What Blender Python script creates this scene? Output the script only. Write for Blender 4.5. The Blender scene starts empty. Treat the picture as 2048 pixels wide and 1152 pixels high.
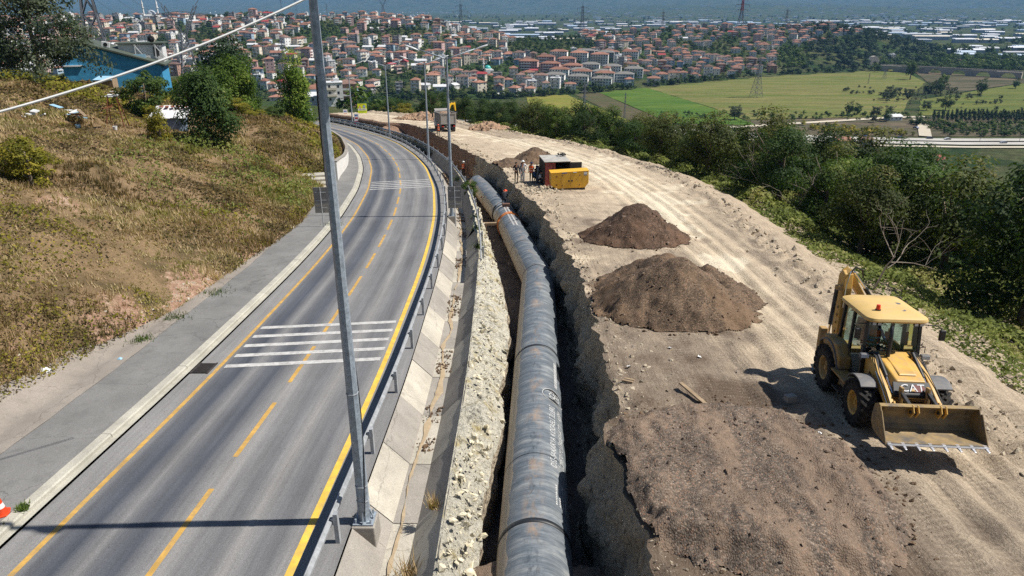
import bpy, bmesh, math, random
import numpy as np
from mathutils import Vector, Matrix, Euler

# ------------------------------------------------------------------ camera, sky, sun
scene = bpy.context.scene
COL = scene.collection
CAMZ = 12.0
cam_d = bpy.data.cameras.new('camera')
cam = bpy.data.objects.new('camera', cam_d)
COL.objects.link(cam)
cam.location = (0, 0, CAMZ)
cam.rotation_euler = (math.radians(90 - 22.2), 0, 0)
cam_d.sensor_width = 36.0
cam_d.lens = 36.0 * 1390.0 / 2048.0
cam_d.clip_start = 0.1
cam_d.clip_end = 90000
scene.camera = cam

SUN_EL, SUN_AZ = 53.0, 2.0            # degrees; azimuth measured from +X towards +Y
world = bpy.data.worlds.new('World')
scene.world = world
world.use_nodes = True
wn = world.node_tree
sky = wn.nodes.new('ShaderNodeTexSky')
sky.sky_type = 'NISHITA'
sky.sun_disc = False
sky.sun_elevation = math.radians(SUN_EL)
sky.sun_rotation = math.radians(90 - SUN_AZ)
sky.air_density = 1.0
sky.dust_density = 0.6
sky.ozone_density = 1.5
wn.links.new(sky.outputs[0], wn.nodes['Background'].inputs[0])
wn.nodes['Background'].inputs[1].default_value = 0.05
sun_d = bpy.data.lights.new('sun', 'SUN')
sun_d.energy = 5.0
sun_d.angle = math.radians(0.55)
sun_d.color = (1.0, 0.955, 0.88)
sun = bpy.data.objects.new('sun', sun_d)
COL.objects.link(sun)
e, a = math.radians(SUN_EL), math.radians(SUN_AZ)
sun.rotation_euler = Vector((math.cos(e) * math.cos(a), math.cos(e) * math.sin(a), math.sin(e))).to_track_quat('Z', 'Y').to_euler()
vs = scene.view_settings
vs.view_transform = 'Standard'
vs.look = 'None'
vs.exposure = 0.58
vs.gamma = 1.0
vs.use_curve_mapping = False
scene.render.engine = 'CYCLES'
cy = scene.cycles
cy.use_denoising = False
cy.max_bounces = 6
cy.diffuse_bounces = 3
cy.glossy_bounces = 2
cy.transmission_bounces = 4
cy.transparent_max_bounces = 6
cy.volume_bounces = 0
cy.caustics_reflective = False
cy.caustics_refractive = False

rng = np.random.default_rng(11)
random.seed(5)

# ------------------------------------------------------------------ noise
_T = np.random.default_rng(3).random((256, 256))
def vnoise(x, y, seed=0):
    x = np.asarray(x, float) + seed * 17.31
    y = np.asarray(y, float) + seed * 9.77
    xi = np.floor(x).astype(int); yi = np.floor(y).astype(int)
    fx = x - xi; fy = y - yi
    fx = fx * fx * (3 - 2 * fx); fy = fy * fy * (3 - 2 * fy)
    a_ = _T[xi & 255, yi & 255]; b_ = _T[(xi + 1) & 255, yi & 255]
    c_ = _T[xi & 255, (yi + 1) & 255]; d_ = _T[(xi + 1) & 255, (yi + 1) & 255]
    return (a_ * (1 - fx) + b_ * fx) * (1 - fy) + (c_ * (1 - fx) + d_ * fx) * fy - 0.5
def fbm(x, y, oct=4, seed=0):
    s, am = 0.0, 1.0
    for i in range(oct):
        s = s + am * vnoise(np.asarray(x) * 2 ** i, np.asarray(y) * 2 ** i, seed + i * 3)
        am *= 0.5
    return s
def sstep(x, a, b):
    t = np.clip((np.asarray(x, float) - a) / (b - a), 0, 1)
    return t * t * (3 - 2 * t)

# ------------------------------------------------------------------ shader helpers
MATS = {}
def mk(name):
    m = bpy.data.materials.new(name); m.use_nodes = True
    MATS[name] = m
    return m, m.node_tree, m.node_tree.nodes['Principled BSDF']
def setin(nt, n, key, v):
    s = n.inputs[key]
    if isinstance(v, bpy.types.NodeSocket): nt.links.new(v, s)
    else:
        if isinstance(v, tuple) and len(v) == 3 and s.type == 'RGBA': v = v + (1,)
        s.default_value = v
def node(nt, typ, out=0, ins=None, **kw):
    n = nt.nodes.new(typ)
    for k, v in kw.items(): setattr(n, k, v)
    for k, v in (ins or {}).items(): setin(nt, n, k, v)
    return n.outputs[out]
def pos(nt): return node(nt, 'ShaderNodeNewGeometry')
def objc(nt): return node(nt, 'ShaderNodeTexCoord', out='Object')
def mapv(nt, vec, scale): return node(nt, 'ShaderNodeMapping', ins={'Vector': vec, 'Scale': scale})
def noise(nt, vec, scale, detail=4, rough=0.6, out=0): return node(nt, 'ShaderNodeTexNoise', out=out, ins={'Vector': vec, 'Scale': scale, 'Detail': detail, 'Roughness': rough})
def voro(nt, vec, scale, out=0, feature='F1'): return node(nt, 'ShaderNodeTexVoronoi', out=out, feature=feature, ins={'Vector': vec, 'Scale': scale})
def ramp(nt, fac, stops, out=0):
    n = nt.nodes.new('ShaderNodeValToRGB')
    r = n.color_ramp
    while len(r.elements) < len(stops): r.elements.new(0.5)
    for e_, (p_, c_) in zip(r.elements, stops):
        e_.position = p_
        e_.color = (c_[0], c_[1], c_[2], 1) if isinstance(c_, tuple) else (c_, c_, c_, 1)
    nt.links.new(fac, n.inputs[0])
    return n.outputs[out]
def mixc(nt, fac, a, b, mode='MIX'):
    n = nt.nodes.new('ShaderNodeMix'); n.data_type = 'RGBA'; n.blend_type = mode
    for k, v in ((0, fac), (6, a), (7, b)):
        if isinstance(v, bpy.types.NodeSocket): nt.links.new(v, n.inputs[k])
        else: n.inputs[k].default_value = v if k == 0 else (v[0], v[1], v[2], 1)
    return n.outputs[2]
def mth(nt, op, a, b=0.0, c=0.0, clamp=False):
    n = nt.nodes.new('ShaderNodeMath'); n.operation = op; n.use_clamp = clamp
    for i, v in enumerate((a, b, c)):
        if isinstance(v, bpy.types.NodeSocket): nt.links.new(v, n.inputs[i])
        else: n.inputs[i].default_value = v
    return n.outputs[0]
def attr(nt, name, out='Fac'): return node(nt, 'ShaderNodeAttribute', out=out, attribute_name=name)
def bump(nt, bsdf, h, strength=0.5, dist=0.02):
    nt.links.new(node(nt, 'ShaderNodeBump', ins={'Height': h, 'Strength': strength, 'Distance': dist}), bsdf.inputs['Normal'])
def fin(nt, bsdf, col, rough=0.8, spec=0.3, metal=0.0):
    setin(nt, bsdf, 'Base Color', col); setin(nt, bsdf, 'Roughness', rough)
    setin(nt, bsdf, 'Specular IOR Level', spec); setin(nt, bsdf, 'Metallic', metal)
def plain(name, c, rough=0.6, spec=0.4, metal=0.0, var=0.25, scale=3.0, bmp=0.0, bscale=40.0, dirt=None, local=True, ov=0.0):
    """paint or stone of one colour with uneven tone, optional dirt colour and fine relief"""
    m, nt, b = mk(name)
    v = objc(nt) if local else pos(nt)
    f = ramp(nt, noise(nt, v, scale, 5, 0.65), [(0.3, 1 - var), (0.7, 1 + var * 0.6)])
    col = mixc(nt, 1.0, c, f, 'MULTIPLY')
    if ov:
        col = mixc(nt, 1.0, col, ramp(nt, node(nt, 'ShaderNodeObjectInfo', out='Random'), [(0.0, 1 - ov), (1.0, 1 + ov)]), 'MULTIPLY')
        col = mixc(nt, 1.0, col, ramp(nt, noise(nt, mapv(nt, pos(nt), (1, 1, 0.02)), 0.045, 2, 0.8), [(0.3, 1 - ov), (0.7, 1 + ov)]), 'MULTIPLY')
    if dirt:
        f2 = ramp(nt, noise(nt, v, scale * 1.7, 6, 0.7), [(0.45, 0.0), (0.68, dirt[3] if len(dirt) > 3 else 0.7)])
        col = mixc(nt, f2, col, dirt[:3])
    fin(nt, b, col, rough, spec, metal)
    if bmp: bump(nt, b, noise(nt, v, bscale, 4, 0.6), bmp, 0.02)
    return m

# ------------------------------------------------------------------ mesh helpers
class MB:
    def __init__(s): s.v = []; s.f = []; s.m = []; s.n = 0
    def add(s, vv, ff, mi=0):
        vv = np.asarray(vv, float).reshape(-1, 3)
        s.v.append(vv)
        for q in ff: s.f.append([i + s.n for i in q]); s.m.append(mi)
        s.n += len(vv); return s
    def box(s, c, d, rot=None, mi=0, top=1.0):
        x, y, z = d[0] / 2, d[1] / 2, d[2] / 2
        p = np.array([[-x, -y, -z], [x, -y, -z], [x, y, -z], [-x, y, -z], [-x * top, -y * top, z], [x * top, -y * top, z], [x * top, y * top, z], [-x * top, y * top, z]])
        if rot is not None: p = p @ np.array(Euler(rot).to_matrix()).T
        return s.add(p + np.array(c), [(3, 2, 1, 0), (4, 5, 6, 7), (0, 1, 5, 4), (1, 2, 6, 5), (2, 3, 7, 6), (3, 0, 4, 7)], mi)
    def bar(s, p0, p1, w, h, mi=0, w2=None, h2=None, up=(0, 0, 1)):
        p0, p1 = np.array(p0, float), np.array(p1, float)
        d = p1 - p0; d /= np.linalg.norm(d) + 1e-9
        u = np.array(up, float)
        if abs(d @ u) > 0.95: u = np.array([0, 1.0, 0])
        r = np.cross(d, u); r /= np.linalg.norm(r); u = np.cross(r, d)
        w2 = w if w2 is None else w2; h2 = h if h2 is None else h2
        P = []
        for p, ww, hh in ((p0, w, h), (p1, w2, h2)):
            for a_, b_ in ((-1, -1), (1, -1), (1, 1), (-1, 1)): P.append(p + r * a_ * ww / 2 + u * b_ * hh / 2)
        return s.add(P, [(0, 1, 2, 3), (7, 6, 5, 4), (0, 4, 5, 1), (1, 5, 6, 2), (2, 6, 7, 3), (3, 7, 4, 0)], mi)
    def cyl(s, p0, p1, r0, r1=None, n=12, mi=0, caps=True, ph=0.0):
        r1 = r0 if r1 is None else r1
        p0, p1 = np.array(p0, float), np.array(p1, float)
        d = p1 - p0; d /= np.linalg.norm(d) + 1e-9
        u = np.array([0, 0, 1.0]) if abs(d[2]) < 0.9 else np.array([1.0, 0, 0])
        a_ = np.cross(d, u); a_ /= np.linalg.norm(a_); b_ = np.cross(d, a_)
        t = np.linspace(0, 2 * np.pi, n, endpoint=False) + ph
        ring = np.outer(np.cos(t), a_) + np.outer(np.sin(t), b_)
        ff = [(i, (i + 1) % n, n + (i + 1) % n, n + i) for i in range(n)]
        if caps: ff += [tuple(range(n - 1, -1, -1)), tuple(range(n, 2 * n))]
        return s.add(np.vstack([p0 + ring * r0, p1 + ring * r1]), ff, mi)
    def tube(s, pts, r, n=6, mi=0):
        pts = np.asarray(pts, float); k = len(pts)
        rr = np.broadcast_to(np.asarray(r, float), (k,))
        T = np.gradient(pts, axis=0); T /= np.linalg.norm(T, axis=1)[:, None] + 1e-9
        u = np.array([0, 0, 1.0]) if abs(T[0][2]) < 0.9 else np.array([1.0, 0, 0])
        V = []
        t = np.linspace(0, 2 * np.pi, n, endpoint=False)
        for i in range(k):
            a_ = np.cross(T[i], u); a_ /= np.linalg.norm(a_) + 1e-9; b_ = np.cross(T[i], a_); u = -np.cross(T[i], a_) if False else u
            V.append(pts[i] + rr[i] * (np.outer(np.cos(t), a_) + np.outer(np.sin(t), b_)))
        ff = []
        for i in range(k - 1):
            for j in range(n): ff.append((i * n + j, i * n + (j + 1) % n, (i + 1) * n + (j + 1) % n, (i + 1) * n + j))
        ff += [tuple(range(n - 1, -1, -1)), tuple(range((k - 1) * n, k * n))]
        return s.add(np.vstack(V), ff, mi)
    def prism(s, poly, axis, lo, hi, mi=0):
        k = len(poly); V = []
        for h in (lo, hi):
            for a_, b_ in poly: V.append({'x': (h, a_, b_), 'y': (a_, h, b_), 'z': (a_, b_, h)}[axis])
        ff = [tuple(range(k)), tuple(range(2 * k - 1, k - 1, -1))]
        ff += [(i, k + i, k + (i + 1) % k, (i + 1) % k) for i in range(k)]
        return s.add(V, ff, mi)
    def lathe(s, prof, c, axis='x', n=20, mi=0):
        """prof: (r, h) pairs revolved about an axis through c"""
        t = np.linspace(0, 2 * np.pi, n, endpoint=False); V = []
        for r, h in prof:
            x, y = r * np.cos(t), r * np.sin(t); hh = np.full(n, h)
            V.append(np.stack({'x': (hh, x, y), 'y': (x, hh, y), 'z': (x, y, hh)}[axis], 1))
        ff = []
        for i in range(len(prof) - 1):
            for j in range(n): ff.append((i * n + j, i * n + (j + 1) % n, (i + 1) * n + (j + 1) % n, (i + 1) * n + j))
        return s.add(np.vstack(V) + np.array(c), ff, mi)
    def ball(s, c, r, n=8, mi=0):
        r = np.broadcast_to(np.asarray(r, float), (3,))
        prof = [(math.sin(math.pi * i / n), -math.cos(math.pi * i / n)) for i in range(n + 1)]
        t = np.linspace(0, 2 * np.pi, n + 2, endpoint=False); V = []
        for q, h in prof: V.append(np.stack((q * np.cos(t), q * np.sin(t), np.full(n + 2, h)), 1))
        k = n + 2
        ff = [(i * k + j, i * k + (j + 1) % k, (i + 1) * k + (j + 1) % k, (i + 1) * k + j) for i in range(n) for j in range(k)]
        return s.add(np.vstack(V) * r + np.array(c), ff, mi)
    def mesh(s, name, mats, smooth=False):
        me = bpy.data.meshes.new(name)
        me.from_pydata(np.vstack(s.v).tolist(), [], s.f)
        for m in (mats if isinstance(mats, (list, tuple)) else [mats]): me.materials.append(m)
        me.polygons.foreach_set('material_index', s.m)
        if smooth: me.polygons.foreach_set('use_smooth', [True] * len(s.f))
        bm = bmesh.new(); bm.from_mesh(me)
        bmesh.ops.recalc_face_normals(bm, faces=bm.faces)
        bm.to_mesh(me); bm.free()
        me.update(); return me
    def build(s, name, mats, parent=None, smooth=False, bevel=0.0, seg=2):
        me = s.mesh(name, mats, smooth)
        o = link(name, me, parent)
        if bevel:
            b = o.modifiers.new('bevel', 'BEVEL'); b.width = bevel; b.segments = seg; b.limit_method = 'ANGLE'; b.angle_limit = math.radians(35)
            b.harden_normals = False
        if smooth and not bevel: soft(o)
        return o
def soft(o, ang=40):
    me = o.data
    try: me.set_sharp_from_angle(angle=math.radians(ang))
    except Exception: pass
def link(name, data, parent=None):
    o = bpy.data.objects.new(name, data); COL.objects.link(o)
    if parent is not None: o.parent = parent
    return o
def tag(o, label=None, cat=None, group=None, kind=None):
    if label: o['label'] = label
    if cat: o['category'] = cat
    if group: o['group'] = group
    if kind: o['kind'] = kind
    return o
def thing(name, label, cat, loc=(0, 0, 0), rot=(0, 0, 0), group=None, scale=None):
    o = link(name, None); o.location = loc; o.rotation_euler = rot
    if scale: o.scale = scale if isinstance(scale, tuple) else (scale,) * 3
    return tag(o, label, cat, group)
def copy_tree(o, parent=None):
    c = o.copy(); COL.objects.link(c)
    if parent is not None: c.parent = parent
    for ch in list(o.children): copy_tree(ch, c)
    return c
def fastmesh(name, V, F, mats, tint=None, smooth=False, mi=None):
    """numpy verts (n,3) and faces (m,3|4) to a mesh, optional per-vertex tint"""
    V = np.ascontiguousarray(V, np.float32); F = np.ascontiguousarray(F, np.int32); k = F.shape[1]
    me = bpy.data.meshes.new(name)
    me.vertices.add(len(V)); me.vertices.foreach_set('co', V.ravel())
    me.loops.add(F.size); me.loops.foreach_set('vertex_index', F.ravel())
    me.polygons.add(len(F)); me.polygons.foreach_set('loop_start', np.arange(len(F), dtype=np.int32) * k)
    for m in (mats if isinstance(mats, (list, tuple)) else [mats]): me.materials.append(m)
    if mi is not None: me.polygons.foreach_set('material_index', np.asarray(mi, np.int32))
    me.polygons.foreach_set('use_smooth', np.full(len(F), bool(smooth)))
    me.update(calc_edges=True)
    if tint is not None:
        at = me.attributes.new('tint', 'FLOAT', 'POINT'); at.data.foreach_set('value', np.asarray(tint, np.float32))
    return me
def gridfaces(a_, b_):
    i, j = np.meshgrid(np.arange(a_ - 1), np.arange(b_ - 1), indexing='ij'); q = i * b_ + j
    return np.stack([q, q + b_, q + b_ + 1, q + 1], -1).reshape(-1, 4)
def add_uv(me, uv):
    """uv: per-vertex (n,2)"""
    l = me.uv_layers.new(name='UVMap'); idx = np.empty(len(me.loops), np.int32); me.loops.foreach_get('vertex_index', idx)
    l.data.foreach_set('uv', np.asarray(uv, np.float32)[idx].ravel())

# ------------------------------------------------------------------ the line the road follows (its yellow right-hand edge line)
_cp = np.array([(-4.95, -30), (-4.95, 0), (-4.95, 14), (-4.86, 22), (-4.98, 29), (-5.08, 35), (-5.36, 42.3), (-6.0, 52), (-7.5, 65.3), (-9.95, 79.7), (-12.9, 92.2),
                (-17.5, 107.5), (-22.7, 120.4), (-28.8, 133), (-37.5, 148.6), (-49, 166), (-64, 184), (-84, 202), (-112, 219), (-150, 233)], float)
def _smooth_path():
    d = np.r_[0, np.cumsum(np.linalg.norm(np.diff(_cp, axis=0), axis=1))]
    s = np.arange(0, d[-1], 0.5)
    P = np.stack([np.interp(s, d, _cp[:, 0]), np.interp(s, d, _cp[:, 1])], 1)
    k = np.hanning(27); k /= k.sum()
    pad = np.vstack([P[0] - (P[1] - P[0]) * np.arange(13, 0, -1)[:, None], P, P[-1] + (P[-1] - P[-2]) * np.arange(1, 14)[:, None]])
    return np.stack([np.convolve(pad[:, 0], k, 'valid'), np.convolve(pad[:, 1], k, 'valid')], 1)
PP = _smooth_path()
PS = np.r_[0, np.cumsum(np.linalg.norm(np.diff(PP, axis=0), axis=1))]
PT = np.gradient(PP, axis=0); PT /= np.linalg.norm(PT, axis=1)[:, None]
SMAX = PS[-1]
def pxy(s, u):
    """point at arc length s, u metres to the right of the line"""
    s = np.asarray(s, float); u = np.asarray(u, float)
    x = np.interp(s, PS, PP[:, 0]); y = np.interp(s, PS, PP[:, 1])
    tx = np.interp(s, PS, PT[:, 0]); ty = np.interp(s, PS, PT[:, 1])
    return x + ty * u, y - tx * u
def psu(X, Y):
    """nearest (s,u) of points"""
    X = np.atleast_1d(np.asarray(X, float)); Y = np.atleast_1d(np.asarray(Y, float))
    sh = X.shape; X = X.ravel(); Y = Y.ravel(); S = np.empty_like(X); U = np.empty_like(X)
    Q = PP[::3]; T = PT[::3]; SS = PS[::3]
    for i in range(0, len(X), 20000):
        x = X[i:i + 20000, None]; y = Y[i:i + 20000, None]
        j = np.argmin((x - Q[:, 0]) ** 2 + (y - Q[:, 1]) ** 2, 1)
        dx = x[:, 0] - Q[j, 0]; dy = y[:, 0] - Q[j, 1]
        al = dx * T[j, 0] + dy * T[j, 1]
        S[i:i + 20000] = SS[j] + np.clip(al, -1.5, 1.5)
        U[i:i + 20000] = np.where(np.abs(al) < 3, dx * T[j, 1] - dy * T[j, 0], np.sign(dx * T[j, 1] - dy * T[j, 0] + 1e-9) * np.hypot(dx, dy))
    return S.reshape(sh), U.reshape(sh)
def s_of_y(y): return float(np.interp(y, PP[:, 1], PS))
def zroad(Y): return 1.3 - 0.085 * np.asarray(Y, float)
def zplat(Y): return 2.75 - 0.085 * np.asarray(Y, float)
def su_curve(pts, s_ext=None):
    q = np.array(pts, float); s, u = psu(q[:, 0], q[:, 1])
    return s, u
# trench lips and the outer edge of the working platform, in world metres
_tl = [(-1.0, -20), (-0.9, 5), (-0.87, 11.8), (-0.8, 13.8), (-0.41, 20.4), (-0.18, 24.8), (-0.17, 31.2), (-0.67, 36.5), (-1.67, 45.2), (-2.5, 54), (-4.2, 66), (-6.5, 80), (-9.6, 92.2), (-14.4, 108), (-20, 122), (-25, 131.5)]
_tr = [(2.5, -20), (2.5, 5), (2.54, 10.2), (2.54, 12.3), (2.65, 14.1), (2.6, 16.1), (2.83, 19), (3.1, 21.9), (3.12, 26.3), (3.3, 31.5), (3.03, 37.8), (1.84, 48.6), (0.25, 56.5), (-1.2, 69), (-4.97, 82.3), (-10.45, 101.7), (-19.2, 129.7), (-23.4, 134)]
_ed = [(13.5, -20), (13.6, 5), (13.77, 15.9), (13.8, 18), (14.29, 21.5), (14.76, 31.1), (14.87, 36.6), (15.7, 48.6), (15.8, 59.2), (14.2, 70.9), (10.75, 85), (4.06, 101.7), (-1.9, 113), (-6.9, 125), (-12, 140), (-22, 156), (-36, 172)]
TLs, TLu = su_curve(_tl); TRs, TRu = su_curve(_tr); EDs, EDu = su_curve(_ed)
_o = np.argsort(EDs); EDs, EDu = EDs[_o], EDu[_o]
def uTL(s): return np.interp(s, TLs, TLu)
def uTR(s): return np.interp(s, TRs, TRu)
def uED(s): return np.interp(s, EDs, EDu)
_so = [(-16.6, 5), (-16.6, 19.2), (-16.0, 24.8), (-15.4, 30), (-15.15, 47.2), (-16.6, 58.6), (-18.6, 72.9), (-19.9, 82), (-30.6, 117.6), (-46, 146)]
SOs, SOu = su_curve(_so)
def uSO(s): return np.interp(s, SOs, SOu)

# ------------------------------------------------------------------ natural ground
def town(X, Y):
    a_ = X / np.maximum(Y, 1)
    A = [-2, -0.9, -0.55, -0.35, -0.12, -0.06, 0.0, 0.05, 0.12, 0.19, 0.38, 0.46, 0.53, 0.6, 3]
    yr = np.interp(a_, A, [1200, 1150, 1150, 1150, 1150, 1130, 1100, 1120, 1180, 1250, 1300, 1350, 1350, 1350, 1400])
    zr = np.interp(a_, A, [-25, -15, -11, -9, -10, -30, -41, -43, -38, -33, -29, -30, -55, -75, -75])
    yb = np.interp(a_, A, [700, 680, 680, 690, 700, 710, 720, 730, 760, 810, 960, 1000, 1050, 1050, 1100])
    up = np.clip((Y - yb) / (yr - yb), 0, 1)
    up = up * 0.75 + 0.25 * up * up * (3 - 2 * up)
    dn = 1 - sstep(Y, yr, yr + 500)
    h = (zr + 75) * up * np.where(Y > yr, dn, 1)
    return -75 + h + np.where(h > 1, fbm(X / 90, Y / 90, 3, 5) * 6 * np.clip(h / 15, 0, 1), 0)
def H(X, Y):
    X = np.atleast_1d(np.asarray(X, float)); Y = np.atleast_1d(np.asarray(Y, float))
    s, u = psu(X, Y)
    k = 0.10 + 0.20 * sstep(X, -80, 0)
    base = 1.3 - 0.085 * np.clip(Y, -60, 160) - k * np.maximum(Y - 160, 0)
    d = np.maximum(-u - (-uSO(s)), 0)
    rise = 0.40 * np.minimum(d, 9) + 0.275 * np.clip(d - 9, 0, 20) + 0.20 * np.clip(d - 29, 0, 40) + 0.1 * np.clip(d - 69, 0, 100)
    rise = rise * (1 - 0.75 * sstep(s, 120, 200))
    left = base + rise - 0.16 * np.clip(Y - 112, 0, 60) * sstep(d, 2, 20) + fbm(X / 9, Y / 9, 3, 1) * 0.9 * sstep(d, 0, 5)
    left = np.minimum(left, np.where(Y > 55, 4.7 - 0.112 * np.maximum(Y - 70, 0) + 0.5 * fbm(X / 9, Y / 9, 3, 1), 99))
    w = u - uED(s)
    ww = np.maximum(w, 0)
    drop = (0.16 * ww + 0.13 * np.maximum(ww - 4, 0) - 0.05 * np.maximum(ww - 30, 0)) * (0.15 + 0.85 * sstep(X, -45, 25))
    right = base + 1.3 - drop + fbm(X / 14, Y / 14, 3, 2) * 1.2 * sstep(ww, 0, 10)
    z = np.where(u < 0, left, right)
    z = np.maximum(z, -75.0)
    z = np.maximum(z, np.where(Y > 500, town(X, Y), -75.0))
    return z
# ================================================================== ground materials
def m_asphalt():
    m, nt, b = mk('asphalt_road')
    uv = node(nt, 'ShaderNodeUVMap'); sep = nt.nodes.new('ShaderNodeSeparateXYZ'); nt.links.new(uv, sep.inputs[0])
    wob = mth(nt, 'MULTIPLY', mth(nt, 'SUBTRACT', noise(nt, mapv(nt, uv, (0.6, 0.05, 1)), 1.0, 3), 0.5), 0.35)
    u = mth(nt, 'ADD', sep.outputs[0], wob)
    t = mth(nt, 'DIVIDE', mth(nt, 'ADD', u, 7.0), 8.0)
    L, D = (0.25, 0.24, 0.228), (0.052, 0.060, 0.078)
    def mx(k): return tuple(D[i] * k + L[i] * (1 - k) for i in range(3))
    col = ramp(nt, t, [(0.0, mx(.25)), (0.10, mx(.15)), (0.14, mx(.75)), (0.215, mx(.95)), (0.285, mx(.3)), (0.325, mx(.75)), (0.39, mx(.9)), (0.46, mx(.28)), (0.50, mx(.1)),
                       (0.575, mx(.45)), (0.64, mx(.55)), (0.69, mx(.12)), (0.75, mx(.55)), (0.80, mx(.62)), (0.85, mx(.2)), (0.93, mx(.3))])
    st = noise(nt, mapv(nt, uv, (3.0, 0.12, 1)), 1.0, 6, 0.65)
    col = mixc(nt, 1.0, col, ramp(nt, st, [(0.25, 0.72), (0.75, 1.22)]), 'MULTIPLY')
    st2 = noise(nt, mapv(nt, uv, (14.0, 0.3, 1)), 1.0, 3, 0.6)
    col = mixc(nt, 1.0, col, ramp(nt, st2, [(0.3, 0.95), (0.7, 1.05)]), 'MULTIPLY')
    p = pos(nt)
    sp = noise(nt, p, 42.0, 3, 0.8)
    col = mixc(nt, 1.0, col, ramp(nt, sp, [(0.3, 0.62), (0.5, 1.0), (0.72, 1.55)]), 'MULTIPLY')
    pit = ramp(nt, voro(nt, mapv(nt, p, (3.1, 1.9, 1)), 1.0), [(0.035, 1.0), (0.06, 0.0)])
    col = mixc(nt, mth(nt, 'MULTIPLY', pit, 0.75), col, (0.03, 0.03, 0.032))
    big = noise(nt, p, 0.35, 3)
    col = mixc(nt, 1.0, col, ramp(nt, big, [(0.3, 0.9), (0.7, 1.08)]), 'MULTIPLY')
    fin(nt, b, col, 0.82, 0.3)
    bump(nt, b, noise(nt, p, 60.0, 3, 0.8), 0.35, 0.01)
    return m
def m_pave(name, c, sc=1.0, cracks=True):
    m, nt, b = mk(name)
    p = pos(nt)
    col = mixc(nt, 1.0, c, ramp(nt, noise(nt, p, 0.5 * sc, 5, 0.6), [(0.3, 0.82), (0.7, 1.15)]), 'MULTIPLY')
    col = mixc(nt, 1.0, col, ramp(nt, noise(nt, p, 34.0, 3, 0.8), [(0.3, 0.68), (0.5, 1.0), (0.75, 1.4)]), 'MULTIPLY')
    stain = ramp(nt, noise(nt, p, 1.7, 6, 0.7), [(0.52, 0.0), (0.72, 0.6)])
    col = mixc(nt, stain, col, tuple(x * 0.62 for x in c))
    if cracks:
        w = node(nt, 'ShaderNodeVectorMath', operation='ADD', ins={0: p, 1: mixc(nt, 1.0, noise(nt, p, 2.0, 4, 0.6, out=1), (0.6, 0.6, 0.6), 'MULTIPLY')})
        cr = ramp(nt, voro(nt, w, 0.32, feature='DISTANCE_TO_EDGE'), [(0.002, 1.0), (0.006, 0.0)])
        col = mixc(nt, mth(nt, 'MULTIPLY', cr, 0.55), col, tuple(x * 0.35 for x in c))
    fin(nt, b, col, 0.9, 0.25)
    bump(nt, b, noise(nt, p, 45.0, 4, 0.75), 0.35, 0.012)
    return m
def m_dirt():
    """tint 0 = greyish brown trodden soil, 1 = pale dusty track"""
    m, nt, b = mk('dusty_soil')
    uv = node(nt, 'ShaderNodeUVMap'); p = pos(nt)
    t = attr(nt, 'tint')
    n1 = noise(nt, p, 0.9, 7, 0.7)
    t2 = mth(nt, 'ADD', t, mth(nt, 'MULTIPLY', mth(nt, 'SUBTRACT', n1, 0.5), 0.9))
    col = ramp(nt, t2, [(0.0, (0.150, 0.111, 0.080)), (0.25, (0.262, 0.208, 0.155)), (0.55, (0.43, 0.345, 0.25)), (0.8, (0.54, 0.445, 0.32)), (1.0, (0.64, 0.55, 0.41))])
    st = noise(nt, mapv(nt, uv, (9.0, 0.25, 1)), 1.0, 6, 0.75)
    col = mixc(nt, 1.0, col, mixc(nt, ramp(nt, noise(nt, p, 0.35, 3), [(0.42, 0.15), (0.58, 1.0)]), (1, 1, 1), ramp(nt, st, [(0.3, 0.5), (0.5, 1.0), (0.7, 1.3)])), 'MULTIPLY')
    sepu = nt.nodes.new('ShaderNodeSeparateXYZ'); nt.links.new(uv, sepu.inputs[0])
    ph = mth(nt, 'ADD', mth(nt, 'MULTIPLY', sepu.outputs[1], 33.0), mth(nt, 'MULTIPLY', noise(nt, p, 2.2, 2), 5.0))
    band = ramp(nt, noise(nt, mapv(nt, uv, (0.75, 0.035, 1)), 1.0, 2), [(0.53, 0.0), (0.57, 1.0)])
    tread = mth(nt, 'MULTIPLY', mth(nt, 'MULTIPLY', mth(nt, 'ADD', mth(nt, 'SINE', ph), 1.0), 0.5), mth(nt, 'MULTIPLY', band, ramp(nt, noise(nt, p, 0.6, 3), [(0.4, 0.0), (0.55, 1.0)])))
    col = mixc(nt, mth(nt, 'MULTIPLY', tread, 0.35), col, mixc(nt, 1.0, col, (0.5, 0.48, 0.46), 'MULTIPLY'))
    gr = noise(nt, p, 22.0, 4, 0.85)
    col = mixc(nt, 1.0, col, ramp(nt, gr, [(0.28, 0.42), (0.5, 1.0), (0.72, 1.4)]), 'MULTIPLY')
    v = voro(nt, p, 16.0)
    peb = ramp(nt, v, [(0.12, 1.0), (0.2, 0.0)])
    col = mixc(nt, mth(nt, 'MULTIPLY', peb, mth(nt, 'GREATER_THAN', noise(nt, p, 5.0, 2), 0.55)), col, (0.60, 0.52, 0.42))
    fin(nt, b, col, 0.95, 0.15)
    h = mth(nt, 'ADD', mth(nt, 'MULTIPLY', noise(nt, p, 9.0, 6, 0.75), 1.0), mth(nt, 'SUBTRACT', mth(nt, 'MULTIPLY', st, 0.4), mth(nt, 'MULTIPLY', tread, 0.35)))
    bump(nt, b, h, 1.0, 0.07)
    return m
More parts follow.
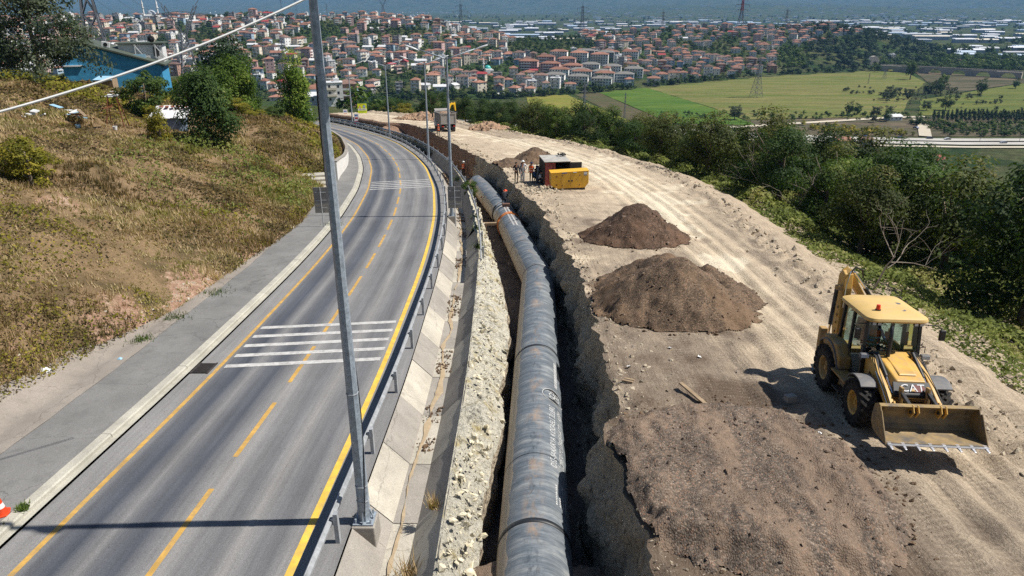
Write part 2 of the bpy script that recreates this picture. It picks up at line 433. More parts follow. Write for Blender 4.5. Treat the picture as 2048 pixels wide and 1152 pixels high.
def m_gravel(name, c, sc=14.0, lanes=None):
    m, nt, b = mk(name)
    p = pos(nt)
    cell = voro(nt, p, sc, out=1); d = voro(nt, p, sc)
    hsv = nt.nodes.new('ShaderNodeSeparateColor'); nt.links.new(cell, hsv.inputs[0])
    col = mixc(nt, 1.0, c, ramp(nt, hsv.outputs[0], [(0.0, 0.45), (0.4, 0.8), (0.75, 1.15), (0.92, 1.5), (1.0, 2.2)]), 'MULTIPLY')
    col = mixc(nt, ramp(nt, hsv.outputs[1], [(0.8, 0.0), (0.95, 0.6)]), col, (0.28, 0.16, 0.10))
    col = mixc(nt, 1.0, col, ramp(nt, noise(nt, p, 0.8, 4, 0.6), [(0.3, 0.75), (0.7, 1.25)]), 'MULTIPLY')
    fine = ramp(nt, noise(nt, mapv(nt, p, lanes) if lanes else p, 1.0 if lanes else 0.45, 4), [(0.47, 0.0), (0.56, 0.95)])
    col = mixc(nt, mth(nt, 'MULTIPLY', fine, 0.6), col, (c[0] * 1.7, c[1] * 1.55, c[2] * 1.4))
    fin(nt, b, col, 0.85, 0.3)
    h = mth(nt, 'ADD', ramp(nt, d, [(0.0, 1.0), (0.75, 0.3)]), mth(nt, 'MULTIPLY', noise(nt, p, 7.0, 6, 0.8), 1.6))
    bump(nt, b, h, 0.9, 0.03)
    return m
def m_rock(name, c1, c2, c3, sc=1.0, dist=0.12):
    m, nt, b = mk(name)
    p = pos(nt)
    n1 = noise(nt, p, 1.3 * sc, 7, 0.7)
    col = ramp(nt, n1, [(0.3, c2), (0.47, c1), (0.6, c1), (0.75, c3)])
    col = mixc(nt, 1.0, col, ramp(nt, noise(nt, p, 9.0 * sc, 5, 0.8), [(0.3, 0.5), (0.5, 1.0), (0.75, 1.25)]), 'MULTIPLY')
    hole = ramp(nt, noise(nt, p, 3.2 * sc, 4, 0.6), [(0.30, 0.35), (0.42, 1.0)])
    col = mixc(nt, 1.0, col, hole, 'MULTIPLY')
    fin(nt, b, col, 0.95, 0.15)
    h = mth(nt, 'ADD', noise(nt, p, 4.0 * sc, 8, 0.75), mth(nt, 'MULTIPLY', voro(nt, p, 5.0 * sc), -0.5))
    bump(nt, b, h, 1.0, dist)
    return m
def m_hill():
    """hillside soil under the vegetation; tint 1 = bare reddish soil"""
    m, nt, b = mk('hillside_soil')
    p = pos(nt)
    n1 = noise(nt, p, 0.35, 6, 0.65)
    base = ramp(nt, n1, [(0.3, (0.075, 0.062, 0.03)), (0.45, (0.16, 0.112, 0.06)), (0.6, (0.27, 0.185, 0.105)), (0.75, (0.13, 0.105, 0.045))])
    t = mth(nt, 'ADD', attr(nt, 'tint'), mth(nt, 'MULTIPLY', mth(nt, 'SUBTRACT', noise(nt, p, 1.2, 5, 0.7), 0.5), 1.2))
    soil = ramp(nt, noise(nt, p, 1.8, 5, 0.7), [(0.35, (0.27, 0.155, 0.105)), (0.55, (0.40, 0.26, 0.18)), (0.72, (0.50, 0.41, 0.31))])
    col = mixc(nt, ramp(nt, t, [(0.45, 0.0), (0.6, 1.0)]), base, soil)
    col = mixc(nt, 1.0, col, ramp(nt, noise(nt, p, 12.0, 4, 0.8), [(0.3, 0.55), (0.5, 1.0), (0.75, 1.35)]), 'MULTIPLY')
    fin(nt, b, col, 0.95, 0.1)
    bump(nt, b, noise(nt, p, 7.0, 6, 0.8), 1.0, 0.12)
    return m
def m_terrain():
    m, nt, b = mk('far_ground')
    p = pos(nt)
    n1 = noise(nt, p, 0.006, 8, 0.65)
    col = ramp(nt, n1, [(0.3, (0.02, 0.04, 0.014)), (0.42, (0.04, 0.066, 0.02)), (0.5, (0.075, 0.08, 0.035)), (0.56, (0.025, 0.045, 0.016)), (0.63, (0.04, 0.062, 0.02)), (0.7, (0.13, 0.115, 0.075))])
    col = mixc(nt, 1.0, col, ramp(nt, noise(nt, p, 0.12, 6, 0.75), [(0.3, 0.5), (0.5, 1.0), (0.75, 1.6)]), 'MULTIPLY')
    fin(nt, b, col, 0.95, 0.05)
    bump(nt, b, noise(nt, p, 0.2, 6, 0.75), 1.0, 2.0)
    return m
def m_field(name, c1, c2, rows=0.25, ang=0.0):
    m, nt, b = mk(name)
    p = pos(nt)
    mp = node(nt, 'ShaderNodeMapping', ins={'Vector': p, 'Rotation': (0, 0, ang), 'Scale': (0.010, 0.07, 1)})
    f = noise(nt, mp, 1.0, 6, 0.65)
    col = mixc(nt, ramp(nt, f, [(0.36, 0.0), (0.62, 1.0)]), c1, c2)
    mp2 = node(nt, 'ShaderNodeMapping', ins={'Vector': p, 'Rotation': (0, 0, ang), 'Scale': (0.04, rows, 1)})
    col = mixc(nt, 1.0, col, ramp(nt, noise(nt, mp2, 1.0, 5, 0.75), [(0.3, 0.66), (0.5, 1.0), (0.72, 1.25)]), 'MULTIPLY')
    col = mixc(nt, 1.0, col, ramp(nt, noise(nt, p, 0.5, 4, 0.8), [(0.3, 0.75), (0.7, 1.2)]), 'MULTIPLY')
    fin(nt, b, col, 0.95, 0.05)
    bump(nt, b, noise(nt, p, 0.8, 5, 0.8), 0.8, 0.4)
    return m
ASPH = m_asphalt()
PAVE = m_pave('asphalt_pavement', (0.185, 0.18, 0.172))
CONC = m_pave('worn_concrete', (0.27, 0.235, 0.20), 1.0, True)
CONC_L = m_pave('pale_concrete', (0.42, 0.385, 0.32), 1.5, True)
CONC_M = m_pave('grey_concrete', (0.29, 0.265, 0.232), 1.5, True)
KERB = m_pave('kerb_concrete', (0.40, 0.38, 0.32), 1.5, False)
DIRT = m_dirt()
GRAVEL = m_gravel('brown_gravel', (0.116, 0.08, 0.051), 26.0)
GRAVEL_R = m_gravel('reddish_gravel', (0.086, 0.053, 0.034), 26.0)
GRAVEL_F = m_gravel('spread_gravel', (0.146, 0.112, 0.085), 26.0, (1.15, 0.30, 0.3))
BANK = m_rock('pale_bank_rock', (0.64, 0.60, 0.49), (0.48, 0.38, 0.15), (0.76, 0.74, 0.68), 0.9, 0.3)
STONEM = m_rock('tan_stone', (0.46, 0.39, 0.29), (0.34, 0.28, 0.2), (0.55, 0.49, 0.4), 2.0, 0.05)
TWALL = m_rock('trench_wall_rock', (0.56, 0.47, 0.35), (0.28, 0.22, 0.16), (0.68, 0.61, 0.49), 1.3, 0.35)
CHALK = plain('chalky_stone', (0.66, 0.60, 0.46), 0.95, 0.1, 0, 0.3, 3.0, 0.5, 25, (0.48, 0.38, 0.17, 0.5), False)
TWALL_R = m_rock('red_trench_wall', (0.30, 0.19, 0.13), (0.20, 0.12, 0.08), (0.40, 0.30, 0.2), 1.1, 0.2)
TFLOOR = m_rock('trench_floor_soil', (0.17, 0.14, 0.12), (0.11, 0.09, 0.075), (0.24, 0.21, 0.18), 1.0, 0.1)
HILL = m_hill()
TERR = m_terrain()
YEL = plain('yellow_road_paint', (0.72, 0.47, 0.07), 0.75, 0.3, 0, 0.3, 2.5, 0.2, 60, (0.40, 0.29, 0.12, 0.6), False)
YEL2 = plain('faded_yellow_road_paint', (0.52, 0.31, 0.075), 0.75, 0.3, 0, 0.3, 2.5, 0.2, 60, (0.30, 0.21, 0.11, 0.8), False)
WHT = plain('white_road_paint', (0.50, 0.49, 0.47), 0.75, 0.3, 0, 0.2, 3.0, 0.2, 60, (0.27, 0.26, 0.25, 0.85), False)

def sheet(name, S, U, zf, m, parent=None, kind='structure', smooth=True):
    """grid laid along the road line: S (n,), U (k,) or (n,k)"""
    U = np.broadcast_to(np.asarray(U, float), (len(S), np.shape(U)[-1]))
    SS = np.repeat(np.asarray(S, float)[:, None], U.shape[1], 1)
    X, Y = pxy(SS, U)
    Z = zf(SS, U, X, Y)
    me = fastmesh(name, np.stack([X, Y, Z], -1).reshape(-1, 3), gridfaces(*U.shape)[:, ::-1], m, None, smooth)
    add_uv(me, np.stack([U, SS], -1).reshape(-1, 2))
    o = link(name, me, parent)
    if kind and parent is None: tag(o, kind=kind)
    return o
def sline(y0, y1, d0=0.5, g=0.006):
    s, out = s_of_y(y0), []
    e_ = s_of_y(y1) if y1 < 230 else SMAX
    while s < e_:
        out.append(s); s += d0 + g * max(0, s - 40)
    out.append(e_); return np.array(out)
S0 = s_of_y(0.0)

# ------------------------------------------------------------------ terrain sheet to the horizon
def terrain():
    def axis(lo, hi, near, step, grow):
        v = [0.0]
        for sgn, lim in ((1, hi), (-1, lo)):
            x, st = 0.0, step
            while abs(x) < abs(lim):
                x += sgn * st
                if abs(x) > near: st *= grow
                v.append(x)
        return np.unique(np.array(v))
    gx = axis(-16000, 16000, 130, 3.5, 1.05)
    gy = axis(-60, 24000, 240, 3.5, 1.035)
    X, Y = np.meshgrid(gx, gy, indexing='ij')
    Z = H(X, Y)
    s, u = psu(X, Y)
    inside = (u > uSO(s) - 60) & (u < uED(s) + 10.5) & (Y < 165) & (s < s_of_y(158))
    Z = np.where(inside, Z - 9.0 * (u > uSO(s) - 1) - 1.2, Z)
    # mountains and low ridges far off
    a_ = X / np.maximum(Y, 1)
    far = sstep(Y, 8500, 16000)
    mh = 950 + 900 * fbm(X / 5200, Y / 9000, 4, 9) + 600 * fbm(X / 1600, Y / 3000, 4, 12)
    mh *= np.interp(a_, [-2, -0.62, -0.52, -0.4, -0.1, 0.1, 0.5, 2], [0.8, 0.45, 0.35, 0.55, 1.0, 1.1, 1.0, 1.0])
    Z = Z + far * np.maximum(mh, 120)
    low = sstep(Y, 5200, 8200) * (1 - sstep(Y, 8800, 11000)) * np.interp(a_, [-1, 0.02, 0.3, 0.8], [0.0, 0.0, 1.0, 1.2])
    Z = Z + low * (95 + 110 * fbm(X / 900, Y / 1400, 4, 21))
    me = fastmesh('terrain', np.stack([X, Y, Z], -1).reshape(-1, 3), gridfaces(len(gx), len(gy)), TERR, None, True)
    tag(link('terrain', me), kind='structure')
terrain()

# ------------------------------------------------------------------ road, kerb, pavement
road_S = sline(-4, 240, 0.5, 0.006)
sheet('road', road_S, np.linspace(-7.0, 1.0, 9), lambda S, U, X, Y: zroad(Y), ASPH)
def strip(name, s0, s1, u0, u1, m, dz=0.005, parent=None, n=2, step=0.5):
    S = np.linspace(s0, s1, max(2, int((s1 - s0) / step) + 1))
    return sheet(name, S, np.linspace(u0, u1, n), lambda S_, U, X, Y: zroad(Y) + dz, m, parent)
YEL_OBJ = strip('edge_line_right', road_S[0], SMAX, -0.09, 0.10, YEL)
strip('edge_line_left', road_S[0], SMAX, -6.22, -6.07, YEL2)
i = 0
s = s_of_y(16.75) - 5.05 * 5
while s < s_of_y(190):
    tag(strip('lane_dash', s, s + 3.45, -3.17, -3.02, YEL2), kind='structure'); s += 5.05
# five white rumble bars near, five further on
def bars(y_first, gap, n, skew, w=0.32):
    for k in range(n):
        S = np.array([0.0, 1.0]); c = s_of_y(y_first) + k * gap
        V = []
        for uu in np.linspace(-5.95, -0.2, 8):
            for ds in (-w / 2, w / 2):
                x, y = pxy(c + ds + skew * (uu + 3) / 3, uu); V.append((float(x), float(y), float(zroad(y)) + 0.009))
        me = bpy.data.meshes.new('rumble_bar'); me.from_pydata(V, [], [(2 * j, 2 * j + 1, 2 * j + 3, 2 * j + 2) for j in range(7)]); me.materials.append(WHT)
        tag(link('rumble_bar', me), kind='structure')
bars(23.6, 1.04, 5, 0.35)
bars(65.4, 1.15, 5, 0.5)
# kerb: stones with joints, plus the channel strip in front of it
strip('gutter_strip', road_S[0], SMAX, -7.28, -7.08, KERB, 0.012)
kerb = thing('kerb', 'pale concrete kerb running between road and pavement', 'kerb')
tag(kerb, kind='structure')
for k in range(36):
    s0 = S0 - 3 + k * 5.2
    if s0 + 5.2 > SMAX: break
    S = np.linspace(s0 + 0.012, s0 + 5.188, 12); V = []
    dv = random.uniform(-0.006, 0.006)
    prof = [(-7.26, -0.1), (-7.26, 0.10 + dv), (-7.30, 0.135 + dv), (-7.56, 0.14 + dv), (-7.58, 0.1), (-7.58, -0.1)]
    for q in S:
        for uu, zz in prof:
            x, y = pxy(q, uu); V.append((float(x), float(y), float(zroad(y)) + zz))
    np_ = len(prof); F = [(a_ * np_ + j, a_ * np_ + j + 1, (a_ + 1) * np_ + j + 1, (a_ + 1) * np_ + j) for a_ in range(11) for j in range(np_ - 1)]
    F += [tuple(range(np_)), tuple(range(11 * np_ + np_ - 1, 11 * np_ - 1, -1))]
    me = bpy.data.meshes.new('kerb_stone'); me.from_pydata(V, [], F); me.materials.append(KERB); link('kerb_stone', me, kerb)
sheet('pavement', road_S, np.linspace(-10.2, -7.55, 5), lambda S, U, X, Y: zroad(Y) + 0.118 + 0.012 * fbm(X, Y, 3, 8), PAVE)
S = sline(-4, 75, 0.4, 0.0)
Uo = uSO(S) - 0.9
Ui = -9.8 + 0.10 * fbm(S / 2.1, S * 0, 4, 3)
sheet('concrete_gutter', S, Ui[:, None] + (Uo - Ui)[:, None] * np.linspace(0, 1, 12)[None, :],
      lambda S_, U, X, Y: zroad(Y) + 0.135 + 0.02 * fbm(X * 2, Y * 2, 3, 4) + 0.35 * sstep(-U, 10.9, 12.4) - 0.07 * np.exp(-((U + 10.7) / 0.25) ** 2), CONC)

# ------------------------------------------------------------------ hillside on the left
def hill_z(S_, U, X, Y):
    d = np.maximum(uSO(S_) - U, 0)
    z = H(X, Y)
    z = z + 1.25 * sstep(d, 0.15, 0.9) * (1 - sstep(d, 5, 16)) * sstep(S_, s_of_y(69.5), s_of_y(72.5)) * (1 - sstep(S_, s_of_y(100), s_of_y(118)))
    z = z + fbm(X / 1.7, Y / 1.7, 4, 6) * 0.55 * sstep(d, 0.3, 4) + fbm(X * 1.7, Y * 1.7, 3, 7) * 0.12 * sstep(d, 0, 1)
    return z + 0.10 - 0.28 * (1 - sstep(d, 0, 0.5))
S = sline(-8, 160, 0.42, 0.011)
k = np.linspace(0, 1, 130)
U = uSO(S)[:, None] + 0.55 - (0.25 * k + 0.75 * k ** 2)[None, :] * 80
def hill_tint(X, Y, d):
    return np.clip(1.1 - d / 4.5, 0, 1) * 0.8 * sstep(fbm(X / 2, Y / 2, 4, 31), -0.2, 0.25) * (1 - 0.7 * sstep(Y, 40, 48)) + 0.55 * sstep(fbm(X / 4, Y / 4, 4, 33), 0.3, 0.5)
SS = np.repeat(S[:, None], len(k), 1); X, Y = pxy(SS, U); Z = hill_z(SS, U, X, Y)
me = fastmesh('hillside', np.stack([X, Y, Z], -1).reshape(-1, 3), gridfaces(*U.shape), HILL, hill_tint(X, Y, uSO(SS) - U).ravel(), True)
tag(link('hillside', me), kind='structure')
def zhill(x, y):
    s_, u_ = psu(x, y); return float(hill_z(s_, u_, np.atleast_1d(x), np.atleast_1d(y))[0])

# ------------------------------------------------------------------ drainage channel beside the road: sloping slabs, each cast in one piece
CH = dict(l=1.02, a=1.78, b=2.42, r=3.28)
chan = thing('drainage_channel', 'concrete drainage channel of sloping slabs between guardrail and trench', 'channel')
def slab(name, s0, s1, pts, m, parent, th=0.12, n=7, drop=0.0):
    """pts: (u, dz) profile from the road plane; a thick slab between s0 and s1"""
    V = []; k_ = len(pts)
    for q in np.linspace(s0, s1, n):
        for off in (0, -th):
            for uu, dz in pts:
                x, y = pxy(q, uu); V.append((float(x), float(y), float(zroad(y)) + dz + off + drop))
    F = []
    for i_ in range(n - 1):
        a_, b_ = i_ * 2 * k_, (i_ + 1) * 2 * k_
        for j in range(k_ - 1): F += [(a_ + j, a_ + j + 1, b_ + j + 1, b_ + j), (a_ + k_ + j + 1, a_ + k_ + j, b_ + k_ + j, b_ + k_ + j + 1)]
        F += [(a_, b_, b_ + k_, a_ + k_), (a_ + k_ - 1, a_ + 2 * k_ - 1, b_ + 2 * k_ - 1, b_ + k_ - 1)]
    c_ = (n - 1) * 2 * k_
    for j in range(k_ - 1): F += [(j + 1, j, k_ + j, k_ + j + 1), (c_ + j, c_ + j + 1, c_ + k_ + j + 1, c_ + k_ + j)]
    me = bpy.data.meshes.new(name); me.from_pydata(V, [], F); me.materials.append(m)
    return link(name, me, parent)
s, k = s_of_y(2.0), 0
while s < s_of_y(93):
    L = random.uniform(2.9, 3.6)
    far = s > s_of_y(44)
    ml = CONC_L if k % 2 == 0 and not far else CONC_M
    mr = (CONC_L, CONC_M)[(k + 1) % 2] if not far else CONC_M
    dz = random.uniform(-0.02, 0.02)
    slab('lining_slab', s + 0.012, s + L - 0.012, [(CH['l'] + 0.02, 0.0), (CH['a'], -0.78)], ml, chan, drop=dz)
    rr = 3.28 if not far else 3.0
    slab('lining_slab', s + 0.012, s + L - 0.012, [(CH['b'], -0.80), (rr, 0.16 if not far else 0.32)], mr, chan, drop=random.uniform(-0.03, 0.03))
    slab('channel_bed', s + 0.012, s + L - 0.012, [(CH['a'] - 0.02, -0.79), (CH['b'] + 0.02, -0.80)], CONC_M if (k + 1) % 2 else CONC_L, chan, drop=dz * 0.5)
    s += L; k += 1
# yellow silt trickle and gravel along the bed
def m_silt():
    m, nt, b = mk('yellow_silt'); p = pos(nt)
    fin(nt, b, ramp(nt, noise(nt, p, 3.0, 5, 0.7), [(0.3, (0.30, 0.23, 0.15)), (0.7, (0.44, 0.34, 0.22))]), 0.9, 0.2); bump(nt, b, noise(nt, p, 20, 4), 0.5, 0.02); return m
SILT = m_silt()
S = np.linspace(s_of_y(2), s_of_y(80), 330)
c0 = 2.08 + 0.28 * fbm(S / 2.3, S * 0 + 2, 3, 14); wd = 0.002 + 0.10 * np.clip(fbm(S / 0.8, S * 0, 4, 15) + 0.35, 0, 1)
st = sheet('silt_trickle', S, c0[:, None] + wd[:, None] * np.array([-1.6, -0.6, 0.6, 1.6])[None, :], lambda S_, U, X, Y: zroad(Y) - 0.768 + 0.018 * np.exp(-((U - c0[:, None]) / 0.15) ** 2), SILT, None, 'stuff')
tag(st, 'thin yellow silt trickle along the channel bed', 'silt')

# ------------------------------------------------------------------ bank, trench and working platform
G = sline(-3, 160, 0.15, 0.0035)
GX, GY = pxy(G, G * 0)
jag = lambda s_, sd: 0.5 * fbm(s_ / 3.1, s_ * 0 + sd, 4, sd) + 0.36 * fbm(s_ / 0.8, s_ * 0, 4, sd + 2)
S_END = s_of_y(131.0)
gTL = uTL(G) + 0.55 * jag(G, 3)
gTR = uTR(G) + jag(G, 5)
closed = sstep(G, S_END - 2.5, S_END)
mid = 0.5 * (gTL + gTR)
gTL = gTL * (1 - closed) + mid * closed; gTR = gTR * (1 - closed) + (mid + 0.02) * closed
lipL = -0.10 + 0.12 * fbm(G / 2, G * 0, 3, 8)           # above the road plane
lipR = 1.45 + 0.06 * fbm(G / 2, G * 0, 3, 9)
depth = (1 - sstep(G, S_END - 8, S_END)) * (1 - 0.26 * sstep(G, s_of_y(74), s_of_y(79)))
floorz = 1.45 - 0.6 - 2.75 * depth
def cols(name, A, m, tint=None, smooth=True):
    """A: list of (u array, z-above-road array); strips between successive columns"""
    U = np.stack([q[0] for q in A], 1); DZ = np.stack([q[1] for q in A], 1); SS = np.repeat(G[:, None], U.shape[1], 1)
    X, Y = pxy(SS, U)
    me = fastmesh(name, np.stack([X, Y, zroad(Y) + DZ], -1).reshape(-1, 3), gridfaces(*U.shape)[:, ::-1], m, None if tint is None else tint(SS, U, X, Y).ravel(), smooth)
    add_uv(me, np.stack([U, SS], -1).reshape(-1, 2))
    return tag(link(name, me), kind='structure')
# bank
A = []
u0 = 3.22 - 0.28 * sstep(G, s_of_y(43), s_of_y(46)) + 0 * G
for t in np.linspace(0, 1, 22):
    u = u0 + (gTL - u0) * t
    rid = 0.5 - np.abs(fbm(GY * 1.1 + u * 0.25, u * 0.45, 4, 12)) * 1.6
    wob = (rid * 0.55 + fbm(GY * 0.5, u * 0.8, 3, 14) * 0.5) * math.sin(math.pi * min(1, t * 0.8 + 0.04)) + fbm(GX * 2.2 + u * 3, GY * 2.6, 3, 13) * 0.22 * (t > 0)
    zz = (0.14 + 0.16 * sstep(G, s_of_y(43), s_of_y(46))) * (1 - t) + (lipL - 0.55) * t + 0.12 * math.sin(math.pi * t) + wob * 0.8
    A.append((u, zz))
endbank = A[-1]
cols('trench_bank', A, BANK)
# left wall, floor, right wall
A = [endbank]
for t in np.linspace(0.06, 1, 16):
    z = endbank[1] * (1 - t) + floorz * t
    A.append((gTL + 0.12 * t + 0.30 * fbm(G / 1.2, z * 1.3 + 4, 4, 16) * math.sin(math.pi * t * 0.9) * depth, z))
for t in np.linspace(0.1, 0.9, 10):
    A.append((A[16][0] * (1 - t) + (gTR - 0.35) * t, floorz + 0.35 * fbm(G / 1.7, G * 0 + t * 3, 4, 17) * depth + 0.5 * sstep(t, 0.55, 1.0) * np.clip(fbm(G / 5, G * 0, 2, 19) + 0.2, 0, 1)))
for t in np.linspace(0, 1, 26):
    z = floorz * (1 - t) + lipR * t
    A.append((gTR - 0.40 * (1 - t) - 0.15 * math.sin(math.pi * t) + (0.7 * fbm(G / 1.6, z * 0.8, 4, 18) - 0.7 * np.abs(fbm(G / 1.3, z * 0.9, 5, 20)) + 0.22 * fbm(G / 0.3, z * 2.5, 3, 21) + 0.2) * math.sin(math.pi * min(1, 0.12 + 0.85 * t)) * depth * (t < 1), z))
lipcol = (gTR, lipR)
A[-1] = lipcol
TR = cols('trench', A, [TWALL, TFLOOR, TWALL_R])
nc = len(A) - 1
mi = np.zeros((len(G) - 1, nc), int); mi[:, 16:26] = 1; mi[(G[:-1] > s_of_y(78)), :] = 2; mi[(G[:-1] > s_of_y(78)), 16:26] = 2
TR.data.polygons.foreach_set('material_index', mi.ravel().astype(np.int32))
# platform: tyre ruts, rubble along the lips
def plat_dz(SS, U):
    X, Y = pxy(SS, U)
    e_ = uED(SS) - U; l_ = U - np.interp(SS, G, gTR)
    z = 1.45 + 0.08 * fbm(X / 3.3, Y / 3.3, 4, 22) + 0.13 * fbm(X * 1.6, Y * 1.6, 4, 23) * (0.5 + sstep(l_, 3, 0)) + 0.045 * fbm(X * 4, Y * 4, 2, 28)
    tr = (U - (0.62 * uED(SS) + 0.38 * uTR(SS)))
    for off, dp in ((-1.5, .09), (-0.7, .05), (0.4, .10), (1.25, .06), (2.1, .08), (-2.6, .05)):
        wv = off + 0.3 * fbm(SS / 9, SS * 0, 2, int(40 + off * 3))
        z = z - dp * np.exp(-((tr - wv) / 0.22) ** 2) + 0.5 * dp * np.exp(-((tr - wv - 0.42) / 0.16) ** 2)
    z = z + np.exp(-((e_ - 0.9) / 0.9) ** 2) * (0.22 + 0.40 * fbm(X * 2.3, Y * 2.3, 3, 25)) + 0.14 * np.exp(-(l_ / 0.8) ** 2) * fbm(X * 2, Y * 2, 3, 26)
    z = z + 0.14 * np.exp(-(e_ / 2.2) ** 2) * fbm(X * 2.6, Y * 2.6, 3, 27)
    return z
def zground(x, y):
    s_, u_ = psu(x, y); return float(zroad(y) + plat_dz(s_, u_)[0])
A = [lipcol]
kk = np.linspace(0, 1, 96)[1:]
for t in kk:
    u = gTR + (uED(G) - gTR) * t
    A.append((u, plat_dz(G, u) if t > 0.02 else 0.5 * (lipR + plat_dz(G, u))))
lastz = A[-1][1]
for w in (0.4, 0.9, 1.5, 2.2, 3.0, 4.0, 5.2, 6.6, 8.2, 10.0, 12.0, 14.0):
    u = uED(G) + w
    X, Y = pxy(G, u)
    zz = H(X, Y) - zroad(Y) + 0.12
    b_ = sstep(w, 0, 2.5)
    A.append((u, lastz * (1 - b_) + zz * b_ + 0.30 * fbm(X * 0.8, Y * 0.8, 4, 29) - 0.35 * b_))
def plat_tint(SS, U, X, Y):
    w = (U - uTR(SS)) / np.maximum(uED(SS) - uTR(SS), 1)
    t = 0.45 + 0.35 * np.exp(-((w - 0.62) / 0.2) ** 2) + 0.18 * sstep(Y, 35, 60) - 0.05
    grey = (1 - sstep(Y, 17, 34)) * (1 - sstep(w, 0.38, 0.62))
    t = t - 0.24 * grey - 0.30 * (1 - sstep(Y, 11, 18)) * sstep(w, 0.15, 0.4) * (1 - sstep(w, 0.62, 0.86))
    t = t - 0.16 * (1 - sstep(Y, 15.5, 19)) * (1 - sstep(w, 0.55, 0.8))
    t = t + 0.35 * sstep(fbm(X / 2.6, Y / 2.6, 3, 35), 0.2, 0.4) * (Y > 14)
    t = t - 0.30 * sstep(fbm(X / 2.2, Y / 2.8, 3, 36), 0.2, 0.45) * (1 - sstep(Y, 50, 60))
    t = np.where(U > uED(SS) - 1.5, 0.50 + 0.10 * fbm(X, Y, 2, 37), t)
    t = np.where((Y > 100) & (w > 0.6), 0.48, t)
    return t
cols('dirt_platform', A, DIRT, plat_tint)
# ================================================================== foliage materials
def m_leaf(name, stops, transl=0.25, rough=0.55, objvar=0.25):
    m, nt, b = mk(name)
    p = pos(nt)
    t = mth(nt, 'ADD', attr(nt, 'tint'), mth(nt, 'MULTIPLY', mth(nt, 'SUBTRACT', noise(nt, p, 0.5, 3), 0.5), 0.55))
    col = ramp(nt, t, stops)
    oi = node(nt, 'ShaderNodeObjectInfo', out='Random')
    col = mixc(nt, 1.0, col, ramp(nt, oi, [(0.0, 1 - objvar), (1.0, 1 + objvar)]), 'MULTIPLY')
    fin(nt, b, col, rough + 0.12, 0.16)
    tr = node(nt, 'ShaderNodeBsdfTranslucent', ins={'Color': mixc(nt, 1.0, col, (1.5, 1.7, 0.7), 'MULTIPLY')})
    mx = nt.nodes.new('ShaderNodeMixShader'); mx.inputs[0].default_value = transl
    nt.links.new(b.outputs[0], mx.inputs[1]); nt.links.new(tr, mx.inputs[2])
    nt.links.new(mx.outputs[0], nt.nodes['Material Output'].inputs[0])
    return m
LF_DARK = m_leaf('dark_green_leaves', [(0.0, (0.018, 0.038, 0.012)), (0.5, (0.039, 0.071, 0.018)), (0.85, (0.085, 0.125, 0.028)), (1.0, (0.16, 0.175, 0.055))])
LF_MID = m_leaf('green_leaves', [(0.0, (0.03, 0.055, 0.014)), (0.5, (0.065, 0.105, 0.022)), (0.85, (0.11, 0.155, 0.03)), (1.0, (0.19, 0.20, 0.06))])
LF_BRAM = m_leaf('bramble_leaves', [(0.0, (0.06, 0.08, 0.018)), (0.4, (0.135, 0.165, 0.035)), (0.75, (0.22, 0.235, 0.06)), (1.0, (0.33, 0.29, 0.12))], 0.3)
LF_YEL = m_leaf('yellowing_leaves', [(0.0, (0.07, 0.075, 0.012)), (0.5, (0.17, 0.155, 0.02)), (0.85, (0.27, 0.225, 0.03)), (1.0, (0.32, 0.23, 0.06))], 0.3)
LF_SILV = m_leaf('grey_green_leaves', [(0.0, (0.035, 0.05, 0.028)), (0.5, (0.075, 0.095, 0.055)), (0.85, (0.125, 0.145, 0.09)), (1.0, (0.18, 0.19, 0.13))])
LF_PINE = m_leaf('pine_green_leaves', [(0.0, (0.012, 0.026, 0.012)), (0.5, (0.024, 0.046, 0.018)), (1.0, (0.05, 0.075, 0.03))], 0.1)
LF_DRY = m_leaf('dry_grass_blades', [(0.0, (0.09, 0.07, 0.03)), (0.25, (0.20, 0.132, 0.068)), (0.5, (0.36, 0.25, 0.14)), (0.75, (0.52, 0.40, 0.25)), (1.0, (0.18, 0.17, 0.04))], 0.3, 0.8, 0.0)
BARK = plain('grey_bark', (0.17, 0.135, 0.10), 0.9, 0.1, 0, 0.4, 6, 0.6, 30)
BARK_D = plain('dead_branch_bark', (0.33, 0.28, 0.23), 0.9, 0.1, 0, 0.3, 6, 0.4, 30)

def quads_from(P, A, B):
    """leaf rhombi: centres P, half-axes A and B -> V,F"""
    n = len(P)
    V = np.stack([P - A, P - B * 0.9 - A * 0.1, P + A, P + B * 0.9 - A * 0.1], 1).reshape(-1, 3)
    return V, np.arange(4 * n).reshape(n, 4)
def rand_dirs(r, n):
    v = r.normal(size=(n, 3)); return v / np.linalg.norm(v, axis=1)[:, None]
def leaves(P, N, size, r, asp=0.55, flop=0.7):
    """leaf quads at P facing roughly N"""
    n = len(P)
    N = N + flop * rand_dirs(r, n); N /= np.linalg.norm(N, axis=1)[:, None] + 1e-9
    a_ = np.cross(N, rand_dirs(r, n)); a_ /= np.linalg.norm(a_, axis=1)[:, None] + 1e-9
    b_ = np.cross(N, a_)
    sz = (size * r.uniform(0.6, 1.35, n))[:, None]
    return quads_from(P, a_ * sz * 0.5, b_ * sz * 0.5 * asp)
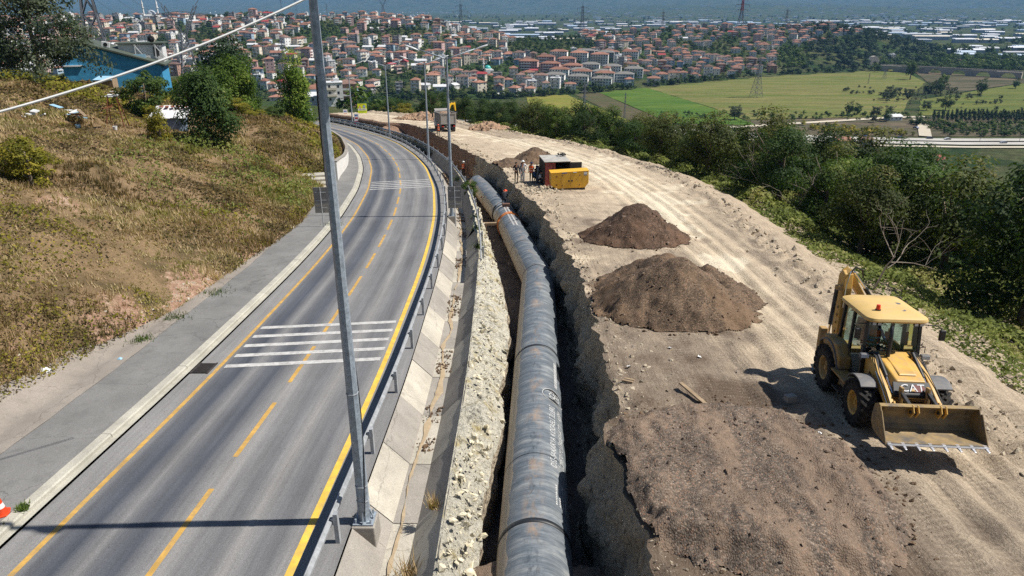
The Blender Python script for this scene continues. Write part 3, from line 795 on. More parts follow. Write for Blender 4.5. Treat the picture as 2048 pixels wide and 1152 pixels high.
def crown(seed, n, R, hz, zc, size, nclump=34, cr=0.26, taper=0.0, hollow=0.35, lump=0.25):
    """leaf clumps spread through an uneven crown: R radius, hz half height, zc centre height"""
    r = np.random.default_rng(seed)
    D = rand_dirs(r, nclump); D[:, 2] = np.where(D[:, 2] < -0.88, -D[:, 2], D[:, 2])
    rad = r.uniform(hollow, 1.0, nclump) ** 0.6 * (1 + lump * r.normal(size=nclump) * 0.6)
    C = D * rad[:, None] * (1 - cr * 0.6)
    f = 1 - taper * np.clip((C[:, 2] + 1) / 2, 0, 1)
    C[:, 0] *= f; C[:, 1] *= f
    csz = cr * r.uniform(0.6, 1.35, nclump); w = csz ** 2; w /= w.sum()
    k = r.choice(nclump, n, p=w)
    off = r.normal(size=(n, 3)); off /= np.linalg.norm(off, axis=1)[:, None]; off *= (r.uniform(0.15, 1.0, n) ** 0.45)[:, None]
    Q = C[k] + off * csz[k][:, None] * np.array([1.1, 1.1, 0.75])
    P = Q * np.array([R, R, hz]) + np.array([0, 0, zc])
    Nn = off * 0.7 + Q * 0.5 + np.array([0, 0, 0.45])
    V, F = leaves(P, Nn, size, r)
    tint = np.clip(0.45 + 0.16 * r.normal(size=nclump)[k] + 0.13 * r.normal(size=n), 0, 1)
    return V, F, np.repeat(tint, 4)
def trunk_mb(seed, h, r0, spread, top, nb=6):
    r = np.random.default_rng(seed + 99); mb = MB()
    z = np.linspace(-0.6, h * 0.72, 6); jx = np.cumsum(r.normal(size=6)) * 0.08 * h / 8; jy = np.cumsum(r.normal(size=6)) * 0.08 * h / 8
    mb.tube(np.stack([jx, jy, z], 1), np.linspace(r0, r0 * 0.35, 6), 7)
    for i_ in range(nb):
        t = r.uniform(0.35, 0.95); a_ = r.uniform(0, 6.28) + i_
        p = np.array([np.interp(t, np.linspace(0, 1, 6), jx), np.interp(t, np.linspace(0, 1, 6), jy), -0.6 + t * (h * 0.72 + 0.6)])
        e_ = np.array([math.cos(a_) * spread * r.uniform(0.5, 0.8), math.sin(a_) * spread * r.uniform(0.5, 0.8), min(top, p[2] + h * r.uniform(0.12, 0.35))])
        m_ = (p + e_) / 2 + np.array([0, 0, -0.06 * h])
        mb.tube([p, m_, e_], [r0 * 0.4, r0 * 0.26, r0 * 0.08], 5)
    return mb
def tree_meshes(key, seed, n, R, h, size, leaf, bark=None, zlow=0.25, **kw):
    zc = h * (1 + zlow) / 2; hz = h * (1 - zlow) / 2
    V, F, T = crown(seed, n, R, hz, zc, size, **kw)
    return fastmesh(key + '_crown', V, F, leaf, T), trunk_mb(seed, h, 0.03 * h + 0.03, R, h * 0.9).mesh(key + '_trunk', bark or BARK, True), (V, F, T)
def plant_tree(meshes, label, loc, sc=1.0, rz=0.0, group=None, name='broadleaf_tree', cat='tree', zs=1.0):
    t = thing(name, label, cat, loc, (0, 0, rz), group, (sc, sc, sc * zs))
    link('crown', meshes[0], t); link('trunk', meshes[1], t)
    return t
LF_OLVD = m_leaf('olive_green_leaves', [(0.0, (0.03, 0.045, 0.012)), (0.5, (0.062, 0.08, 0.02)), (0.85, (0.105, 0.115, 0.03)), (1.0, (0.17, 0.15, 0.05))])
FOR = [tree_meshes('forest', 20 + i_, 9500, 4.2, 9.0, 0.29, (LF_DARK, LF_OLVD, LF_MID, LF_DARK)[i_], zlow=(0.02, 0.08, 0.0, 0.05)[i_], nclump=(40, 34, 46, 30)[i_], cr=(0.26, 0.3, 0.24, 0.32)[i_]) for i_ in range(4)]
LOWF = [crown(60 + i_, 190, 4.4, 4.2, 4.8, 1.6, nclump=16, cr=0.36) for i_ in range(3)]
LOWP = [crown(70 + i_, 90, 2.4, 5.5, 5.5, 1.6, nclump=16, cr=0.36, taper=0.75) for i_ in range(2)]
def mass(name, protos, pts, scs, m, label=None, cat=None, seed=1, zs=None, dt=0.12):
    """many small crowns joined into one mass"""
    r = np.random.default_rng(seed); VV, FF, TT = [], [], []; n0 = 0
    for i_, (x, y, z) in enumerate(pts):
        V, F, T = protos[int(r.integers(len(protos)))]
        a_ = r.uniform(0, 6.28); c_, s_ = math.cos(a_) * scs[i_], math.sin(a_) * scs[i_]
        W = np.stack([V[:, 0] * c_ - V[:, 1] * s_ + x, V[:, 0] * s_ + V[:, 1] * c_ + y, V[:, 2] * scs[i_] * (zs[i_] if zs is not None else 1) + z], 1)
        VV.append(W); FF.append(F + n0); TT.append(np.clip(T + r.normal() * dt, 0, 1)); n0 += len(V)
    o = link(name, fastmesh(name, np.vstack(VV), np.vstack(FF), m, np.concatenate(TT)))
    return tag(o, label, cat, kind='stuff')
def onscreen(X, Y, Z, mx=160, my=160):
    d = Y * math.cos(math.radians(22.2)) - (Z - CAMZ) * math.sin(math.radians(22.2))
    v = -(Z - CAMZ) * math.cos(math.radians(22.2)) - Y * math.sin(math.radians(22.2))
    x = 1024 + 1390 * X / d; y = 576 + 1390 * v / d
    return (d > 1) & (x > -mx) & (x < 2048 + mx) & (y > -my) & (y < 1152 + my)

# ------------------------------------------------------------------ forest on the slope below the platform
def forest():
    r = np.random.default_rng(4)
    C = []
    Xc = r.uniform(-45, 420, 26000); Yc = r.uniform(18, 420, 26000)
    s_, u_ = psu(Xc, Yc); w = u_ - uED(s_); Zc = H(Xc, Yc)
    near_gap = np.interp(Yc, [0, 18, 35, 50, 70, 95, 130, 160], [13, 11, 7.5, 4.5, 3.2, 4.0, 6.0, 3])
    ok = (u_ > 0) & (w > near_gap) & (Zc > -74.0) & onscreen(Xc, Yc, Zc + 4, 300, 300) & (Yc < 300 - 0.25 * Xc + 200) & ~((Xc < -20) & (Yc < 172)) & ~((Xc < -46 + 0.3 * (Yc - 170)) & (Yc > 165))
    Xc, Yc, Zc, w = Xc[ok], Yc[ok], Zc[ok], w[ok]
    o = np.argsort(Yc + 0.5 * Xc + r.uniform(0, 25, len(Xc))); Xc, Yc, Zc, w = Xc[o], Yc[o], Zc[o], w[o]
    cell = {}
    for x, y, z, ww in zip(Xc, Yc, Zc, w):
        rad = 4.3 if y < 110 else 5.2
        k_ = (int(x // 6), int(y // 6)); bad = False
        for i_ in (-1, 0, 1):
            for j in (-1, 0, 1):
                for (px, py) in cell.get((k_[0] + i_, k_[1] + j), ()):
                    if (px - x) ** 2 + (py - y) ** 2 < rad * rad: bad = True
        if bad: continue
        cell.setdefault(k_, []).append((x, y)); C.append((x, y, z, ww))
    C = np.array(C); d = np.hypot(C[:, 0], C[:, 1]); C = C[np.argsort(d)]
    n_near = 290
    for i_, (x, y, z, ww) in enumerate(C[:n_near]):
        edge = ww < 9
        sc = r.uniform(0.72, 1.12) * (0.8 if edge else 1.0) * (0.84 if y > 118 else 0.88 if y > 70 else 1.0)
        if x > 18 and y < 60: sc *= 0.92
        k_ = int(r.integers(4))
        reg = 'beside the loader' if y < 40 else 'right of the gravel piles' if y < 62 else 'right of the generator' if y < 90 else 'right of the dump truck' if y < 125 else 'behind the dump truck'
        reg = ('small ' if sc < 0.8 else 'large ' if sc > 1.0 else '') + ('lighter' if k_ == 2 else 'dark') + ' green tree ' + ('on the platform rim ' if edge else 'in the forest below the platform rim ' if x < 40 else 'far down in the forest ') + reg
        lab = reg
        plant_tree(FOR[k_], lab, (x, y, z - 0.3), sc, r.uniform(0, 6.28), 'forest trees below the platform', 'forest_tree')
    rest = C[n_near:]
    if len(rest):
        mass('forest', LOWF, rest[:, :3], r.uniform(0.75, 1.15, len(rest)), LF_DARK, 'dark green forest covering the lower slope down to the valley', 'forest', 2)
forest()

# ------------------------------------------------------------------ bramble thicket spilling over the outer slope
def bramble():
    r = np.random.default_rng(8); n = 190000
    s_ = s_of_y(6) + (s_of_y(128) - s_of_y(6)) * r.uniform(0, 1, n) ** 1.8
    y0 = np.interp(s_, PS, PP[:, 1])
    wmin = np.interp(y0, [0, 15, 22, 40, 60, 128], [2.2, 2.0, 1.6, 1.9, 2.3, 2.5]) + 0.9 * fbm(s_ / 3, s_ * 0, 3, 51)
    wmax = np.interp(y0, [0, 20, 40, 60, 90, 128], [20, 20, 18, 14, 9, 8])
    w = wmin + (wmax - wmin) * r.uniform(0, 1, n) ** 0.9
    X, Y = pxy(s_, uED(s_) + w)
    hgt = np.clip(0.62 + 1.5 * fbm(X / 3.2, Y / 3.2, 3, 52), 0.08, 2.0) * sstep(w - wmin, -0.2, 2.0)
    keep = r.uniform(0, 1, n) < np.clip(1.1 + 1.6 * fbm(X / 2.2, Y / 2.2, 3, 55), 0.25, 1)
    Z = H(X, Y) - 0.25 + hgt * r.uniform(0.55, 1.08, n)
    P = np.stack([X, Y, Z], 1)[keep]; dist = np.linalg.norm(P - np.array([0, 0, CAMZ]), axis=1)
    V, F = leaves(P, np.tile([-0.1, -0.25, 1.0], (len(P), 1)), np.clip(dist * 0.0057, 0.12, 0.45), r, 0.6, 0.75)
    T = np.clip(0.47 + 0.75 * fbm(P[:, 0] / 2.5, P[:, 1] / 2.5, 3, 53) + 0.14 * r.normal(size=len(P)), 0, 1)
    tag(link('bramble_undergrowth', fastmesh('bramble_undergrowth', V, F, LF_BRAM, np.repeat(T, 4))), 'pale green bramble thicket covering the slope beside the dirt platform', 'undergrowth', kind='stuff')
bramble()

# ------------------------------------------------------------------ hillside: dry grass and weeds
def hill_points(n, seed, dmin=0.2, pw=1.0):
    r = np.random.default_rng(seed)
    s_ = s_of_y(4) + (s_of_y(128) - s_of_y(4)) * r.uniform(0, 1, n) ** 1.25
    d = dmin + 62 * r.uniform(0, 1, n) ** 1.35 * np.interp(np.interp(s_, PS, PP[:, 1]), [0, 20, 40, 80, 130], [0.35, 0.55, 0.8, 1.0, 1.0])
    u = uSO(s_) - d
    X, Y = pxy(s_, u)
    return r, s_, u, d, X, Y, hill_z(s_, u, X, Y)
def dry_grass():
    r, s_, u, d, X, Y, Z = hill_points(64000, 31)
    bare = hill_tint(X, Y, d)
    keep = (r.uniform(0, 1, len(X)) > bare * 0.75 - 0.05) & onscreen(X, Y, Z, 60, 60)
    X, Y, Z = X[keep], Y[keep], Z[keep]; n = len(X)
    dist = np.sqrt(X ** 2 + Y ** 2 + (Z - CAMZ) ** 2)
    tall = np.clip(0.30 + 0.5 * fbm(X / 4, Y / 4, 3, 41), 0.10, 0.75)
    nb = 6; VV = []; TT = []
    for k_ in range(nb):
        a_ = r.uniform(0, 6.28, n); L = tall * r.uniform(0.6, 1.3, n); lean = r.uniform(0.2, 0.9, n)
        base = np.stack([X + r.normal(size=n) * 0.10, Y + r.normal(size=n) * 0.10, Z - 0.03], 1)
        dr = np.stack([np.cos(a_) * lean, np.sin(a_) * lean, np.ones(n)], 1); dr /= np.linalg.norm(dr, axis=1)[:, None]
        sd = np.stack([-np.sin(a_), np.cos(a_), 0 * a_], 1) * (np.clip(dist * 0.00075, 0.012, 0.06))[:, None]
        VV.append(np.stack([base - sd, base + sd, base + dr * L[:, None]], 1))
        TT.append(np.clip(0.48 + 1.3 * fbm(X / 4.5, Y / 4.5, 4, 42) + 0.15 * r.normal(size=n), 0, 0.97))
    V = np.concatenate(VV).reshape(-1, 3); T = np.repeat(np.concatenate(TT), 3)
    tag(link('dry_grass', fastmesh('dry_grass', V, np.arange(len(V)).reshape(-1, 3), LF_DRY, T)), 'dry brown grass covering the hillside beside the road', 'grass', kind='stuff')
dry_grass()
def weeds(name, label, m, seed, n, thr, sc, dmax, hmul, sizek=0.0052, gate=None):
    r, s_, u, d, X, Y, Z = hill_points(n, seed, 0.1)
    patch = fbm(X / sc, Y / sc, 4, seed)
    keep = (patch > thr) & (d < dmax) & onscreen(X, Y, Z, 60, 60) & (r.uniform(0, 1, len(X)) > hill_tint(X, Y, d) * 0.8)
    if gate is not None: keep &= gate(X, Y, d)
    X, Y, Z, patch = X[keep], Y[keep], Z[keep], patch[keep]
    hgt = np.clip((patch - thr) * 3.0, 0.08, 1.0) * hmul
    P = np.stack([X, Y, Z + hgt * r.uniform(0.15, 1.0, len(X)) ** 0.7], 1)
    dist = np.linalg.norm(P - np.array([0, 0, CAMZ]), axis=1)
    V, F = leaves(P, np.tile([0.1, -0.3, 1.0], (len(P), 1)), np.clip(dist * sizek * 0.8, 0.08, 0.4), r, 0.6, 0.9)
    T = np.clip(0.45 + 0.6 * fbm(P[:, 0] / 1.5, P[:, 1] / 1.5, 3, seed + 2) + 0.16 * r.normal(size=len(P)), 0, 1)
    tag(link(name, fastmesh(name, V, F, m, np.repeat(T, 4))), label, 'weeds', kind='stuff')
LF_OLIV = m_leaf('olive_weed_leaves', [(0.0, (0.065, 0.058, 0.022)), (0.45, (0.155, 0.115, 0.045)), (0.8, (0.25, 0.18, 0.075)), (1.0, (0.28, 0.15, 0.07))], 0.25, 0.7)
weeds('low_weeds', 'olive brown low weeds spread over the dry hillside', LF_OLIV, 61, 170000, -0.08, 5.0, 60, 0.30)
LF_BRWN = m_leaf('brown_brush_leaves', [(0.0, (0.03, 0.024, 0.012)), (0.45, (0.075, 0.055, 0.026)), (0.8, (0.13, 0.095, 0.04)), (1.0, (0.18, 0.10, 0.05))], 0.15, 0.8)
weeds('brown_brush', 'dark brown withered brush in patches on the hillside', LF_BRWN, 83, 110000, 0.10, 4.0, 60, 0.55)
weeds('green_weeds', 'yellow green weed patches on the lower hillside near the pavement', LF_YEL, 66, 110000, 0.14, 6.0, 40, 0.75)
weeds('bright_bramble', 'green bramble bank beside the concrete steps and pavement', LF_BRAM, 71, 90000, -0.05, 5.0, 13, 1.0, gate=lambda X, Y, d: (Y > 42 + 6 * fbm(X / 3, Y / 3, 2, 5)) & (Y < 68) & (d > 0.6))
weeds('fern_bank', 'yellow green bracken along the brow of the hill below the blue house', LF_YEL, 76, 90000, -0.1, 7.0, 60, 1.0, gate=lambda X, Y, d: (Y > 70) & (d > 20))
# ================================================================== valley floor: fields, roads
def poly_sheet(name, pts, z, m, label=None):
    me = bpy.data.meshes.new(name)
    P = np.array(pts, float)
    Q = []
    for i_ in range(len(P)):
        a_, b_ = P[i_], P[(i_ + 1) % len(P)]; n = max(2, int(np.linalg.norm(b_ - a_) / 18))
        nx = np.array([-(b_ - a_)[1], (b_ - a_)[0]]); nx = nx / (np.linalg.norm(nx) + 1e-9)
        for t in np.linspace(0, 1, n, endpoint=False):
            q = a_ + (b_ - a_) * t; Q.append(q + nx * 2.2 * float(fbm(q[0] / 22, q[1] / 22, 2, 3)))
    me.from_pydata([(float(x), float(y), z) for x, y in Q], [], [tuple(range(len(Q)))]); me.materials.append(m)
    return tag(link(name, me), kind='structure')
VZ = -75.0
F_YEL = m_field('yellow_green_crop', (0.15, 0.175, 0.03), (0.22, 0.19, 0.05), 0.3, 0.25)
F_BRN = m_field('brown_fallow', (0.105, 0.085, 0.05), (0.075, 0.08, 0.035), 0.3, 0.25)
F_GRN = m_field('green_crop', (0.055, 0.115, 0.02), (0.10, 0.15, 0.028), 0.3, 0.25)
F_OLV = m_field('olive_crop', (0.10, 0.13, 0.03), (0.175, 0.16, 0.06), 0.22, 0.12)
F_DRK = m_field('dark_green_crop', (0.085, 0.115, 0.03), (0.14, 0.145, 0.04), 0.22, -0.1)
F_SCR = m_field('scrub_ground', (0.06, 0.065, 0.035), (0.14, 0.11, 0.075), 0.1, 0.4)
PALE = m_pave('pale_road', (0.42, 0.40, 0.36), 0.05, False)
PALE_T = m_pave('pale_track', (0.5, 0.44, 0.34), 0.05, False)
poly_sheet('field', [(12, 800), (57, 790), (57, 743), (95, 567), (66, 530), (20, 530)], VZ + 0.3, F_YEL)
poly_sheet('field', [(57.5, 790), (86.5, 795), (124, 567), (104, 540), (95.5, 567)], VZ + 0.3, F_BRN)
poly_sheet('field', [(87, 797), (148, 825), (182, 640), (190, 545), (124.5, 558)], VZ + 0.3, F_GRN)
poly_sheet('field', [(149, 823), (306, 935), (448, 1045), (557, 1040), (497, 867), (400, 720), (330, 600), (318, 590), (190, 575), (182, 640)], VZ + 0.3, F_OLV)
poly_sheet('field', [(401, 702), (640, 880), (660, 700), (560, 600), (430, 592), (345, 600)], VZ + 0.3, F_DRK)
poly_sheet('field', [(500, 867), (560, 1010), (645, 905), (640, 882), (470, 760)], VZ + 0.45, F_SCR)
poly_sheet('field', [(60, 520), (190, 570), (330, 596), (420, 588), (560, 590), (560, 496), (60, 500)], VZ + 0.2, F_SCR)
def ribbon(name, pts, w, z, m):
    P = np.array(pts, float); d = np.r_[0, np.cumsum(np.linalg.norm(np.diff(P, axis=0), axis=1))]
    t = np.arange(0, d[-1], 4.0); X, Y = np.interp(t, d, P[:, 0]), np.interp(t, d, P[:, 1])
    tx, ty = np.gradient(X), np.gradient(Y); n = np.hypot(tx, ty)
    V = np.stack([np.stack([X + sg * w / 2 * ty / n, Y - sg * w / 2 * tx / n, np.full_like(X, z)], 1) for sg in (-1, 1)], 1).reshape(-1, 3)
    return tag(link(name, fastmesh(name, V, gridfaces(len(X), 2)[:, ::-1], m)), kind='structure')
HW = [(-40, 548), (85, 531), (155, 514), (230, 489), (300, 482), (420, 482), (620, 486)]
ribbon('valley_road', HW, 9.5, VZ + 0.7, PALE)
ribbon('valley_road', [(x, y - 13.5) for x, y in HW], 9.5, VZ + 0.7, PALE)
ribbon('road_verge', [(x, y - 26) for x, y in HW], 5, VZ + 0.6, PALE_T)
ribbon('farm_track', [(165, 534), (205, 548), (250, 563), (303, 581), (345, 590)], 7, VZ + 0.7, PALE_T)
ribbon('farm_track', [(330, 575), (318, 545), (292, 495)], 8, VZ + 0.8, PALE_T)
ribbon('field_path', [(10, 806), (60, 800), (95, 806), (150, 832), (310, 942), (440, 1046)], 5, VZ + 0.7, PALE_T)

# ------------------------------------------------------------------ houses of the town
ROOFS = {'orange': plain('terracotta_roof', (0.28, 0.14, 0.098), 0.85, 0.2, 0, 0.3, 0.5, ov=0.25), 'brown': plain('brown_tile_roof', (0.20, 0.125, 0.10), 0.85, 0.2, 0, 0.3, 0.5, ov=0.25),
         'red': plain('red_sheet_roof', (0.36, 0.06, 0.06), 0.6, 0.3, 0, 0.2, 0.5), 'grey': plain('grey_roof', (0.20, 0.19, 0.175), 0.85, 0.2, 0, 0.25, 0.5), 'white': plain('white_sheet_roof', (0.62, 0.62, 0.62), 0.6, 0.3, 0, 0.2, 0.5)}
WALLS = {'white': plain('white_render', (0.74, 0.73, 0.70), 0.85, 0.2, 0, 0.15, 0.4, ov=0.15), 'cream': plain('cream_render', (0.64, 0.57, 0.46), 0.85, 0.2, 0, 0.15, 0.4, ov=0.15), 'pink': plain('pink_render', (0.52, 0.36, 0.33), 0.85, 0.2, 0, 0.15, 0.4),
         'grey': plain('grey_render', (0.33, 0.32, 0.31), 0.85, 0.2, 0, 0.2, 0.4), 'blue': plain('pale_blue_render', (0.33, 0.43, 0.52), 0.85, 0.2, 0, 0.15, 0.4), 'yellow': plain('yellow_render', (0.60, 0.44, 0.2), 0.85, 0.2, 0, 0.15, 0.4), 'brick': plain('brick_render', (0.36, 0.22, 0.165), 0.9, 0.2, 0, 0.25, 0.4)}
GLASSD = plain('dark_window_glass', (0.03, 0.035, 0.045), 0.15, 0.6, 0, 0.1, 1)
def house_parts(w, d, fl, wall, roof, kind='hip', balc=True):
    h = 2.9 * fl + 0.4
    wb = MB(); wb.box((0, 0, h / 2 - 2.0), (w, d, h + 4.0))
    nx = max(2, int(w / 3.6)); ny = max(2, int(d / 3.4))
    for f_ in range(fl):
        z = 2.9 * f_ + 1.75
        for i_ in range(nx):
            x = -w / 2 + w * (i_ + 0.5) / nx
            for sg in (-1, 1): wb.box((x, sg * (d / 2 + 0.02), z), (0.95, 0.1, 1.15), mi=1)
        for i_ in range(ny):
            y = -d / 2 + d * (i_ + 0.5) / ny
            for sg in (-1, 1): wb.box((sg * (w / 2 + 0.02), y, z), (0.1, 0.9, 1.15), mi=1)
    wm = wb.mesh('house_wall', [WALLS[wall], GLASSD])
    rb = MB(); o = 0.55; rh = min(w, d) * 0.20
    W, D = w / 2 + o, d / 2 + o
    if kind == 'hip':
        r_ = max(0.3, W - D) if w > d else 0.0; r2 = max(0.3, D - W) if d >= w else 0.0
        rb.add([(-W, -D, h), (W, -D, h), (W, D, h), (-W, D, h), (-r_, -r2, h + rh), (r_, -r2, h + rh), (r_, r2, h + rh), (-r_, r2, h + rh), (-W, -D, h - 0.2), (W, -D, h - 0.2), (W, D, h - 0.2), (-W, D, h - 0.2)],
               [(0, 1, 5, 4), (1, 2, 6, 5), (2, 3, 7, 6), (3, 0, 4, 7), (4, 5, 6, 7), (8, 9, 1, 0), (9, 10, 2, 1), (10, 11, 3, 2), (11, 8, 0, 3), (11, 10, 9, 8)])
    elif kind == 'gable':
        rb.add([(-W, -D, h), (W, -D, h), (W, D, h), (-W, D, h), (-W, 0, h + rh), (W, 0, h + rh), (-W, -D, h - 0.2), (W, -D, h - 0.2), (W, D, h - 0.2), (-W, D, h - 0.2)],
               [(0, 1, 5, 4), (2, 3, 4, 5), (0, 4, 3), (1, 2, 5), (6, 7, 1, 0), (8, 9, 3, 2), (9, 8, 7, 6), (7, 8, 2, 1), (9, 6, 0, 3)])
    else:
        rb.box((0, 0, h + 0.12), (w + 0.5, d + 0.5, 0.24)); rb.box((w * 0.2, d * 0.1, h + 0.9), (2.6, 2.8, 1.5))
    if kind != 'flat': rb.box((w * 0.18, d * 0.08, h + rh * 0.9), (0.7, 0.7, 1.5))
    rm = rb.mesh('house_roof', ROOFS[roof])
    bm_ = None
    if balc and fl > 1:
        bb = MB()
        for f_ in range(1, fl):
            z = 2.9 * f_ + 0.35
            for sg in (-1,):
                bb.box((-w * 0.12, sg * (d / 2 + 0.62), z), (w * 0.55, 1.25, 0.16)); bb.box((-w * 0.12, sg * (d / 2 + 1.2), z + 0.5), (w * 0.55, 0.08, 0.85))
        bm_ = bb.mesh('house_balcony', WALLS['white'] if wall != 'white' else WALLS['cream'])
    return (wm, rm, bm_), (w, d, h, wall, roof, fl, kind)
HP = []
for spec in [(9, 8.5, 2, 'white', 'orange'), (10, 9, 3, 'cream', 'orange'), (8, 8, 2, 'pink', 'brown'), (11, 9, 3, 'white', 'brown'), (9, 9, 1, 'cream', 'orange'), (10, 10, 4, 'pink', 'orange'), (8.5, 8, 3, 'grey', 'grey', 'flat'),
             (10, 8, 2, 'blue', 'orange'), (9, 8, 2, 'yellow', 'brown'), (11, 8, 1, 'white', 'white', 'gable'), (12, 9, 2, 'white', 'orange'), (9, 8, 2, 'cream', 'red', 'gable'), (8, 8, 3, 'white', 'white', 'flat'), (10, 9, 3, 'brick', 'brown'),
             (10, 9, 2, 'grey', 'orange', 'gable'), (9, 7.5, 3, 'blue', 'brown')]:
    HP.append(house_parts(*spec))
SUBN = {1: 'single storey', 2: 'two storey', 3: 'three storey', 4: 'four storey', 5: 'five storey'}
def put_house(proto, x, y, z, rz, label, group=None, name='house', cat='house', sc=None):
    (wm, rm, bm_), inf = proto
    t = thing(name, label, cat, (x, y, z), (0, 0, rz), group, sc)
    link('wall', wm, t); link('roof', rm, t)
    if bm_: link('balcony', bm_, t)
    return t
def pix(X, Y, Z):
    c_, s_ = math.cos(math.radians(22.2)), math.sin(math.radians(22.2))
    d = Y * c_ - (Z - CAMZ) * s_; v = -(Z - CAMZ) * c_ - Y * s_
    return 1024 + 1390 * X / d, 576 + 1390 * v / d
APTS = []     # long blocks of the estate in the middle of the town, (x, y, width, depth, floors, wall, roof)
def town_build():
    r = np.random.default_rng(14)
    n = 60000
    a_ = r.uniform(-0.76, 0.47, n); Y = r.uniform(640, 1330, n); X = a_ * Y
    Z = town(X, Y)
    yb = np.interp(a_, [-0.9, -0.35, -0.12, 0.0, 0.12, 0.19, 0.38, 0.46], [680, 690, 700, 720, 770, 820, 975, 1010])
    yr = np.interp(a_, [-0.9, -0.06, 0.0, 0.05, 0.19, 0.38, 0.46], [1170, 1150, 1115, 1140, 1275, 1330, 1330])
    px, py = pix(X, Y, Z)
    hid = ((px < 470) & (py > 150)) | ((px < 640) & (py > 205)) | (px < -20)
    green = fbm(X / 75, Y / 75, 3, 44)
    gap = green > np.where((a_ < -0.1) & (Y < 900), 0.10, 0.22)
    gap |= (a_ > 0.02) & (a_ < 0.09) & (Y > 1010)
    lim = (a_ > 0.36) & (Y < 1130 + 900 * (a_ - 0.36))
    ok = (Y > yb + 4) & (Y < yr + 25) & ~hid & ~lim
    est = (a_ > 0.03) & (a_ < 0.16) & (Y > 770) & (Y < 1000)
    pts, trees = [], []
    cell = {}
    def clash(x, y, rad):
        k_ = (int(x // 16), int(y // 16))
        for i_ in (-1, 0, 1):
            for j in (-1, 0, 1):
                for q in cell.get((k_[0] + i_, k_[1] + j), ()):
                    if (q[0] - x) ** 2 + (q[1] - y) ** 2 < (0.5 * (q[2] + rad)) ** 2: return True
        cell.setdefault(k_, []).append((x, y, rad)); return False
    for (bx, by, w, d, fl, wc, rc, rz) in ESTATE:
        for t in np.linspace(-w / 2, w / 2, max(2, int(w / 8))): cell.setdefault((int((bx + t) // 16), int(by // 16)), []).append((bx + t, by, 22))
    for i_ in range(n):
        if not ok[i_]: continue
        if gap[i_] or r.uniform() < 0.16:
            if len(trees) < 1500 and not clash(X[i_], Y[i_], 8.5): trees.append((X[i_], Y[i_], Z[i_]))
        elif not clash(X[i_], Y[i_], 14.4): pts.append((X[i_], Y[i_], Z[i_], a_[i_]))
    pts.sort(key=lambda q: q[1])
    big = 300 - len(ESTATE)
    rest = []
    for i_, (x, y, z, az) in enumerate(pts):
        right = az > 0.17
        w_ = np.array([4, 3, 1, 3, 2, .8, 1.2, 1, .8, 2, 3, .6, 2.4, .6, 1, .8]) if not right else np.array([4, 2, 2, 3, 2, .5, .2, .5, .5, .5, 4, .3, .3, 1, 1, .3])
        k_ = int(r.choice(len(HP), p=w_ / w_.sum()))
        rz = (0.25 * r.normal() if not right else 0.12 * r.normal() - 0.12) + (math.pi / 2 if r.uniform() < 0.25 else 0)
        if i_ < big:
            inf = HP[k_][1]
            reg = 'above the fields at the right' if az > 0.16 else ('amid the town near the estate' if az > 0.0 else ('low on the left hillside' if y < 830 else 'halfway up the left hillside'))
            roofn = {'orange': 'orange tiled', 'brown': 'brown tiled', 'red': 'red sheet', 'grey': 'grey flat', 'white': 'white'}[inf[4]]
            put_house(HP[k_], x, y, z + 0.2, rz, f'{inf[3]} {SUBN[inf[5]]} house with {roofn} roof {reg}', 'houses of the town', sc=(float(r.uniform(0.75, 1.35)), float(r.uniform(0.8, 1.25)), float(r.uniform(0.85, 1.35))))
        else: rest.append((k_, x, y, z, rz))
    # the houses too far to pick out one by one
    VV, FF, MM = [], [], []; n0 = 0; mats = []; base = {}
    for k_, (ms, inf) in enumerate(HP):
        rec = []
        for me in ms:
            if me is None: continue
            V = np.empty(len(me.vertices) * 3); me.vertices.foreach_get('co', V)
            loc = []
            for m_ in me.materials:
                if m_ not in mats: mats.append(m_)
                loc.append(mats.index(m_))
            rec.append((V.reshape(-1, 3), [tuple(p_.vertices) for p_ in me.polygons], [loc[p_.material_index] for p_ in me.polygons]))
        base[k_] = rec
    mb = MB()
    for k_, x, y, z, rz in rest:
        c_, s_ = math.cos(rz), math.sin(rz); sc = r.uniform(0.85, 1.15)
        for V, Fc, Mi in base[k_]:
            W = np.stack([(V[:, 0] * c_ - V[:, 1] * s_) * sc + x, (V[:, 0] * s_ + V[:, 1] * c_) * sc + y, V[:, 2] + z + 0.2], 1)
            mb.v.append(W); mb.f += [[q + mb.n for q in f_] for f_ in Fc]; mb.m += Mi; mb.n += len(W)
    if rest:
        me = bpy.data.meshes.new('distant_houses'); me.from_pydata(np.vstack(mb.v).tolist(), [], mb.f)
        for m_ in mats: me.materials.append(m_)
        me.polygons.foreach_set('material_index', mb.m); me.update()
        tag(link('distant_houses', me), 'dense orange roofed houses of the upper town up to the ridge', 'houses', kind='stuff')
    mass('town_trees', LOWT, trees, r.uniform(0.55, 1.15, len(trees)), LF_DARK, 'dark green trees growing between the houses of the town', 'trees', 5)
LOWT = [crown(80 + i_, 72, 4.4, 4.2, 4.4, 2.6, nclump=9, cr=0.42) for i_ in range(3)]
ESTATE = []
for row, (y, x0, n, wc, rc, fl) in enumerate([(905, 42, 2, 'pink', 'orange', 4), (862, 20, 3, 'pink', 'orange', 4), (838, 55, 3, 'white', 'orange', 3), (935, 60, 3, 'white', 'orange', 4), (880, 95, 3, 'white', 'grey', 3), (842, 78, 3, 'blue', 'grey', 3), (806, 48, 3, 'white', 'grey', 3), (968, 98, 2, 'grey', 'grey', 4), (1000, 135, 2, 'white', 'orange', 3)]):
    for k_ in range(n): ESTATE.append((x0 + k_ * 25.5, y - k_ * 5.0, 22, 12.5, fl, wc, rc, -0.2))
town_build()
WINM = MB().box((0, 0, 0), (1.5, 0.12, 1.45)).mesh('window_pane', GLASSD)
_ec = {}
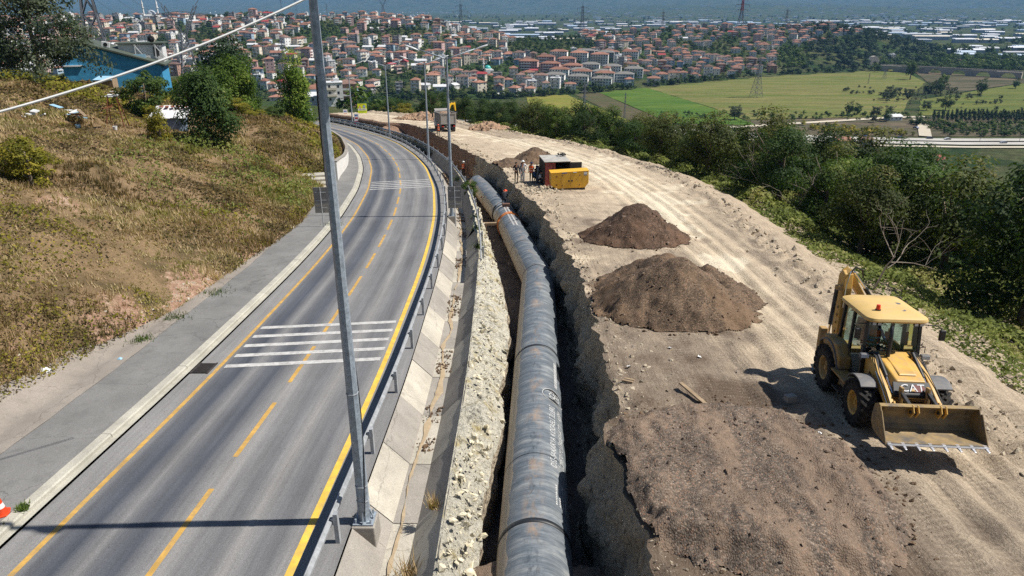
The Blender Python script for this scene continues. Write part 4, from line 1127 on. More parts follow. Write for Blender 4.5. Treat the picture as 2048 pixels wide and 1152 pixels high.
_ord = ['first', 'second', 'third', 'fourth', 'fifth', 'sixth', 'seventh', 'eighth', 'ninth', 'tenth', 'eleventh', 'twelfth']
_cnt = {}
for (x, y, w, d, fl, wc, rc, rz) in ESTATE:
    key = (w, d, fl, wc, rc)
    if key not in _ec:
        h = 2.9 * fl + 0.4
        wm = MB().box((0, 0, h / 2 - 2), (w, d, h + 4)).mesh('block_wall', WALLS[wc])
        (a1, rm, bm_), inf = house_parts(w, d, fl, wc, rc); _ec[key] = (wm, rm, bm_, h)
    wm, rm, bm_, h = _ec[key]
    z = float(town(np.array([x]), np.array([y]))[0])
    _cnt[key] = _cnt.get(key, 0) + 1
    t = thing('apartment_block', f'{wc} {SUBN[fl]} block with {"orange" if rc == "orange" else "grey"} roof, {_ord[_cnt[key] - 1]} of its kind', 'building', (x, y, z + 0.3), (0, 0, rz), 'apartment blocks of the estate')
    link('wall', wm, t); link('roof', rm, t); link('balcony', bm_, t)
    for f_ in range(fl):
        for i_ in range(7):
            q = link('window', WINM, t); q.location = (-w / 2 + w * (i_ + 0.5) / 7, -d / 2 - 0.03, 2.9 * f_ + 1.75)

# ------------------------------------------------------------------ mosques
DOME_T = plain('turquoise_dome', (0.05, 0.40, 0.36), 0.4, 0.5, 0, 0.1, 1); DOME_G = plain('lead_grey_dome', (0.38, 0.41, 0.44), 0.5, 0.5, 0, 0.1, 1)
def mosque(x, y, s_, dome, label, nmin):
    z = float(H(x, y)[0]); t = thing('mosque', label, 'mosque', (x, y, z), (0, 0, 0.3))
    MB().box((0, 0, 3.5 * s_), (16 * s_, 16 * s_, 9 * s_)).box((0, 0, 8.6 * s_), (11.5 * s_, 11.5 * s_, 2 * s_)).build('prayer_hall', WALLS['white'], t)
    MB().lathe([(5.4 * s_ * math.cos(q), 9.5 * s_ + 5.0 * s_ * math.sin(q)) for q in np.linspace(0, math.pi / 2 - 0.02, 9)], (0, 0, 0), 'z', 18).cyl((0, 0, 14.4 * s_), (0, 0, 16.5 * s_), 0.2 * s_, 0.05, 6).build('dome', dome, t, True)
    for k_ in range(nmin):
        sx = (-1, 1)[k_] * 8.5 * s_
        MB().cyl((sx, -6 * s_, -2), (sx, -6 * s_, 22 * s_), 1.1 * s_, 0.9 * s_, 8).cyl((sx, -6 * s_, 17 * s_), (sx, -6 * s_, 17.8 * s_), 1.8 * s_, 1.8 * s_, 8).cyl((sx, -6 * s_, 22 * s_), (sx, -6 * s_, 27 * s_), 1.1 * s_, 0.05, 8).build('minaret', WALLS['white'], t)
mosque(-28, 835, 0.72, DOME_T, 'small white mosque with turquoise dome among the town houses', 1)
mosque(-545, 1130, 1.15, DOME_G, 'large mosque with grey dome and twin minarets on the ridge', 2)
mosque(385, 1500, 0.9, DOME_T, 'turquoise domed mosque beyond the crest of the town', 1)

# ------------------------------------------------------------------ industrial sheds on the plain
SHW = [plain('shed_white', (0.60, 0.62, 0.66), 0.6, 0.3, 0, 0.12, 0.05), plain('shed_pale_blue', (0.40, 0.50, 0.62), 0.6, 0.3, 0, 0.12, 0.05), plain('shed_grey', (0.36, 0.38, 0.41), 0.6, 0.3, 0, 0.12, 0.05), plain('shed_cream', (0.62, 0.56, 0.46), 0.6, 0.3, 0, 0.12, 0.05)]
SHD = plain('shed_wall', (0.30, 0.33, 0.38), 0.7, 0.3, 0, 0.2, 0.05)
SHP = []
for k_, m_ in enumerate(SHW):
    wm = MB().box((0, 0, 0.40), (1, 1, 0.8)).mesh('shed_wall', (SHD, SHW[0], SHW[2], SHD)[k_])
    rb = MB()
    for j in range(3):
        y0, y1 = -0.51 + j * 0.34, -0.51 + (j + 1) * 0.34
        rb.add([(-0.51, y0, 0.8), (0.51, y0, 0.8), (0.51, y1, 0.8), (-0.51, y1, 0.8), (-0.51, (y0 + y1) / 2, 1.0), (0.51, (y0 + y1) / 2, 1.0)], [(0, 1, 5, 4), (2, 3, 4, 5), (0, 4, 3), (1, 2, 5), (3, 2, 1, 0)])
    SHP.append((wm, rb.mesh('shed_roof', m_)))
def sheds():
    r = np.random.default_rng(23); out = []
    tries = 0
    while len(out) < 298 and tries < 9000:
        tries += 1
        a_ = r.uniform(-0.12, 0.86); y = 1120 + 3000 * r.uniform() ** 1.3
        if a_ < 0.47 and y < 1750: continue
        if a_ < 0.60 and y < 1300: continue
        if a_ > 0.47 and y < 1250: continue
        x = a_ * y
        if float(H(x, y)[0]) > -74: continue
        w, d, h = r.uniform(28, 60) * (r.uniform(1, 2.6) if r.uniform() < 0.35 else 1) * (0.6 if y < 1600 else 1), r.uniform(14, 40) * (0.6 if y < 1600 else 1), r.uniform(6, 12)
        if any(abs(x - q[0]) < 0.5 * (w + q[2]) + 6 and abs(y - q[1]) < 0.5 * (d + q[3]) + 14 for q in out): continue
        out.append((x, y, w, d, h))
    for (x, y, w, d, h) in out:
        k_ = int(r.choice(4, p=[.5, .17, .21, .12])); col_ = ('white', 'pale blue', 'grey', 'cream')[k_]
        reg = 'beyond the stone bridge' if x / y > 0.5 else ('on the plain beyond the right end of the town' if x / y > 0.22 else 'on the plain beyond the middle of the town')
        t = thing('industrial_shed', f'{col_} roofed {"long" if w > 80 else "small"} industrial shed {reg}', 'shed', (x, y, VZ), (0, 0, 0.06 * r.normal()), 'industrial sheds on the plain', (w, d, h))
        link('wall', SHP[k_][0], t); link('roof', SHP[k_][1], t)
    # villages further out, nothing there can be told apart
    mb = MB()
    for k_ in range(1300):
        a_ = r.uniform(-0.8, 0.86); y = r.uniform(3600, 10500); x = a_ * y
        if fbm(x / 900, y / 1500, 2, 77) < 0.05 and a_ < 0.1: continue
        w, d, h = r.uniform(10, 40), r.uniform(10, 25), r.uniform(6, 11)
        low = float(sstep(y, 5200, 8200) * (1 - sstep(y, 8800, 11000)) * np.interp(a_, [-1, 0.02, 0.3, 0.8], [0.0, 0.0, 1.0, 1.2]))
        z = VZ + low * (95 + 110 * float(fbm(x / 900, y / 1400, 4, 21)))
        mb.box((x, y, z + h / 2), (w, d, h), mi=int(r.integers(2)))
    tag(mb.build('distant_villages', [WALLS['white'], WALLS['cream'], ROOFS['orange']]), 'tiny pale buildings scattered over the far plain', 'buildings', kind='stuff')
    # tree belts between the sheds
    T = []
    for k_ in range(1700):
        a_ = r.uniform(-0.3, 0.86); y = 1350 + 4200 * r.uniform() ** 1.5; x = a_ * y
        if a_ < 0.47 and y < 1600: continue
        if float(fbm(x / 200, y / 120, 3, 81)) > -0.1: T.append((x, y, VZ))
    mass('plain_trees', LOWT, T, r.uniform(1.0, 2.4, len(T)), LF_DARK, 'dark tree belts between the sheds on the plain', 'trees', 6)
sheds()

# ------------------------------------------------------------------ wooded knoll at the right end of the town, valley trees
def knoll():
    r = np.random.default_rng(29); P, Q = [], []
    for k_ in range(3200):
        a_ = r.uniform(0.33, 0.58); y = r.uniform(1000, 1480); x = a_ * y
        lim = 1130 + 900 * (a_ - 0.36)
        zt = float(town(np.array([x]), np.array([y]))[0])
        if a_ < 0.40 and y > lim - 30 and a_ > 0.36: continue
        if a_ < 0.36 and y > 1010 + 300 * (a_ - 0.33): continue
        (P if a_ > 0.405 else Q).append((x, y, zt))
    P, Q = P[:420], Q[:160]
    mass('pine_wood', LOWF, P, np.random.default_rng(1).uniform(0.9, 1.5, len(P)), LF_PINE, 'dark pine wood on the knoll at the right end of the town', 'wood', 7)
    mass('knoll_scrub', LOWT, Q, np.random.default_rng(2).uniform(0.6, 1.1, len(Q)), LF_MID, 'green scrub on the slope below the pine wood', 'scrub', 8)
    R = []
    for k_ in range(420):
        a_ = r.uniform(0.5, 0.80); y = r.uniform(985, 1240); x = a_ * y
        R.append((x, y + 0.25 * (x - 560) * -1 if False else y, VZ))
    mass('river_wood', LOWF, R, np.random.default_rng(3).uniform(0.8, 1.8, len(R)), LF_DARK, 'dark trees behind the stone bridge', 'wood', 9)
    B = []
    for k_ in range(260):
        a_ = r.uniform(-0.3, 0.45); y = np.interp(a_, [-0.35, -0.12, 0.0, 0.12, 0.19, 0.38, 0.46], [690, 700, 718, 768, 818, 970, 1005]) + r.uniform(-10, 6); B.append((a_ * y, y, float(H(a_ * y, y)[0])))
    mass('town_hedge', LOWT, B, np.random.default_rng(4).uniform(0.4, 1.0, len(B)), LF_DARK, 'belt of trees along the foot of the town', 'hedge', 10)
knoll()
VT_P = [tree_meshes('valley', 40, 1500, 5.0, 13, 0.95, LF_DARK, zlow=0.1), tree_meshes('valley', 41, 1500, 5.5, 12, 0.95, LF_SILV, zlow=0.12, lump=0.5), tree_meshes('valley', 42, 1500, 4.5, 16, 0.95, LF_MID, zlow=0.12)]
vt = [(494, 897, 2, 1.45, 'tall bright green tree standing in front of the stone bridge'), (485, 742, 0, 1.35, 'dark round tree standing alone in the right-hand field'), (181, 575, 1, 1.1, 'grey green round tree at the near edge of the big olive field'),
      (284, 598, 0, 0.95, 'dark twin-crowned tree beside the farm track bend'), (293, 602, 0, 0.8, 'smaller dark tree touching the tree at the track bend'), (303, 590, 1, 0.85, 'grey green willow beside the farm track'), (318, 598, 1, 0.8, 'leaning grey green willow right of the track willow'),
      (376, 712, 1, 1.2, 'grey green tree amid the scrub in the middle of the field'), (366, 700, 1, 0.8, 'low grey green tree left of the mid-field tree'), (392, 708, 1, 0.95, 'grey green tree right of the mid-field tree'), (446, 755, 0, 1.25, 'dark tree in the riverside clump below the bridge'),
      (455, 762, 1, 1.35, 'grey tree in the riverside clump below the bridge'), (464, 775, 2, 1.3, 'yellow green tall tree in the riverside clump below the bridge'), (436, 752, 0, 0.95, 'low dark tree at the foot of the riverside clump'), (383, 628, 0, 1.1, 'dark vase shaped tree behind the nursery rows'),
      (366, 628, 1, 0.85, 'narrow grey green tree left of the vase shaped tree'), (300, 566, 0, 0.75, 'small dark tree by the nursery hut'), (287, 561, 1, 0.6, 'pale willow shrub by the nursery hut'), (316, 548, 0, 0.6, 'dark shrub tree beside the nursery path'), (95, 800, 0, 1.35, 'big dark tree at the foot of the town beside the field path'),
      (57, 792, 0, 0.55, 'small dark bush at the corner of the yellow field'), (120, 556, 0, 0.45, 'small dark bush beside the valley road'), (640, 895, 2, 1.2, 'green tree at the right end of the stone bridge'), (560, 800, 0, 0.9, 'dark shrub tree in the scrub before the bridge')]
for (x, y, k_, sc, lab) in vt: plant_tree(VT_P[k_], lab, (x, y, VZ), sc, x, None, 'valley_tree')
r = np.random.default_rng(33)
rows = []
for j in range(7):
    for k_ in range(46): rows.append((334 + k_ * 3.6 + j * 3 + r.normal() * 0.3, 560 + j * 5.2 + r.normal() * 0.3, VZ))
mass('nursery_rows', LOWP, rows, r.uniform(0.5, 0.8, len(rows)), LF_PINE, 'rows of clipped conifers in the nursery beside the valley road', 'nursery trees', 11)
rows = [(r.uniform(225, 300), r.uniform(500, 548), VZ) for k_ in range(230)]
rows = [q for q in rows if q[0] < 232 + 1.3 * (548 - q[1])]
mass('nursery_shrubs', LOWT, rows, r.uniform(0.25, 0.6, len(rows)), LF_YEL, 'mixed yellow green shrubs of the nursery left of its drive', 'shrubs', 12, dt=0.3)
rows = [(r.uniform(312, 470), r.uniform(498, 556), VZ) for k_ in range(420)]
mass('nursery_plots', LOWT, rows, r.uniform(0.25, 0.55, len(rows)), LF_DARK, 'dark green shrub plots of the nursery right of its drive', 'shrubs', 13, dt=0.3)
rows = [(r.uniform(120, 345), r.uniform(570, 610), VZ) for k_ in range(130)]
mass('track_scrub', LOWT, rows, r.uniform(0.2, 0.5, len(rows)), LF_DARK, 'dark scrub along the farm track beside the olive field', 'scrub', 14)
rows = [(q * 0.83 + 130 + r.normal() * 9, 690 + r.normal() * 40 + q * 0.12, VZ) for q in r.uniform(280, 420, 150)]
mass('stream_scrub', LOWT, rows, r.uniform(0.2, 0.6, len(rows)), LF_SILV, 'grey green scrub along the stream across the field', 'scrub', 15)
# cypress rows on the town slope
cyp = [crown(90, 160, 1.4, 6, 6, 0.9, nclump=14, cr=0.35, taper=0.7)]
rows = [(96 + k_ * 3.0 + r.normal() * 0.6, 1085 + r.normal() * 6, float(H(96 + k_ * 3, 1085)[0])) for k_ in range(18)] + [(70 + k_ * 4.5, 800 - k_ * 1.0, float(H(70 + k_ * 4.5, 800)[0])) for k_ in range(15)]
mass('cypress_row', cyp, rows, r.uniform(0.5, 1.25, len(rows)), LF_PINE, 'dark cypress row beside the estate blocks', 'cypresses', 16)

# ------------------------------------------------------------------ stone bridge, ruin, valley houses
STONE = m_rock('bridge_stone', (0.40, 0.36, 0.31), (0.30, 0.27, 0.23), (0.5, 0.46, 0.4), 0.25, 0.3)
def bridge():
    A, B = np.array([519, 1023.0]), np.array([640, 908.0]); L = float(np.linalg.norm(B - A)); ang = math.atan2(B[1] - A[1], B[0] - A[0])
    t = thing('stone_bridge', 'long grey stone bridge of round arches across the valley scrub', 'bridge', (A[0], A[1], VZ), (0, 0, ang))
    nb = 6; bay = L / nb
    for k_ in range(nb):
        x0, x1 = k_ * bay, (k_ + 1) * bay; c_ = (x0 + x1) / 2; rr = bay * (0.30 if k_ else 0.16); zb = 0.6
        top = 8.5 - 0.15 * abs(k_ - 2.5)
        mb = MB(); th = np.linspace(0, math.pi, 13)
        arc = [(c_ - rr * math.cos(q), zb + rr * 0.75 * math.sin(q)) for q in th]
        for y in (0,):
            poly = [(x0, -1), (x0, top), (x1, top), (x1, -1), (arc[-1][0], -1)] + arc[::-1] + [(arc[0][0], -1)]
            mb.prism(poly, 'y', -3.5, 3.5)
        mb.build('arch_span', STONE, t)
        MB().prism([(x0 - 1.8, 3.6), (x0, 5.6), (x0 + 1.8, 3.6)], 'z', -1, 5.0).prism([(x0 - 1.8, -3.6), (x0 + 1.8, -3.6), (x0, -5.6)], 'z', -1, 5.0).build('cutwater', STONE, t)
    MB().box((L / 2, 3.3, 8.9), (L, 0.5, 1.0)).box((L / 2, -3.3, 8.9), (L, 0.5, 1.0)).build('parapet', STONE, t)
bridge()
t = thing('stone_ruin', 'pale ruined stone gate at the left end of the bridge', 'ruin', (533, 1075, VZ), (0, 0, 0.2))
mb = MB(); th = np.linspace(0, math.pi, 11); arc = [(-3.5 * math.cos(q), 6 + 3.5 * math.sin(q)) for q in th]
mb.prism([(-8, -1), (-8.5, 12), (-5, 16), (0, 17), (4, 15.5), (6, 11), (8, 11), (8, -1), (3.5, -1)] + arc[::-1] + [(-3.5, -1)], 'y', -3, 3); mb.build('gate_arch', STONE, t)
MB().prism([(8, -1), (8, 10), (14, 9), (20, 4), (27, 3), (27, -1)], 'y', -2.5, 2.5).build('broken_wall', STONE, t)
for k_, (x, y, pr, rz, lab) in enumerate([(213, 452, 14, 0.2, 'grey gabled house at the forest edge below the valley road'), (231, 456, 2, -0.4, 'brown roofed house at the forest edge below the valley road'), (243, 398, 11, 0.5, 'red sheet roof among the forest treetops'),
                                        (590, 1135, 12, 0.1, 'white flat roofed office block beside the river wood'), (648, 1120, 4, 0.3, 'low cream house in the trees behind the bridge'), (700, 1140, 8, 0.2, 'yellow house in the trees behind the bridge'), (309, 574, 9, 0.15, 'small white roofed nursery hut beside the farm track'),
                                        (-92, 345, 9, 0.2, 'white gabled house by the road bend below the hill'), (-97, 352, 7, 0.35, 'pale blue house behind the road signs'), (-84, 338, 12, 0.3, 'white flat roofed house by the road bend'), (-86, 372, 13, 0.3, 'brick coloured house behind the white house at the road bend')]):
    put_house(HP[pr], x, y, float(H(x, y)[0]) - (1.0 if k_ == 2 else -2.5 if k_ > 6 else 0), rz, lab)

# ------------------------------------------------------------------ pylons
STEEL = plain('galvanised_lattice', (0.13, 0.135, 0.15), 0.6, 0.4, 0.1, 0.2, 0.2); STEEL_RED = plain('red_lattice', (0.45, 0.07, 0.06), 0.6, 0.4, 0, 0.2, 0.2)
INSU = plain('insulator_glass', (0.16, 0.12, 0.10), 0.3, 0.5, 0, 0.1, 1)
def lattice(mb, z0, z1, w0, w1, n, th, mi=0):
    for k_ in range(n):
        a0, a1 = z0 + (z1 - z0) * k_ / n, z0 + (z1 - z0) * (k_ + 1) / n
        b0, b1 = (w0 + (w1 - w0) * k_ / n) / 2, (w0 + (w1 - w0) * (k_ + 1) / n) / 2
        c0 = [(-b0, -b0, a0), (b0, -b0, a0), (b0, b0, a0), (-b0, b0, a0)]; c1 = [(-b1, -b1, a1), (b1, -b1, a1), (b1, b1, a1), (-b1, b1, a1)]
        for i_ in range(4):
            j = (i_ + 1) % 4
            mb.bar(c0[i_], c1[i_], th * 1.5, th * 1.5, mi); mb.bar(c0[i_], c1[j], th * 0.8, th * 0.8, mi); mb.bar(c0[j], c1[i_], th * 0.8, th * 0.8, mi); mb.bar(c1[i_], c1[j], th * 0.7, th * 0.7, mi)
def pylon_proto(kind, th=0.3):
    """unit: 40 m tall"""
    P = []
    b = MB(); red = kind == 'red'
    if kind == 'delta':
        lattice(b, 0, 22, 9, 2.4, 5, th); P.append(('tower_body', b, STEEL))
        for sg in (-1, 1):
            m_ = MB()
            for q in range(5):
                z0, z1 = 22 + q * 3, 25 + q * 3; x0, x1 = sg * (0.6 + q * 1.5), sg * (0.6 + (q + 1) * 1.5)
                for y in (-0.9, 0.9):
                    m_.bar((x0 - 0.8, y, z0), (x1 - 0.8, y, z1), th, th); m_.bar((x0 + 0.8, y, z0), (x1 + 0.8, y, z1), th, th); m_.bar((x0 - 0.8, y, z0), (x1 + 0.8, y, z1), th * .7, th * .7)
            m_.bar((sg * 8, 0, 37), (sg * 11, 0, 41), th, th); P.append(('arm', m_, STEEL))
        m_ = MB()
        for y in (-0.9, 0.9): m_.bar((-14, y * 0.3, 32.5), (14, y * 0.3, 32.5), th, th); m_.bar((-14, 0, 32.5), (0, y, 34.2), th, th); m_.bar((14, 0, 32.5), (0, y, 34.2), th, th)
        for q in range(-12, 13, 3): m_.bar((q, 0, 32.5), (q + 1.5, 0, 34 - abs(q) * 0.1), th * .7, th * .7)
        P.append(('crossarm', m_, STEEL)); xs = [(-12.5, 32.3), (0, 32.3), (12.5, 32.3)]
    else:
        lattice(b, 0, 24, 8, 2.2, 5, th); lattice(b, 24, 37, 2.2, 1.4, 5, th, 1 if red else 0)
        b.bar((-0.6, 0, 37), (0, 0, 41), th, th, 1 if red else 0); b.bar((0.6, 0, 37), (0, 0, 41), th, th, 1 if red else 0); P.append(('tower_body', b, [STEEL, STEEL_RED]))
        xs = []
        for z, w in ((25, 6.2), (30, 7.4), (35, 5.4)):
            m_ = MB()
            for sg in (-1, 1):
                for y in (-0.8, 0.8): m_.bar((0, y, z), (sg * w, 0, z), th, th); m_.bar((0, y, z + 1.6), (sg * w, 0, z), th * .8, th * .8)
                for q in (0.3, 0.6): m_.bar((sg * w * q, 0, z), (sg * w * q, 0, z + 1.6 * (1 - q)), th * .7, th * .7)
                xs.append((sg * w, z))
            P.append(('crossarm', m_, STEEL))
    for x, z in xs:
        P.append(('insulator', MB().cyl((x, 0, z), (x, 0, z - 2.2), 0.16, 0.16, 6), INSU))
    return [(n_, b_.mesh(n_, m_), m_) for n_, b_, m_ in P]
PYP = {'delta': pylon_proto('delta', 0.3), 'double': pylon_proto('double', 0.15), 'red': pylon_proto('red', 0.25), 'slim': pylon_proto('double', 0.3)}
def pylon(kind, x, y, top, label, rz=0.0, base=None, sx=1.0):
    z = float(H(x, y)[0]) if base is None else base
    s_ = (top - z) / 41.0
    t = thing('transmission_tower', label, 'pylon', (x, y, z - 0.2), (0, 0, rz), None, (s_ * sx, s_ * sx, s_))
    for n_, me, m_ in PYP[kind]: link(n_, me, t)
pylon('delta', -202, 455, 16, 'Y shaped lattice pylon rising behind the dark hillside tree', 0.5, -30)
pylon('slim', -181, 320, 52, 'tall lattice pylon behind the big left tree, cut off by the top edge', 0.4, None, 0.8)
pylon('delta', -205, 1190, 26, 'Y shaped lattice pylon on the ridge above the left town hillside', 0.1)
pylon('double', -96, 1400, 20, 'lattice pylon on the skyline between the tallest lamp post and the sheds', 0.2)
pylon('double', 142, 1500, 18, 'lattice pylon standing among the sheds behind the estate', 0.2)
pylon('double', 300, 1480, 4, 'lattice pylon beyond the middle of the right town half', 0.3)
pylon('red', 455, 1480, 32, 'tall lattice pylon with red top beyond the right town half', 0.1)
pylon('double', 560, 1520, 8, 'lattice pylon just left of the pine wood on the skyline', 0.3)
pylon('slim', 56, 553, -41, 'slim lattice pylon at the end of the yellow field', 0.7, None, 0.55)
pylon('slim', 92, 580, -52, 'short slim lattice pylon in the brown field', 0.5, None, 0.4)
pylon('double', 246, 722, -33, 'broad lattice pylon in the left part of the olive field', 0.6, None, 1.15)
pylon('slim', 420, 850, -61, 'short lattice mast in the olive field before the bridge', 0.3, None, 0.5)
pylon('double', 466, 905, -58, 'squat lattice pylon in the far corner of the olive field', 0.5, None, 1.3)
pylon('slim', -238, 760, -18, 'slim lattice mast in front of the left town hillside', 0.5, None, 0.5)
pylon('slim', -354, 1150, 32, 'first of two slim masts on the left ridge', 0.3, None, 0.4)
pylon('slim', -336, 1165, 26, 'second of two slim masts on the left ridge', 0.3, None, 0.4)
pylon('slim', -292, 1180, 16, 'short mast on the ridge left of the near lamp post', 0.3, None, 0.4)
def wire(name, a_, b_, sag, r_, m, label, cat='cable', n=30):
    t = np.linspace(0, 1, n)[:, None]; P = np.array(a_) * (1 - t) + np.array(b_) * t; P[:, 2] -= sag * 4 * (t * (1 - t))[:, 0]
    return tag(MB().tube(P, r_, 5).build(name, m), label, cat, 'overhead cables')
WIRE = plain('grey_cable', (0.20, 0.21, 0.23), 0.5, 0.4, 0.2, 0.1, 1)
for k_, (dx, dz) in enumerate(((-4.5, 41), (0, 44), (4.5, 41))):
    wire('power_line', (-190 + dx * 1.5, 320, dz - 4), (-430 + dx * 5, 900, 4 + k_), 14, 0.09, WIRE, ('first', 'second', 'third')[k_] + ' power line running from the tall left pylon to the ridge')
# ------------------------------------------------------------------ vehicles and lamps on the valley road
CARP = [plain('car_white', (0.6, 0.6, 0.6), 0.3, 0.5), plain('car_dark', (0.03, 0.04, 0.06), 0.3, 0.5), plain('car_silver', (0.4, 0.42, 0.45), 0.3, 0.5), plain('car_blue', (0.05, 0.09, 0.2), 0.3, 0.5)]
TYRE = plain('tyre_rubber', (0.022, 0.021, 0.020), 0.85, 0.25, 0, 0.3, 6, 0.3, 50, (0.10, 0.085, 0.07, 0.5))
body = [(-2.2, 0.3), (-2.25, 0.75), (-1.5, 0.92), (-0.9, 1.42), (0.9, 1.45), (1.6, 0.95), (2.2, 0.85), (2.25, 0.3)]
CB = [MB().prism(body, 'y', -0.88, 0.88).mesh('car_body', m_) for m_ in CARP]
CW = MB().prism([(-1.38, 0.95), (-0.85, 1.38), (0.85, 1.40), (1.45, 0.98)], 'y', -0.9, 0.9).mesh('car_window', GLASSD)
CR = MB().cyl((0, -0.12, 0), (0, 0.12, 0), 0.34, 0.34, 10).mesh('car_wheel', TYRE)
def car(x, y, z, rz, k_, label):
    t = thing('car', label, 'car', (x, y, z), (0, 0, rz), 'cars on the valley road'); link('body', CB[k_], t); link('window', CW, t)
    for a_ in (-1.4, 1.4):
        for b_ in (-0.82, 0.82): q = link('wheel', CR, t); q.location = (a_, b_, 0.34)
for x, dy, k_, lab in [(270, 2, 1, 'dark car at the edge of the road left of the nursery drive'), (290, 3, 1, 'dark car parked right beside the nursery drive'), (247, 2, 3, 'blue car on the valley road left of the dark cars'), (330, -13, 2, 'silver van driving on the near lane of the valley road'), (113, 2, 0, 'white car on the stretch of road below the green field'), (122, -12, 2, 'silver car on the stretch of road below the brown field'), (300, 0, 0, 'white car beside the median of the valley road')]:
    y = float(np.interp(x, [q[0] for q in HW], [q[1] for q in HW])) + dy
    car(x, y, VZ + 0.72, 0.05, k_, lab)
car(303, 528, VZ + 0.85, 1.9, 3, 'blue car on the nursery drive')
SLP = MB().cyl((0, 0, 0), (0, 0, 9), 0.14, 0.09, 6).mesh('pole', STEEL); SLA = MB().bar((-1.6, 0, 9.2), (1.6, 0, 9.2), 0.14, 0.14).box((-1.7, 0, 9.2), (0.9, 0.3, 0.16)).box((1.7, 0, 9.2), (0.9, 0.3, 0.16)).mesh('lamp_arm', STEEL)
for k_, x in enumerate((104, 110, 140, 232, 262, 318, 345, 385)):
    y = float(np.interp(x, [q[0] for q in HW], [q[1] for q in HW])) - 6.7
    t = thing('street_lamp', f'small double armed street lamp on the valley road median, {_ord[k_]} from the left', 'street lamp', (x, y, VZ + 0.6), (0, 0, 1.57), 'street lamps on the valley road'); link('pole', SLP, t); link('lamp_arm', SLA, t)
# far air
HZ = bpy.data.materials.new('haze_air'); HZ.use_nodes = True; nt = HZ.node_tree; nt.nodes.clear()
pv = nt.nodes.new('ShaderNodeVolumePrincipled'); pv.inputs['Color'].default_value = (0.25, 0.53, 1.0, 1); pv.inputs['Density'].default_value = 0.000058; pv.inputs['Anisotropy'].default_value = 0.0
om = nt.nodes.new('ShaderNodeOutputMaterial'); nt.links.new(pv.outputs[0], om.inputs['Volume'])
hz = tag(MB().box((0, 11900, 780), (36000, 24400, 1800)).build('haze', HZ), 'thin blue haze over the far plain and mountains', 'haze', kind='stuff')
# ================================================================== roadside furniture
GALV = plain('galvanised_steel', (0.40, 0.415, 0.43), 0.5, 0.5, 0.15, 0.3, 5.0, 0.05, 60, (0.24, 0.24, 0.24, 0.4))
POLE = plain('lamp_post_steel', (0.33, 0.38, 0.43), 0.45, 0.5, 0.15, 0.4, 9.0, 0.05, 60, (0.20, 0.23, 0.27, 0.7))
LAMPH = plain('lamp_head_grey', (0.55, 0.56, 0.57), 0.4, 0.5, 0.1, 0.1, 3)
BLACK = plain('black_paint', (0.018, 0.018, 0.020), 0.45, 0.5, 0, 0.3, 4, 0, 40, (0.09, 0.08, 0.07, 0.35))
RUST = plain('rusty_steel', (0.17, 0.065, 0.03), 0.9, 0.2, 0.1, 0.4, 4, 0.3, 40)
CABLE_B = plain('black_cable', (0.02, 0.02, 0.022), 0.5, 0.4)
CABLE_W = plain('white_cable', (0.74, 0.74, 0.72), 0.45, 0.4, 0, 0.1, 2)
def wrail(name, y0, y1, uf, label, gap=4.0, h=0.76):
    """w-beam guardrail: sections and posts, each a part"""
    t = thing(name, label, 'guardrail', group='guardrails along the road')
    prof = [(0.0, h - 0.31), (-0.035, h - 0.29), (-0.045, h - 0.235), (0.035, h - 0.185), (0.035, h - 0.13), (-0.045, h - 0.08), (-0.035, h - 0.02), (0.0, h)]
    s = s_of_y(y0); e_ = s_of_y(y1)
    while s < e_:
        V = []; n = 7
        for q in np.linspace(s - 0.03, s + gap + 0.03, n):
            u = float(uf(q))
            for k_, (du, z) in enumerate(prof):
                x, y = pxy(q, u + du); V.append((float(x), float(y), float(zroad(y)) + z))
        k_ = len(prof)
        me = bpy.data.meshes.new('rail_section'); me.from_pydata(V, [], [(a_ * k_ + j, a_ * k_ + j + 1, (a_ + 1) * k_ + j + 1, (a_ + 1) * k_ + j) for a_ in range(n - 1) for j in range(k_ - 1)])
        me.materials.append(GALV); me.polygons.foreach_set('use_smooth', [True] * len(me.polygons))
        o = link('rail_section', me, t); sm = o.modifiers.new('thick', 'SOLIDIFY'); sm.thickness = 0.012
        x, y = pxy(s + gap * 0.5, float(uf(s + gap * 0.5)) + 0.13)
        x, y = float(x), float(y)
        MB().box((x, y, float(zroad(y)) + 0.1), (0.10, 0.14, 1.5)).box((x - 0.07, y, float(zroad(y)) + h - 0.15), (0.10, 0.08, 0.18)).build('post', GALV, t)
        s += gap
    return t
wrail('guardrail', 3.0, 172, lambda s: np.interp(s, [s_of_y(2), s_of_y(16), s_of_y(38), s_of_y(60), s_of_y(90), s_of_y(170)], [0.62, 0.72, 0.84, 0.86, 0.6, 0.5]), 'steel guardrail along the right edge of the road beside the yellow line')
wrail('guardrail', 36.5, 160, lambda s: np.interp(s, [s_of_y(36), s_of_y(60), s_of_y(90), s_of_y(160)], [3.42, 3.15, 2.7, 2.6]), 'second steel guardrail between drainage channel and trench')

